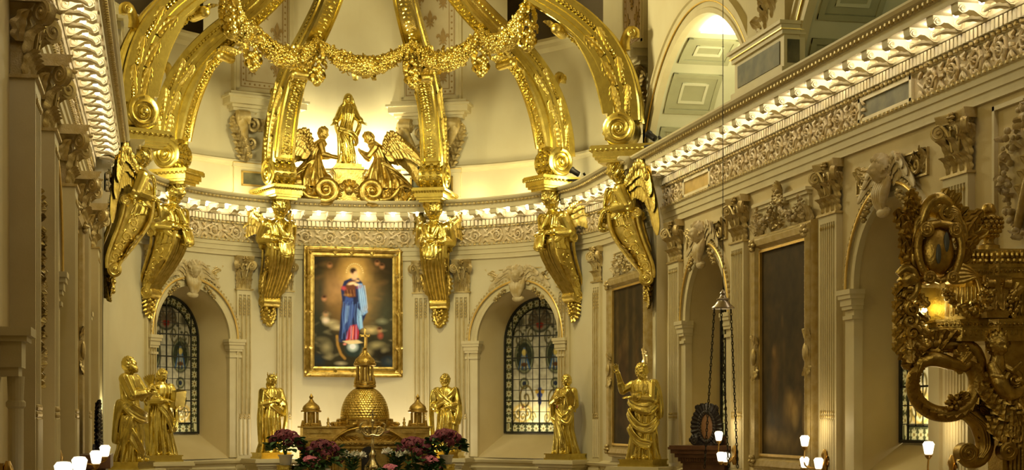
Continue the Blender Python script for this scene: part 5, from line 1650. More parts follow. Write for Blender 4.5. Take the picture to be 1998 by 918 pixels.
for i, (b, lab, side) in enumerate(BASES):
    n = Vector((CC[0] - b[0], CC[1] - b[1])).normalized()
    r = thing('crown_rib', RIBLAB[i], 'rib', (b[0], b[1], 0), rz_of(n), 'gilt ribs of the crown')
    link('rib_body', RIBM, GOLD, r, sharp=30); link('base_scroll', SCRMM, GOLD, r, sharp=30)
    for nm, me in RIB_PARTS: link(nm, me, GOLDR, r)
    ribs.append((Vector((b[0], b[1], 0)), Vector((n.x, n.y, 0)), Vector((n.y, -n.x, 0))))
# the ring that gathers the ribs, high above the altar
rg = M()
rg.add(rings([np.c_[CC[0] + rr * np.cos(np.arange(48) * pi / 24), CC[1] + rr * np.sin(np.arange(48) * pi / 24), np.full(48, z)] for rr, z in ((1.9, 15.2), (2.1, 15.3), (2.1, 15.8), (1.8, 15.9), (1.5, 15.7), (1.6, 15.3))], closed=True))
o = link('crown_ring', rg, GOLD); tag(o, 'gilt ring high above the altar where the crown ribs meet', 'crown ring')

def rib_pt(i, s, z, x=0.0):
    b, n, u = ribs[i]
    return b + n * s + u * x + Vector((0, 0, z))
# hanging flower drops, one under each rib
def tassel_mesh(L=.95, seed=1):
    m = M(); q = random.Random(seed)
    m.add(tube([(0, 0, 0), (0, 0, -.25)], .05, 7))
    for k in range(70):
        t = q.random(); z = -.12 - L * t
        r = .09 + .15 * sin(pi * min(1, t * .85 + .1)) 
        a = q.uniform(0, 2 * pi)
        c = (r * .8 * cos(a), r * .8 * sin(a), z)
        if k % 6 == 0: m.add(leaf(.17, .08, 1.8, 3, 7, 5), TR(c, pi + .5, 0, a - pi / 2))
        else: m.add(ell(c, (.075, .075, .075), 8, 6))
    for k in range(6):
        a = k * pi / 3
        m.add(leaf(.3, .10, 1.2, 3, 8, 5), TR((.05 * cos(a), .05 * sin(a), -.02), pi - .3, 0, a - pi / 2))
    m.add(ell((0, 0, -.15 - L), (.11, .11, .10), 10, 7))
    return m
TAS = tassel_mesh().mesh('flower_drop')
ATT = [(2.75, 13.42), (2.75, 13.42), (2.75, 13.42), (2.75, 13.42), (2.75, 13.42), (2.75, 13.42)]
TLAB = ['gilt flower drop hanging under the leftmost crown rib', 'gilt flower drop hanging in front of the left fleur-de-lis strip', 'gilt flower drop hanging at the rib left of the central figure', 'gilt flower drop hanging at the rib right of the central figure', 'gilt flower drop hanging under the fifth crown rib', 'pale gilt flower drop hanging under the rightmost crown rib']
for i in range(6):
    p = rib_pt(i, 2.95, 13.55)
    o = link('flower_drop', TAS, GOLDR, None, p); tag(o, TLAB[i], 'flower drop', 'gilt flower drops under the crown')
GL = ['gilt flower garland slung between the two leftmost ribs', 'gilt flower garland crossing the left fleur-de-lis strip', 'gilt flower garland slung above the head of the central gilt figure', 'gilt flower garland crossing the right fleur-de-lis strip', 'gilt flower garland between the two rightmost ribs']
def garland_mesh(p, q_, sag, seed):
    m = M(); q = random.Random(seed)
    p, q_ = np.array(p), np.array(q_)
    n = 46
    for i in range(n):
        t = i / (n - 1)
        c = p * (1 - t) + q_ * t - v3(0, 0, sag * 4 * t * (1 - t))
        r = .06 + .17 * sin(pi * t) ** .8
        m.add(ell(c, (r * .75,) * 3, 8, 6))
        for k in range(13):
            d = Vector((q.gauss(0, 1), q.gauss(0, 1), q.gauss(0, 1))).normalized()
            cc = c + np.array(d) * r * .85
            rr = r * q.uniform(.26, .42)
            w_ = q.random()
            if w_ < .14: m.add(leaf(rr * 2.4, rr * .9, 1.9, 3, 6, 4), Matrix.Translation(Vector(cc)) @ d.to_track_quat('Z', 'Y').to_matrix().to_4x4())
            elif w_ < .65:
                mm = Matrix.Translation(Vector(cc)) @ d.to_track_quat('Y', 'Z').to_matrix().to_4x4()
                m.add(rosette(rr * 1.7, 5, rr * .6), mm)
            else: m.add(ell(cc, (rr, rr, rr), 7, 5))
    return m
for i in range(5):
    a = rib_pt(i, 2.95, 13.52); b = rib_pt(i + 1, 2.95, 13.52)
    o = link('flower_garland', garland_mesh(a, b, .62, 30 + i), GOLDR); tag(o, GL[i], 'garland', 'gilt flower garlands of the crown')

# ------------------------------------------------------------------ central group over the cornice
GX, GY = 0.11, 44.0
r = thing('group_pedestal', 'flared gilt pedestal with a small relief under the central figure', 'pedestal', (GX, GY - .08, 9.81), rz_of((0, -1)))
P2 = [(-.46, .86), (-.42, .78), (-.38, .74), (-.37, .45), (-.44, .3), (-.62, .16), (-.95, .03), (-1.0, 0), (1.0, 0), (.95, .03), (.62, .16), (.44, .3), (.37, .45), (.38, .74), (.42, .78), (.46, .86)]
m = M().add(prism(P2, -.3, .34, 'y'))
m.add(box(-.40, .40, -.3, .40, .86, .92)); m.add(box(-.34, .34, -.28, .36, .92, 1.0))
m.add(tube([(a, .36, b) for a, b in P2[:8]], .03, 6)); m.add(tube([(a, .36, b) for a, b in P2[8:]], .03, 6))
link('pedestal_block', m, BRONZE, r, sharp=30)
m = M()
for k in range(5): m.add(leaf(.3, .1, 1, 4, 9, 5), TM((0, .35, .3)) @ Matrix.Rotation((k - 2) * .55, 4, 'Y'))
for s in (-1, 1):
    m.add(tube([(a, .36, b) for a, b in spiral2((s * .22, .33), .12, 1.4, 0, s, 18)], [.035, .02], 6))
    for k in range(4): m.add(leaf(.34, .1, 1, 4, 9, 5), TM((s * .2, .36, .12)) @ Matrix.Rotation(s * (.9 + .2 * k), 4, 'Y'))
m.add(ell((0, .38, .30), (.12, .08, .14), 10, 7))
link('pedestal_relief', m, BRONZE, r)
MARY = dict(wide=.90, sway=.03, turn=.2, tilt=-.22, roll=.10, veil=True, folds=12, twist=.7, curl=.1,
            arms=[(((.085, 0, .785), (.135, .03, .66), (.185, .11, .585)), dict(up=(0, 0, -1), curl=.15, r=(.040, .036, .024))), (((-.085, 0, .785), (-.135, .03, .67), (-.20, .10, .60)), dict(up=(0, 0, -1), curl=.15, r=(.040, .036, .024)))],
            drapes=[([(.10, -.01, .79), (.14, .01, .66), (.16, .04, .56), (.12, .05, .44)], .038, 5), ([(-.10, -.01, .79), (-.145, .01, .66), (-.17, .04, .57), (-.12, .06, .42)], .038, 5), ([(.12, .09, .50), (.0, .12, .46), (-.10, .10, .40), (-.13, .04, .30)], .035, 4), ([(.08, .1, .44), (.02, .12, .28), (0, .11, .1)], .035, 4)])
o = link('gilded_statue', statue(1.92, MARY, 21, 'gilded_statue'), GOLD, None, (GX, GY - .08, 10.80), rz_of((-.1, -1)), sharp=75)
tag(o, 'central gilt statue of a veiled woman with lowered open hands, high over the altar', 'statue')

def kneeling(seed, flip):
    """Angel kneeling on a cloud; faces +x side when flip = 1."""
    m = M(); H = 1.75
    lv = [(.0, 0, 0, .26, .2, .16), (.10, 0, 0, .25, .19, .16), (.24, .02, 0, .19, .15, .13), (.36, .05, 0, .125, .11, .08), (.44, .06, 0, .095, .085, .05), (.54, .10, 0, .10, .082, .05), (.61, .14, 0, .105, .07, .03), (.645, .155, 0, .07, .055, .01), (.68, .175, 0, .036, .036, 0)]
    m.add(robe([(z * H, a * H, b * H, c * H, d * H, e) for z, a, b, c, d, e in lv], 10, 1, seed, twist=.9))
    hc = v3(.20, 0, .745) * H if flip > 0 else v3(.23, .01, .70) * H
    R = Matrix.Rotation(-pi / 2 + .25, 3, 'Z') @ Matrix.Rotation(-.05 if flip > 0 else -.5, 3, 'X')
    hr = .07 * H
    m.add(cap(v3(.165, 0, .64) * H, hc - v3(.01, 0, .02) * H, .036 * H, .034 * H)); m.add(head(hc, hr, R)); m.add(hair(hc, hr * 1.15, R, amp=.35, f=10)); m.add(ell(hc + np.array(R @ Vector((0, -.75, .55))) * hr, (hr * .34,) * 3, 10, 8))
    if flip > 0:
        arm(m, ((.15, -.09, .59), (.18, -.12, .45), (.36, -.05, .42)), H, up=(0, 0, 1), sleeve=False, curl=.1)
        arm(m, ((.15, .09, .59), (.20, .12, .45), (.36, .10, .46)), H, up=(0, 0, 1), sleeve=False, curl=.1)
    else:
        arm(m, ((.15, -.09, .58), (.24, -.09, .45), (.32, .0, .52)), H, up=(1, 0, 0), sleeve=False)
        arm(m, ((.15, .09, .58), (.22, .12, .44), (.33, .02, .51)), H, up=(1, 0, 0), sleeve=False)
    # thigh and trailing leg
    m.add(cap(v3(.0, .06, .22) * H, v3(.24, .08, .14) * H, .10 * H, .08 * H)); m.add(cap(v3(.24, .08, .14) * H, v3(.16, .07, 0) * H, .07 * H, .05 * H))
    m.add(cap(v3(-.05, -.05, .12) * H, v3(-.32, -.04, .03) * H, .10 * H, .05 * H))
    for k in range(4):
        drape(m, [v3(.05, .1 - .07 * k, .34) * H, v3(-.08 - .03 * k, .12 - .08 * k, .2) * H, v3(-.2 - .05 * k, .1 - .06 * k, .04) * H], .035 * H, 4, seed + k)
    drape(m, [v3(.13, .08, .42) * H, v3(.2, .13, .28) * H, v3(.28, .14, .12) * H, v3(.24, .12, -.05) * H], .03 * H, 4, seed)
    if flip < 0: m = M().add(m.vf(), Matrix.Diagonal((1, 1, 1, 1)))
    return fuse(m, .011, 1, 'figure')
for s, lab in ((1, 'gilt winged angel kneeling left of the central figure, one arm held out'), (-1, 'gilt winged angel bowed in prayer right of the central figure')):
    x0 = GX + (-1.02 if s > 0 else 1.02)
    r = thing('kneeling_angel', lab, 'statue', (x0, GY - .05, 10.08), 0)
    f = kneeling(40 + s, s)
    o = link('figure', f, BRONZE, r, (0, 0, .1), sharp=75); o.scale = (1.12, 1.12, 1.12)
    if s < 0: o.scale = (-1.12, 1.12, 1.12)
    o.rotation_euler = (0, 0, 0)
    for k, (dy, sc_, tilt) in enumerate(((-.16, 1.0, .55), (.14, .95, .25))):
        wv = wing_mesh(1.15, .50, 3, 7)
        wm = M().add(wv.vf(), Matrix.Diagonal((s, 1, 1, 1)) @ Matrix.Translation((.07, dy, 1.12)) @ Matrix.Diagonal((-1, -1 if k == 0 else 1, 1, 1)) @ Matrix.Rotation(-tilt, 4, 'Y'))
        link('wing', wm, BRONZE, r)
    # cloud and scroll under the angel
    c = thing('cloud_scroll', 'gilt scroll and cloud base under the %s kneeling angel' % ('left' if s > 0 else 'right'), 'scroll base', (x0, GY - .05, 9.80), 0)
    q = random.Random(5 + s); cm = M()
    for k in range(46):
        a = q.uniform(-1, 1); z = q.uniform(0, .5) * (1 - abs(a) * .5)
        rr = q.uniform(.12, .22)
        cm.add(ell((a * .72 - s * .1, q.uniform(-.22, .3), z + .06), (rr * 1.2, rr, rr * .9), 10, 7))
    link('cloud', fuse(cm, .03, 2, 'cloud'), BRONZE, c)
    sm = M()
    sm.add(tube([(s * a, -.36, b) for a, b in spiral2((.40, .30), .32, 1.9, -2.0, 1, 34)], [.13, .05], 9)); sm.add(ell((s * .40, -.36, .30), (.10, .12, .10), 10, 7))
    sm.add(tube(smooth_path([(s * .2, -.34, .06), (s * -.1, -.34, .12), (s * -.4, -.32, .45), (s * -.72, -.3, .38)], 14), [.09, .07, .05], 9))
    for k in range(7): sm.add(leaf(.4, .14, 1.2, 4, 10, 6), TM((s * (.3 - .2 * k), -.32, .05)) @ Matrix.Rotation(pi, 4, 'Z') @ Matrix.Rotation(-s * (.5 - .25 * k), 4, 'Y'))
    link('scroll', sm, BRONZE, c)
# ------------------------------------------------------------------ the altar with its dome
AXC, AYC = 0.22, 41.0
def AZ(v):
    v = np.array(v); v[:, 2] = np.interp(v[:, 2], [0, 2.5, 3.40, 3.46, 3.92, 3.97, 4.30, 5.0, 5.14, 5.51, 5.60, 5.87, 6.03, 6.41], [0, 2.5, 3.38, 3.43, 3.79, 3.83, 4.02, 4.79, 4.95, 5.33, 5.42, 5.66, 5.80, 6.29]); return v
def AT(v):   # corner turrets
    v = np.array(v); v[:, 2] = 3.83 + (v[:, 2] - 3.96) * .86; return v
def AL_(v):  # lantern, a little wider
    v = AZ(v); v[:, :2] *= 1.18; return v
def AM(m, fn): return M().add(m.vf(), fn)
alt = thing('altar_retable', 'old-gold altar retable shaped like a domed church, below the bright picture', 'altar', (AXC, AYC, 0), rz_of((0, -1)))
m = M()
for z0, z1, w, d in ((1.2, 2.5, 1.75, .55), (2.5, 2.62, 1.85, .65), (2.62, 3.40, 1.60, .45), (3.40, 3.46, 1.68, .53), (3.46, 3.52, 1.64, .50), (3.52, 3.60, 1.72, .56), (3.60, 3.68, 1.60, .46), (3.68, 3.92, 1.58, .44), (3.92, 3.97, 1.64, .50)):
    m.add(box(-w, w, -d, d, z0, z1))
for s in (-1, 1):
    for x in (.62, 1.05, 1.5):
        m.add(lathe([(.07, 0), (.07, .05), (.05, .08), (.045, .6), (.06, .64), (.075, .70)], 12, (s * x, .52, 2.66)))
    for x0, x1 in ((.70, .98), (1.12, 1.44)):
        m.add(rings([np.array([(s * (x0 + x1) / 2 + (x1 - x0) / 2 * a, .46, 2.7 + .62 * b) for a, b in ((-.7, 0), (.7, 0), (.7, .7), (.4, .92), (0, 1), (-.4, .92), (-.7, .7))]), np.array([(s * (x0 + x1) / 2 + (x1 - x0) / 2 * a * .9, .50, 2.72 + .58 * b) for a, b in ((-.7, 0), (.7, 0), (.7, .7), (.4, .92), (0, 1), (-.4, .92), (-.7, .7))])]))
    for x0, x1 in ((.86, 1.14), (1.2, 1.5)): m.add(box(min(s * x0, s * x1), max(s * x0, s * x1), .44, .47, 3.74, 3.87))
link('retable_body', AM(m, AZ), OLDGOLD, alt, smooth=False)
# projecting front with a segmental pediment
m = M()
seg = [(1.0 * sin(a), 3.46 + .44 * (cos(a) - cos(1.05)) / (1 - cos(1.05))) for a in np.linspace(-1.05, 1.05, 24)]
seg2 = [(x * .86, 3.50 + (z - 3.46) * .72) for x, z in seg]
m.add(prism(seg, .40, .70, 'y'))
R = [np.array([(x, .40, z + .0), (x, .80, z + .0), (x, .84, z + .05), (x, .82, z + .08), (x, .40, z + .09)]) for x, z in seg]
m.add(rings(R))
m.add(box(-.95, .95, .4, .82, 3.40, 3.47)); m.add(box(-.88, .88, .4, .68, 2.60, 3.42)); m.add(box(-.98, .98, .4, .86, 2.5, 2.62)); m.add(box(-.9, .9, .4, .74, 3.30, 3.36))
for s in (-1, 1):
    for x in (.78, .52): m.add(lathe([(.075, 0), (.075, .06), (.055, .09), (.05, .56), (.07, .60), (.085, .68)], 12, (s * x, .74, 2.63)))
    for k in range(4): m.add(leaf(.26, .07, 1, 4, 9, 5), TM((s * (.2 + .14 * k), .71, 3.54 - .02 * k)) @ Matrix.Rotation(s * (1.1 - .15 * k), 4, 'Y'))
m.add(ell((0, .72, 3.68), (.13, .06, .12), 12, 8))
for k in range(14): m.add(ell((-.86 + k * .132, .83, 3.435), (.04, .03, .03), 6, 4))
link('pediment_front', AM(m, AZ), OLDGOLD, alt, sharp=30)
m = M()
m.add(rings([np.array([(x, .70, 2.72), (x, .76, 2.72), (x, .76, 3.2), (x, .70, 3.2)]) for x in (-.17, .17)]))
m.add(prism([(-.17, 3.2), (.17, 3.2), (.12, 3.3), (0, 3.34), (-.12, 3.3)], .70, .76, 'y'))
link('tabernacle_door', m, BLACK, alt, smooth=False)
# drum and scaled dome
m = M()
m.add(lathe([(.74, 3.95), (.74, 4.02), (.68, 4.04), (.68, 4.22), (.71, 4.24), (.71, 4.28), (.655, 4.30)], 32))
for k in range(16):
    a = k * pi / 8
    m.add(cap((.69 * cos(a), .69 * sin(a), 4.04), (.69 * cos(a), .69 * sin(a), 4.22), .035, .03, 7))
for k in range(8):   # buttress scrolls round the drum
    a = k * pi / 4 + pi / 8
    m.add(M().add(volute(.10, .05, 1.4)).vf(), Matrix.Rotation(a, 4, 'Z') @ TM((0, .80, 4.06)))
link('drum', AM(m, AZ), OLDGOLD, alt, sharp=30)
m = M()
def dome_p(a, t):
    ang = t * pi / 2 * .86
    r = .61 * cos(ang) ** .92; return (r * cos(a), r * sin(a), 4.29 + .74 * sin(ang))
m.add(grid(lambda u, v: dome_p(u * 2 * pi, v), 48, 16, cu=True))
for j in range(15):
    t = (j + .5) / 15.5
    nn = 40
    for k in range(nn):
        a = 2 * pi * (k + (j % 2) * .5) / nn
        p = np.array(dome_p(a, t)); ang = t * pi / 2 * .86
        rr = .052 * (cos(ang) ** .9 + .08)
        m.add(ell(p, (rr, .009, .036), 6, 5, R=Matrix.Rotation(a - pi / 2, 3, 'Z') @ Matrix.Rotation(ang * .9, 3, 'X')))
link('scaled_dome', AM(m, AZ), mat('scaled_gold', (.66, .50, .13), .24, 1.0, (.46, .32, .07), 7), alt, sharp=60)
m = M()
m.add(lathe([(.22, 5.0), (.24, 5.02), (.24, 5.06), (.21, 5.08), (.21, 5.13), (.19, 5.15)], 24))
m.add(lathe([(.10, 5.14), (.10, 5.52)], 16))
for k in range(8):
    a = k * pi / 4 + .2
    m.add(cap((.165 * cos(a), .165 * sin(a), 5.15), (.165 * cos(a), .165 * sin(a), 5.50), .028, .024, 8))
    m.add(cap((.22 * cos(a), .22 * sin(a), 5.10), (.19 * cos(a), .19 * sin(a), 5.30), .03, .015, 7))
m.add(lathe([(.20, 5.51), (.24, 5.53), (.245, 5.58), (.215, 5.60), (.22, 5.64), (.20, 5.70), (.15, 5.76), (.10, 5.81), (.07, 5.86), (.06, 5.92), (.035, 5.96), (.055, 6.0), (.03, 6.03)], 24))
for k in range(12):
    a = k * pi / 6
    m.add(cap((.215 * cos(a), .215 * sin(a), 5.6), (.07 * cos(a), .07 * sin(a), 5.87), .018, .012, 6))
link('lantern', AM(m, AL_), OLDGOLD, alt, sharp=35)
m = M().add(box(-.018, .018, -.016, .016, 6.02, 6.40)).add(box(-.11, .11, -.016, .016, 6.24, 6.28))
for x, z in ((-.11, 6.26), (.11, 6.26), (0, 6.41)): m.add(ell((x, 0, z), (.032, .022, .032), 8, 6))
link('cross', AM(m, AZ), OLDGOLD, alt)
for s in (-1, 1):    # corner turrets
    m = M(); c = (s * 1.34, 0.0, 0)
    m.add(lathe([(.26, 3.96), (.26, 4.0), (.22, 4.02), (.21, 4.05)], 8, c)); m.add(lathe([(.10, 4.03), (.10, 4.36)], 12, c))
    for k in range(6):
        a = k * pi / 3 + .3
        m.add(cap((c[0] + .175 * cos(a), .175 * sin(a), 4.05), (c[0] + .175 * cos(a), .175 * sin(a), 4.35), .027, .023, 8))
        m.add(cap((c[0] + .25 * cos(a), .25 * sin(a), 3.98), (c[0] + .235 * cos(a), .235 * sin(a), 4.12), .03, .015, 7))
    m.add(lathe([(.21, 4.35), (.255, 4.37), (.255, 4.41), (.215, 4.43), (.22, 4.48), (.19, 4.55), (.13, 4.61), (.08, 4.66), (.055, 4.71), (.035, 4.74), (.05, 4.78), (.055, 4.81), (.025, 4.86), (.012, 4.90)], 20, c))
    link('turret', AM(m, AT), OLDGOLD, alt, sharp=35)
for s in (-1, 1):
    m = M().add(lathe([(.05, 3.96), (.03, 4.0), (.045, 4.06), (.02, 4.1), (.03, 4.14), (.008, 4.22)], 10, (s * .95, .3, 0)))
    link('finial', AM(m, AT), OLDGOLD, alt)

# altar table in front carrying the flowers
t = thing('altar_table', 'low altar shelf in front of the domed retable, carrying the flower pots', 'altar table', (0.1, 39.1, -.40), rz_of((0, -1)))
link('table_block', M().add(box(-2.5, 2.5, -.55, .65, 1.6, 2.58)).add(box(-2.56, 2.56, -.6, .7, 2.58, 2.70)), PALE, t, smooth=False)
link('altar_cloth', M().add(box(-2.45, 2.45, .62, .71, 2.2, 2.71)).add(box(-2.45, 2.45, -.5, .71, 2.70, 2.712)), mat('white_linen', (.75, .72, .64), .8), t, smooth=False)

# ornate silver-gilt candlestick with branching arms
PALEGOLD = mat('pale_gilding', (.66, .56, .32), .24, 1.0, (.42, .33, .15), 8)
cs = thing('candelabrum', 'ornate pale-gilt branched candlestick standing in front of the dome', 'candelabrum', (0.13, 38.75, 2.712), rz_of((0, -1)))
link('stem', AM(M().add(lathe([(.30, -.40), (.31, -.34), (.22, -.28), (.20, -.06), (.26, 0), (.27, .03), (.22, .06), (.20, .14), (.24, .20), (.17, .28), (.10, .36), (.13, .42), (.14, .46), (.07, .52), (.05, .62), (.09, .68), (.06, .74), (.035, .84), (.06, .9), (.035, .95), (.03, 1.14), (.055, 1.18), (.02, 1.24)], 24)), lambda v: v * np.array([.66, .66, 1.0])), PALEGOLD, cs, sharp=50)
m = M()
for s in (-1, 1):
    m.add(tube(smooth_path([(0, 0, .92), (s * .14, .02, .90), (s * .26, .02, 1.0), (s * .30, .02, 1.14), (s * .24, .02, 1.20)], 14), [.035, .03, .022], 7))
    m.add(tube([(a, .02, b) for a, b in spiral2((s * .14, 1.05), .09, 1.3, -pi / 2, s, 16)], [.025, .015], 6))
    for k in range(4): m.add(leaf(.16, .05, 1.2, 3, 8, 5), TM((s * (.06 + .07 * k), .03, .93 + .02 * k)) @ Matrix.Rotation(s * (.3 + .3 * k), 4, 'Y'))
link('scroll_arms', m, PALEGOLD, cs)
m = M().add(box(-.012, .012, -.01, .01, 1.2, 1.5)).add(box(-.08, .08, -.01, .01, 1.38, 1.41)).add(ell((0, 0, 1.24), (.05, .05, .05), 10, 7))
link('cross', m, PALEGOLD, cs)
m = M().add(lathe([(.28, .12), (.30, .16), (.26, .2)], 6)); 
for k in range(6): m.add(ell((.24 * cos(k * pi / 3), .24 * sin(k * pi / 3), .12), (.07, .07, .09), 10, 7))
link('knops', AM(m, lambda v: v * np.array([.66, .66, 1.0])), PALEGOLD, cs)

# ------------------------------------------------------------------ flowers
LEAFM = mat('leaf_green', (.035, .085, .022), .5, 0, (.06, .13, .035), 9)
REDF = mat('wine_petals', (.085, .005, .018), .55, 0, (.22, .045, .075), 14)
PINKF = mat('pink_petals', (.62, .14, .26), .6, 0, (.74, .30, .40), 14)
WHITEF = mat('lily_white', (.85, .82, .70), .5)
PEACHF = mat('peach_petals', (.72, .45, .26), .6, 0, (.78, .55, .36), 14)
POTW = mat('white_pot', (.74, .70, .62), .45)
def floret(r_, petals=4):
    m = M()
    for k in range(petals):
        a = 2 * pi * k / petals
        m.add(ell((.5 * r_ * cos(a), .5 * r_ * sin(a), .1 * r_), (.48 * r_, .48 * r_, .14 * r_), 7, 4))
    m.add(ell((0, 0, .15 * r_), (.14 * r_, .14 * r_, .14 * r_), 6, 4))
    return m.vf()
FLRT = {}
def flowering_pot(label, loc, R_, fm, pot_h=.26, pot_r=.17, seed=1, nflor=70, cat='potted flowers', size=.05, flat=.75, drop=0.0, name='potted_hydrangea'):
    r = thing(name, label, cat, loc, 0)
    q = random.Random(seed); R_ *= 1.12; flat = .92
    link('pot', M().add(lathe([(pot_r * .72, -drop), (pot_r * .95, pot_h * .85), (pot_r * 1.08, pot_h * .87), (pot_r * 1.08, pot_h), (pot_r * .9, pot_h), (pot_r * .85, pot_h * .8)], 24)), POTW, r, sharp=40)
    st = M(); lv = M()
    for k in range(9):
        a = k * 2.4; d = R_ * .55 * q.random()
        st.add(tube(smooth_path([(0, 0, pot_h * .7), (d * .5 * cos(a), d * .5 * sin(a), pot_h + R_ * .4), (d * cos(a), d * sin(a), pot_h + R_ * .9)], 6), .012, 5))
    for k in range(60):
        a = q.uniform(0, 2 * pi); el = q.uniform(-.35, .7)
        rr = R_ * q.uniform(.65, .98)
        c = (rr * cos(a) * cos(el), rr * sin(a) * cos(el), pot_h + R_ * .50 + rr * flat * sin(el))
        lv.add(leaf(.2, .075, 1.0, 1, 8, 5), TR(c, q.uniform(-1.9, -.9), 0, a - pi / 2 + q.uniform(-.5, .5)))
    sto = link('stems', st, LEAFM, r); link('leaves', lv, LEAFM, sto)
    # flower heads: each truss is a dome of florets
    nh = 13
    for h in range(nh):
        a = h * 2.399; el = radians(6 + 78 * (h / nh))
        rr = R_ * .80
        c = Vector((rr * cos(a) * cos(el), rr * sin(a) * cos(el), pot_h + R_ * .48 + rr * flat * sin(el)))
        dirv = Vector((cos(a) * cos(el), sin(a) * cos(el), sin(el) + .2)).normalized()
        hm = M()
        for k in range(34):
            d = Vector((q.gauss(0, 1), q.gauss(0, 1), q.gauss(0, 1))).normalized()
            if d.dot(dirv) < -.35: d = -d
            hm.add(floret(size * q.uniform(.75, 1.1)), Matrix.Translation(c + d * R_ * .27) @ d.to_track_quat('Z', 'Y').to_matrix().to_4x4())
        link('flower_head', hm, fm, sto)
    return r
def urn(label, loc, h=.62):
    r = thing('gilt_urn', label, 'urn stand', loc, 0)
    link('urn_body', M().add(lathe([(.16, 0), (.17, .03), (.10, .07), (.06, .14), (.09, .18), (.06, .22), (.10, .28), (.18, .38), (.21, .50), (.20, .56), (.22, .58), (.22, .61), (.18, .62), (.16, .56)], 24)), GOLD, r, sharp=40)
    return r
zt = 2.312
urn('gilt urn stand under the left raised wine-red hydrangea', (-1.92, 38.75, zt)); flowering_pot('wine-red hydrangea in a white pot raised on the left gilt urn', (-1.92, 38.75, zt + .60), .36, REDF, .26, .17, 1)
urn('gilt urn stand under the right raised wine-red hydrangea', (1.90, 38.75, zt)); flowering_pot('wine-red hydrangea in a white pot raised on the right gilt urn', (1.90, 38.75, zt + .60), .38, REDF, .24, .17, 2)
flowering_pot('wine-red hydrangea in a white pot on the altar shelf, left of the lilies', (-1.03, 38.85, zt), .42, REDF, .52, .17, 3)
flowering_pot('wine-red hydrangea in a white pot on the altar shelf, right of the lilies', (1.14, 38.85, zt), .42, REDF, .58, .17, 4)
flowering_pot('low pink hydrangea at the foot of the left urn on the altar shelf', (-1.34, 38.55, zt + .24), .25, PINKF, .18, .13, 5, drop=.238)
flowering_pot('low pink and peach mums at the foot of the right urn on the altar shelf', (1.45, 38.55, zt + .26), .24, PINKF, .18, .13, 6, drop=.258)
flowering_pot('peach mums beside the right pink flowers on the altar shelf', (1.20, 38.48, zt + .20), .18, PEACHF, .18, .11, 8, drop=.198)
flowering_pot('low pink flowers right of the candlestick foot', (.52, 38.45, zt + .08), .22, PINKF, .18, .12, 7, drop=.078)
def lilies(label, loc, seed):
    r = thing('potted_lily', label, 'potted flowers', loc, 0)
    q = random.Random(seed)
    link('pot', M().add(lathe([(.12, -.18), (.16, .2), (.18, .2), (.18, .24), (.15, .24)], 20)), POTW, r, sharp=40)
    st = M(); lv = M()
    tops = []
    for k in range(7):
        a = k * 2.4; d = .1 + .16 * (k / 7)
        P = smooth_path([(0, 0, .15), (d * .5 * cos(a), d * .5 * sin(a), .42), (d * cos(a), d * sin(a), .58 + .10 * q.random())], 9)
        tops.append((P[-1], a)); st.add(tube(P, .012, 5))
        for j in range(9):
            p = P[2 + j % 7]
            lv.add(leaf(.22, .028, 1.3, 1, 8, 4), TR(p, -.8, 0, j * 2.4 + k))
    sto = link('stems', st, LEAFM, r); link('leaves', lv, LEAFM, sto)
    for p, a in tops:
        for e in (0, 1.6):
            m = M()
            T = Matrix.Translation(Vector(p)) @ Matrix.Rotation(a + e - pi / 2, 4, 'Z') @ Matrix.Rotation(-1.15, 4, 'X')
            for k in range(6): m.add(leaf(.17, .034, 1.2, 1, 8, 5), T @ Matrix.Rotation(k * pi / 3, 4, 'Z') @ TM((0, .008, 0)) @ Matrix.Rotation(-.25, 4, 'X'))
            m.add(tube([(0, 0, -.02), (0, 0, .09)], .008, 5), T)
            link('lily_bloom', m, WHITEF, sto)
    return r
lilies('pot of white lilies left of the candlestick', (-.36, 38.75, zt + .18), 1)
lilies('pot of white lilies right of the candlestick', (.68, 38.75, zt + .22), 2)

# ------------------------------------------------------------------ wall sconces
BRASS = mat('old_brass', (.62, .42, .14), .3, 1.0, (.45, .28, .09), 8)
GLB = M().add(lathe([(.028, 0), (.06, .016), (.084, .136), (.088, .152), (.06, .188), (.024, .192)], 8)).mesh('glass_globe')
def sconce(label, o, n, globes, z=3.3):
    r = thing('wall_sconce', label, 'wall sconce', (o[0], o[1], z), rz_of(n))
    m = M()
    m.add(box(-.06, .06, -.30, .02, -.18, .18)); m.add(lathe([(.03, -.18), (.06, -.1), (.035, 0), (.06, .1), (.02, .2)], 12, (0, .06, 0)))
    for k in range(6): m.add(leaf(.16, .05, 1.2, 3, 8, 5), TM((0, .03, 0)) @ Matrix.Rotation(k * pi / 3, 4, 'Y'))
    for x, y, dz in globes:
        m.add(tube(smooth_path([(0, .06, 0), (x * .5, y * .6, -.12), (x, y, -.06), (x, y, dz - .02)], 12), .014, 6))
        m.add(lathe([(.02, -.06), (.05, -.02), (.055, 0), (.03, .01)], 10, (x, y, dz)))
    ba = link('bracket_arms', m, BRASS, r)
    for x, y, dz in globes:
        link('glass_globe', GLB, GLOBE, ba, (x, y, dz), sharp=20)
    return r
sconce('brass sconce with three lit white globes on the pilaster beside the hanging smoke bell', (RX - .1, 30.05), (-1, 0), [(.10, .34, .28), (.10, .30, -.12), (-.30, .34, -.12)])
sconce('brass sconce with three lit white globes right of the tall dark painting', (RX - .1, 25.65), (-1, 0), [(.22, .32, .24), (.28, .3, -.12), (-.42, .34, -.12)])
sconce('brass sconce with one lit white globe seen under the gilded canopy', (RX - .1, 21.15), (-1, 0), [(.10, .36, .2), (-.3, .34, -.4)])
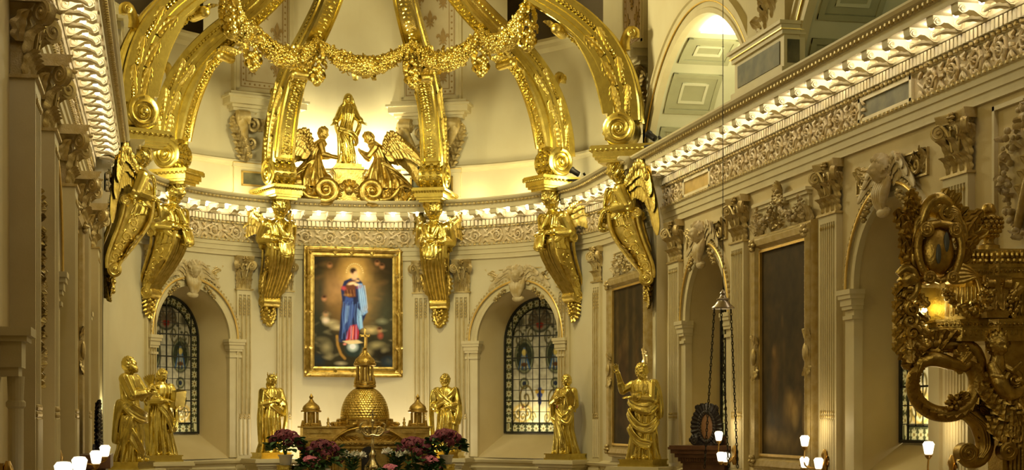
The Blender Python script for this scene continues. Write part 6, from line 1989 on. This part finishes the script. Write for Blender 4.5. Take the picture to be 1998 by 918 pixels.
for yy, lab, gz in ((26.9, 'farthest lit white globe sconce on the left wall, by the leftmost gilt statue', 3.40), (23.3, 'second lit white globe sconce on the left wall, in front of the dark crest', 3.38), (18.6, 'third lit white globe sconce on the left wall', 3.40), (15.6, 'lowest lit white globe sconce on the left wall, cut by the picture edge', 3.42)):
    sconce(lab, (LX + .05, yy), (1, 0), [(0, .55, 0.0)], gz)
for yy in (30.05, 25.65, 21.15): lamp('sconce_light', (RX - .50, yy, 3.9), 9, (1, .78, .42), .1)
for yy in (26.9, 18.6): lamp('sconce_light', (LX + .85, yy, 3.9), 7, (1, .78, .42), .1)

# ------------------------------------------------------------------ hanging smoke bell with chains
hb = thing('smoke_bell', 'silver bell-shaped lamp cover hanging on a thin rod in front of the right wall', 'hanging lamp cover', (3.68, 24.0, 5.70), 0)
link('bell', M().add(lathe([(.17, 0), (.178, .015), (.17, .03), (.13, .06), (.10, .10), (.085, .12), (.085, .13), (.10, .14), (.10, .155), (.06, .17), (.045, .20), (.03, .22), (.05, .24), (.02, .28), (.012, .30)], 28)), SILVER, hb, sharp=40)
link('rod', M().add(tube([(0, 0, .28), (0, 0, 12.8)], .006, 5)), BLACK, hb)
def chain(m, p, q, link_l=.055):
    p, q = np.array(p), np.array(q)
    n = int(np.linalg.norm(q - p) / link_l)
    d = (q - p) / n
    for k in range(n):
        c = p + d * (k + .5)
        A = np.arange(9) * 2 * pi / 8
        e = v3(1, 0, 0) if k % 2 else v3(0, 1, 0)
        u = d / np.linalg.norm(d)
        m.add(tube([c + u * link_l * .62 * cos(a) + e * link_l * .26 * sin(a) for a in A], .0075, 5, cap=False))
    return m
link('chain', chain(M(), (-.14, 0, 0), (-.30, 0, -2.45)), BLACK, hb); link('chain', chain(M(), (.12, -.02, 0), (.22, -.05, -2.45)), BLACK, hb); link('chain', chain(M(), (.02, .15, 0), (.16, .2, -2.45)), BLACK, hb)
0 and link('counterweight', M().add(lathe([(.02, -2.4), (.1, -2.36), (.12, -2.2), (.05, -2.1), (.02, -2.0)], 16, (.05, 0, 0))), SILVER, hb)

# ------------------------------------------------------------------ dark cabinet with carved crest
def crest(r, z, s=1.0):
    m = M()
    A = np.linspace(0, 2 * pi, 30)
    for a in A[:-1]:
        m.add(leaf(.16 * s, .07 * s, 1.1, 3, 8, 5), TM((.19 * s * cos(a), .03, z + .36 * s + .30 * s * sin(a))) @ Matrix.Rotation(pi / 2 - a, 4, 'Y'))
        m.add(ell((.17 * s * cos(a), .03, z + .36 * s + .29 * s * sin(a)), (.045 * s, .05 * s, .045 * s), 8, 6))
    for k in range(-2, 3): m.add(leaf(.2 * s, .08 * s, .9, 3, 8, 5), TM((.05 * k * s, .02, z + .64 * s)) @ Matrix.Rotation(k * .4, 4, 'Y'))
    for q in (-1, 1):
        m.add(volute(.08 * s, .05 * s, 1.5), TM((q * .24 * s, .03, z + .08 * s)) @ Matrix.Rotation(pi / 2, 4, 'Z'))
        for k in range(3): m.add(leaf(.2 * s, .08 * s, 1, 3, 8, 5), TM((q * .2 * s, .03, z + .04 * s)) @ Matrix.Rotation(q * (.3 + k * .4), 4, 'Y'))
    m.add(box(-.26 * s, .26 * s, -.03, .05, z, z + .05 * s))
    link('carved_frame', m, EBONY, r)
    link('oval_panel', M().add(ell((0, .02, z + .36 * s), (.13 * s, .03, .26 * s), 24, 12)), WOODP, r)
cb = thing('sacristy_cabinet', 'dark wooden cabinet with a moulded top against the right wall below the first niche', 'cabinet', (5.93, 31.15, 0), rz_of((-.72, -.70)))
m = M()
m.add(box(-.46, .46, -.35, .30, 0, 3.12))
for z0, z1, e in ((2.95, 3.0, .03), (3.12, 3.16, .03), (3.16, 3.24, .07), (3.24, 3.32, .12), (3.32, 3.40, .18), (3.40, 3.45, .22), (3.45, 3.48, .20)): m.add(box(-.46 - e, .46 + e, -.35, .30 + e, z0, z1))
link('cabinet_body', m, WOOD, cb, smooth=False)
m = M()
for k in range(19): m.add(box(-.49 + k * .052, -.46 + k * .052, .35, .38, 3.17, 3.23))
for x0 in (-.40, .04): m.add(box(x0, x0 + .36, .29, .32, 2.2, 2.9))
link('cabinet_mouldings', m, WOOD, cb, smooth=False)
link('back_board', M().add(box(-.42, .42, -.35, -.27, 3.48, 3.66)), WOOD, cb, smooth=False)
cr = thing('carved_crest', 'small black carved frame with a reddish oval panel standing on the dark cabinet', 'carved frame', (5.86, 31.12, 3.48), rz_of((-.72, -.70)))
crest(cr, 0, 1.02)
cr = thing('carved_crest', 'narrow black carved frame seen edge-on against the left wall', 'carved frame', (-5.83, 28.2, 3.42), rz_of((1, -.05)))
crest(cr, 0, 1.1)
cb2 = thing('sacristy_cabinet', 'dark cabinet against the left wall, mostly below the frame', 'cabinet', (-5.82, 28.2, 0), rz_of((1, 0)))
m = M().add(box(-.7, .7, -.4, .16, 0, 3.2)); m.add(box(-.8, .8, -.4, .24, 3.2, 3.42))
link('cabinet_body', m, WOOD, cb2, smooth=False)

# ------------------------------------------------------------------ black spotlights on the cornice
def spot(label, loc, n, s=1.0):
    r = thing('spotlight', label, 'spotlight', loc, rz_of(n))
    m = M().add(lathe([(.05, -.16), (.085, -.14), (.09, .08), (.11, .1), (.11, .16), (.09, .17)], 16), TR((0, .05, .22), rx=-1.0, s=s))
    link('lamp_head', m, BLACK, r)
    link('stand', M().add(tube(smooth_path([(0, -.15, .2), (.02, -.2, .1), (.0, -.1, .03), (.0, .25, .03)], 10), .03, 7)).add(box(-.09, .09, -.12, .12, 0, .03)), BLACK, r)
spot('small black spotlight on the apse cornice behind the fifth crown rib', (5.18, 38.9, 9.83), (-1, .3), .8)
spot('small black spotlight on the right cornice at the foot of the gallery arch', (5.5, 33.6, 9.83), (-.6, 1), .8)
spot('small black spotlight on the left cornice end behind the leftmost rib', (-5.7, 33.9, 9.83), (.6, 1), .8)

# moulded bracket block on the left wall by the frame edge
r = thing('wall_bracket', 'pale moulded bracket block on a thin shaft at the left frame edge', 'wall bracket', (LX + .05, 15.95, 0), rz_of((1, 0)))
m = M()
for z0, z1, e in ((4.40, 4.48, .02), (4.48, 4.72, .05), (4.72, 4.77, .10), (4.77, 4.85, .14)): m.add(box(-.18 - e, .18 + e, -.1, .12 + e, z0, z1))
m.add(lathe([(.07, 3.0), (.07, 4.1), (.09, 4.12), (.09, 4.16), (.07, 4.18), (.08, 4.40)], 16, (0, .1, 0)))
link('bracket_block', m, PALE, r, smooth=False)
# carved trophy on the left wall
r = thing('trophy_relief', 'carved hanging trophy with a hooded cartouche on the left wall', 'relief panel', (LX + .02, 18.9, 0), rz_of((1, 0)))
m = M(); q = random.Random(9)
for k in range(110):
    z = 4.55 + 1.8 * q.random(); m.add(leaf(.26, .09, 1.3, 4, 8, 5), TR((q.gauss(0, .15), .08, z), rx=-.2, ry=q.uniform(0, 6.2)))
m.add(ell((0, .04, 5.2), (.12, .08, .4), 14, 10))
link('trophy_carving', m, CAPGOLD, r)

# ------------------------------------------------------------------ the gilded throne canopy on the right
TX, TY = 4.66, 18.52
th = thing('throne_canopy', 'large carved and gilded throne canopy with a crest, at the right edge of the picture', 'throne canopy', (TX, TY, 0), rz_of((-.08, -1)))
X = lambda wx: TX - wx       # local x grows to the viewer's left
def bx(m, x0, x1, y0, y1, z0, z1): return m.add(box(X(x1), X(x0), y0, y1, z0, z1))
m = M()
P = [(4.32, .0), (4.32, .45), (4.55, .62), (4.90, .62), (4.98, .72), (5.25, .72), (5.7, .55), (6.1, .5), (6.1, -.4), (4.32, -.4)]
def cor(z0, z1, e):
    c = np.array([5.2, .1]); Q = np.array(P); d = Q - c
    Q = c + d * (1 + e)
    return prism([(X(a), b) for a, b in Q], z0, z1, 'z')
for z0, z1, e in ((5.68, 5.74, 0), (5.74, 5.80, .02), (5.80, 5.86, .05), (5.86, 5.92, .09), (5.92, 5.98, .11), (5.98, 6.02, .06)): m.add(cor(z0, z1, e))
for z0, z1, e in ((4.93, 4.97, -.02), (4.97, 5.10, -.05), (5.10, 5.16, .0), (5.16, 5.19, .02)): m.add(cor(z0, z1, e))
m.add(cor(5.19, 5.68, -.14))
def along(e, step):
    c = np.array([5.2, .1]); Q = [c + (np.array(q) - c) * (1 + e) for q in P[1:9]]
    for (a, b) in zip(Q[:-1], Q[1:]):
        L = np.linalg.norm(b - a); n = max(1, int(L / step))
        for k in range(n): yield a + (b - a) * (k + .5) / n
for a, b in along(.06, .062): m.add(ell((X(a), b, 5.885), (.034, .05, .042), 8, 6))
for a, b in along(.10, .05): m.add(ell((X(a), b, 5.95), (.030, .05, .05), 8, 6))
for a, b in along(.01, .05): m.add(ell((X(a), b, 5.76), (.020, .03, .024), 7, 5))
for a, b in along(.0, .045): m.add(ell((X(a), b, 5.13), (.018, .03, .022), 7, 5))
for a, b in along(-.135, .05): m.add(tube([(X(a), b, 5.24), (X(a), b, 5.58)], .018, 7))
for a, b in along(-.06, .055): m.add(ell((X(a), b, 5.03), (.024, .02, .04), 7, 5))
link('canopy_cornice', m, BRONZE, th, sharp=30)
# tapering pedestal block and fruit drop below the cornice
m = M()
m.add(rings([np.array([(X(4.94) + s * w, y, z) for s, y in ((1, .3), (1, .78), (-1, .78), (-1, .3))]) for z, w in ((5.20, .13), (5.28, .14), (5.30, .10), (5.60, .14), (5.64, .17), (5.70, .17))]))
for s in (-1, 1):
    m.add(volute(.06, .05, 1.5), TM((X(4.94) + s * .10, .80, 5.60)))
    m.add(leaf(.3, .06, .6, 4, 9, 5), TM((X(4.94) + s * .05, .78, 5.58)) @ Matrix.Rotation(pi, 4, 'Y'))
link('pedestal_block', m, OLDGOLD, th)
m = M(); q = random.Random(4)
for k in range(46): m.add(ell((X(5.13) + q.gauss(0, .035), .74 + q.gauss(0, .03), 5.52 - .30 * q.random()), (.036, .036, .036), 8, 6))
for k in range(5): m.add(leaf(.16, .06, 1, 3, 8, 5), TM((X(5.13), .76, 5.48)) @ Matrix.Rotation((k - 2) * .5, 4, 'Y'))
link('fruit_drop', m, BRONZE, th)
# urn finial
m = M().add(lathe([(.13, 6.02), (.13, 6.08), (.07, 6.10), (.06, 6.14), (.085, 6.18), (.13, 6.25), (.15, 6.32), (.14, 6.40), (.09, 6.44), (.075, 6.46), (.09, 6.48), (.07, 6.56), (.05, 6.58)], 24, (X(4.95), .5, 0)))
for j in range(5):
    for k in range(16):
        a = 2 * pi * (k + .5 * (j % 2)) / 16
        z = 6.20 + j * .05; rr = (.10, .13, .152, .155, .145)[j]
        m.add(ell((X(4.95) + rr * cos(a), .5 + rr * sin(a), z), (.03, .03, .026), 7, 5))
link('urn_finial', m, OLDGOLD, th)
# crest: cartouche with mantling, shells and flame leaves
m = M()
m.add(ell((X(4.22), .72, 5.98), (.20, .12, .30), 22, 14))
for s in (-1, 1):
    m.add(tube(smooth_path([(X(4.22), .78, 6.30), (X(4.22) + s * .2, .78, 6.24), (X(4.22) + s * .27, .78, 6.0), (X(4.22) + s * .18, .78, 5.72), (X(4.22), .80, 5.62)], 18), [.05, .06, .05, .035], 8))
    m.add(volute(.09, .06, 1.7), TM((X(4.22) + s * .18, .80, 6.22)) @ Matrix.Rotation(pi / 2, 4, 'Z')); m.add(volute(.08, .06, 1.7), TM((X(4.22) + s * .14, .8, 5.66)) @ Matrix.Rotation(pi / 2, 4, 'Z'))
    for k in range(6): m.add(leaf(.34, .10, 1.0, 4, 10, 6), TM((X(4.22) + s * (.22 + .02 * k), .72, 5.72 + .10 * k)) @ Matrix.Rotation(s * (.4 + .15 * (k % 3)), 4, 'Y'))
link('cartouche', m, OLDGOLD, th)
m = M()
for a, b, z in ((-.05, .04, 6.08), (.05, .04, 5.94)): m.add(ell((X(4.24) + a, .83, z), (.035, .02, .12), 10, 7))
link('cartouche_field', m, mat('slate_enamel', (.10, .11, .10), .35), th)
m = M(); q = random.Random(12)
# billowing top and flame leaves to the right
m.add(ell((X(4.20), .66, 6.50), (.17, .12, .12), 16, 10, fn=lambda d: 1 + .12 * sin(9 * d[0]) * sin(7 * d[2])))
m.add(tube(smooth_path([(X(4.02), .72, 6.30), (X(4.10), .74, 6.52), (X(4.24), .74, 6.60), (X(4.36), .72, 6.52), (X(4.30), .72, 6.40)], 16), [.05, .08, .07, .04], 9))
m.add(tube([(a, .74, b) for a, b in spiral2((X(4.34), 6.42), .11, 1.5, pi / 2, -1, 20)], [.045, .02], 7))
for k in range(9):
    m.add(leaf(.30 + .04 * (k % 3), .085, .7, 3, 10, 6), TM((X(4.26 + .034 * k), .66, 6.46 - .05 * k)) @ Matrix.Rotation(-.35 - .09 * k, 4, 'Y'))
for k in range(7):
    m.add(leaf(.30, .10, 1.1, 4, 10, 6), TM((X(4.02), .66, 6.46 - .10 * k)) @ Matrix.Rotation(.5 + .12 * k, 4, 'Y'))
for k in range(8):
    t = k / 7
    m.add(tube(smooth_path([(X(4.22 + .10 * t), .70, 6.36), (X(4.36 + .16 * t), .74, 6.50 - .18 * t), (X(4.48 + .08 * t), .74, 6.42 - .30 * t), (X(4.42 + .02 * t), .72, 6.26 - .26 * t)], 14), [.02, .034, .028, .012], 7))
for k in range(6):
    t = k / 5
    m.add(tube(smooth_path([(X(4.12), .70, 6.40), (X(3.98 - .04 * t), .74, 6.36 - .26 * t), (X(3.94 - .02 * t), .74, 6.20 - .36 * t), (X(4.02), .72, 6.06 - .30 * t)], 14), [.02, .034, .028, .012], 7))
link('crest_leaves', m, BRONZE, th)
m = M()
# left flank: mask-like scroll and hanging ornament
m.add(ell((X(3.90), .66, 5.66), (.14, .12, .12), 14, 10, fn=lambda d: 1 + .15 * sin(8 * d[2] + 4 * d[0])))
m.add(tube(smooth_path([(X(3.74), .7, 5.70), (X(3.84), .72, 5.78), (X(3.96), .72, 5.70), (X(3.98), .7, 5.52), (X(3.88), .7, 5.40)], 14), [.04, .06, .05, .04], 8))
for k in range(4): m.add(tube([(a, .7, b) for a, b in spiral2((X(3.90 + .03 * (k % 2)), 5.44 - .14 * k), .09, 1.5, k, (-1) ** k, 18)], [.035, .016], 7))
for k in range(14): m.add(leaf(.24, .085, 1.1, 4, 9, 5), TM((X(3.86 + .05 * (k % 3)), .66, 5.60 - .055 * k)) @ Matrix.Rotation(pi + (k % 3 - 1) * .8, 4, 'Y'))
bx(m, 3.90, 4.12, .1, .6, 4.93, 5.30)
link('flank_ornament', m, BRONZE, th)
m = M()
# swag from the cartouche to the block
garland_blob(m, smooth_path([(X(4.30), .80, 5.48), (X(4.46), .82, 5.30), (X(4.66), .82, 5.30), (X(4.80), .80, 5.48), (X(4.82), .78, 5.62)], 16), .05, .085, 3)
for k in range(5): m.add(tube(smooth_path([(X(4.36), .70, 5.62 + .03 * k), (X(4.52), .72, 5.62 + .05 * k), (X(4.72), .70, 5.68), (X(4.82), .66, 5.55 - .05 * k)], 12), .028, 6))
m.add(rosette(.09, 6, .06), TM((X(4.30), .84, 5.46)))
link('swag', m, BRONZE, th)
# inner lit architrave under the crest
m = M(); bx(m, 4.06, 4.50, -.1, .12, 5.14, 5.60); bx(m, 4.0, 4.9, -.1, .30, 5.10, 5.16)
for k in range(9): m.add(leaf(.06, .03, .6, 2, 6, 4), TM((X(4.20), .125, 5.18 + .045 * k)))
link('inner_panel', m, GOLD, th, smooth=False)
lamp('canopy_lamp', (4.24, 18.12, 5.38), 4.0, (1, .85, .55), .04)
gl = link('ceiling_light', M().add(ell((4.03, 17.9, 5.29), (.032, .032, .028), 10, 7)), emit('canopy_bulb', (1, .9, .7), 14)); tag(gl, 'tiny lit bulb inside the gilded throne canopy', 'light bulb')
# great scroll ring and arm
m = M()
ring = [(X(4.40) + .40 * cos(a), .50, 4.42 + .36 * sin(a)) for a in np.linspace(radians(100), radians(100 + 318), 44)]
m.add(tube(ring, [.10, .12, .13, .12, .10, .08], 14, flat=.8))
for k in range(44):
    if k % 2 == 0:
        c = ring[k]; a = radians(100 + 318 * k / 43)
        m.add(leaf(.20, .07, 1.0, 4, 9, 5), TM((c[0], .60, c[2])) @ Matrix.Rotation(-a, 4, 'Y'))
m.add(tube(smooth_path([(X(3.96), .42, 4.86), (X(4.10), .5, 4.90), (X(4.40), .5, 4.88), (X(4.72), .48, 4.86), (X(4.84), .46, 4.66), (X(4.82), .46, 4.36), (X(4.60), .46, 4.12)], 26), [.05, .09, .08, .09, .10, .09, .07], 12))
m.add(tube(smooth_path([(X(4.02), .52, 4.62), (X(4.20), .60, 4.72), (X(4.45), .60, 4.66), (X(4.62), .58, 4.62), (X(4.74), .56, 4.74)], 16), [.05, .10, .08, .06, .04], 10))
for k in range(6): m.add(leaf(.30, .09, 1.0, 4, 10, 6), TM((X(4.50 + .04 * k), .60, 4.56 + .02 * k)) @ Matrix.Rotation(-.6 + .25 * k, 4, 'Y'))
for k in range(6): m.add(leaf(.3, .12, 1.0, 4, 10, 6), TM((X(4.04 + .06 * k), .56, 4.68 + .03 * k)) @ Matrix.Rotation(.9 - .3 * k, 4, 'Y'))
m.add(ell((X(3.98), .45, 4.72), (.10, .12, .16), 14, 10, fn=lambda d: 1 + .12 * sin(8 * d[2])))
link('scroll_ring', m, OLDGOLD, th, sharp=60)
m = M()
m.add(tube(smooth_path([(X(4.46), .5, 4.08), (X(4.62), .5, 4.12), (X(4.82), .5, 3.96), (X(4.90), .5, 3.72), (X(4.84), .5, 3.54), (X(4.70), .5, 3.50), (X(4.60), .5, 3.56)], 26), [.06, .11, .12, .11, .09, .07], 12))
for k in (-1, 0, 1): m.add(tube(smooth_path([(X(4.66), .60, 4.06 + .02 * k), (X(4.84 + .03 * k), .62, 3.90), (X(4.88 + .03 * k), .62, 3.68), (X(4.80 + .02 * k), .62, 3.54)], 16), .022, 6))
m.add(volute(.12, .10, 2), TM((X(4.66), .5, 3.60)) @ Matrix.Rotation(pi / 2, 4, 'Z'))
for k in range(7): m.add(leaf(.24, .09, 1.1, 4, 9, 5), TM((X(4.46 + .04 * k), .58, 4.14 - .01 * k)) @ Matrix.Rotation(-1.0 + .3 * k, 4, 'Y'))
m.add(rosette(.12, 6, .08), TM((X(4.46), .58, 4.20)))
garland_blob(m, smooth_path([(X(4.86), .45, 4.44), (X(4.88), .45, 4.26), (X(4.90), .45, 4.06)], 9), .07, .09, 8)
link('console_scroll', m, OLDGOLD, th, sharp=60)
# cherub bust with drapery on the right
m = M()
hc = v3(X(5.02), .62, 4.90)
m.add(head(hc, .15, Matrix.Rotation(.25, 3, 'Z') @ Matrix.Rotation(-.25, 3, 'X'))); m.add(hair(hc, .155, None, amp=.3, f=11))
m.add(cap(hc - v3(0, .02, .10), hc - v3(0, .05, .28), .07, .11)); m.add(cap(hc + v3(.08, -.03, -.26), hc + v3(.10, .06, -.38), .05, .042)); m.add(cap(hc + v3(.10, .06, -.38), hc + v3(.0, .12, -.40), .042, .03)); m.add(cap(hc + v3(-.08, -.03, -.26), hc + v3(-.17, .04, -.33), .05, .04)); m.add(cap(hc + v3(-.17, .04, -.33), hc + v3(-.22, .12, -.24), .04, .03))
link('cherub_bust', fuse(m, .008, 1), BRONZE, th)
m = M()
wv = wing_mesh(.62, .30, 3, 6)
m.add(wv.vf(), Matrix.Translation((X(5.16), .46, 4.90)) @ Matrix.Diagonal((-1, 1, 1, 1)) @ Matrix.Rotation(-.9, 4, 'Y'))
m.add(tube(smooth_path([(X(4.94), .6, 4.66), (X(5.02), .66, 4.42), (X(5.16), .64, 4.30), (X(5.34), .6, 4.36)], 16), [.07, .10, .09, .06], 10))
for k in range(12): m.add(leaf(.36, .13, 1.2, 4, 10, 6), TM((X(5.0 + .035 * k), .60, 4.50 - .05 * (k % 5))) @ Matrix.Rotation(pi - .9 + .16 * k, 4, 'Y'))
for k in range(3): m.add(tube([(a, .62, b) for a, b in spiral2((X(5.22 + .06 * k), 4.48 - .12 * k), .11, 1.5, k, 1, 20)], [.04, .018], 7))
link('drapery_scrolls', m, BRONZE, th)
m = M()
m.add(rings([np.array([(X(5.24) + s * w, y, z) for s, y in ((1, .2), (1, .62), (-1, .62), (-1, .2))]) for z, w in ((1.2, .15), (3.0, .16), (3.6, .17), (4.0, .22), (4.2, .24), (4.95, .20))]))
for k in range(9): m.add(leaf(.34, .12, 1.0, 4, 10, 6), TM((X(5.06 + .045 * k), .62, 4.10 - .06 * (k % 3))) @ Matrix.Rotation(pi + (k - 4) * .12, 4, 'Y'))
for k in range(7): m.add(leaf(.26, .05, .8, 2, 8, 5), TM((X(5.02), .55, 4.14 - .06 * k)) @ Matrix.Rotation(.8 + .12 * k, 4, 'Y'))
m.add(volute(.11, .08, 1.8), TM((X(5.10), .66, 3.62)) @ Matrix.Rotation(pi / 2, 4, 'Z'))
for k in range(5): m.add(tube([(X(5.16 + .05 * k), .64, 3.2), (X(5.16 + .05 * k), .65, 3.92)], .022, 6))
link('herm_support', m, OLDGOLD, th)
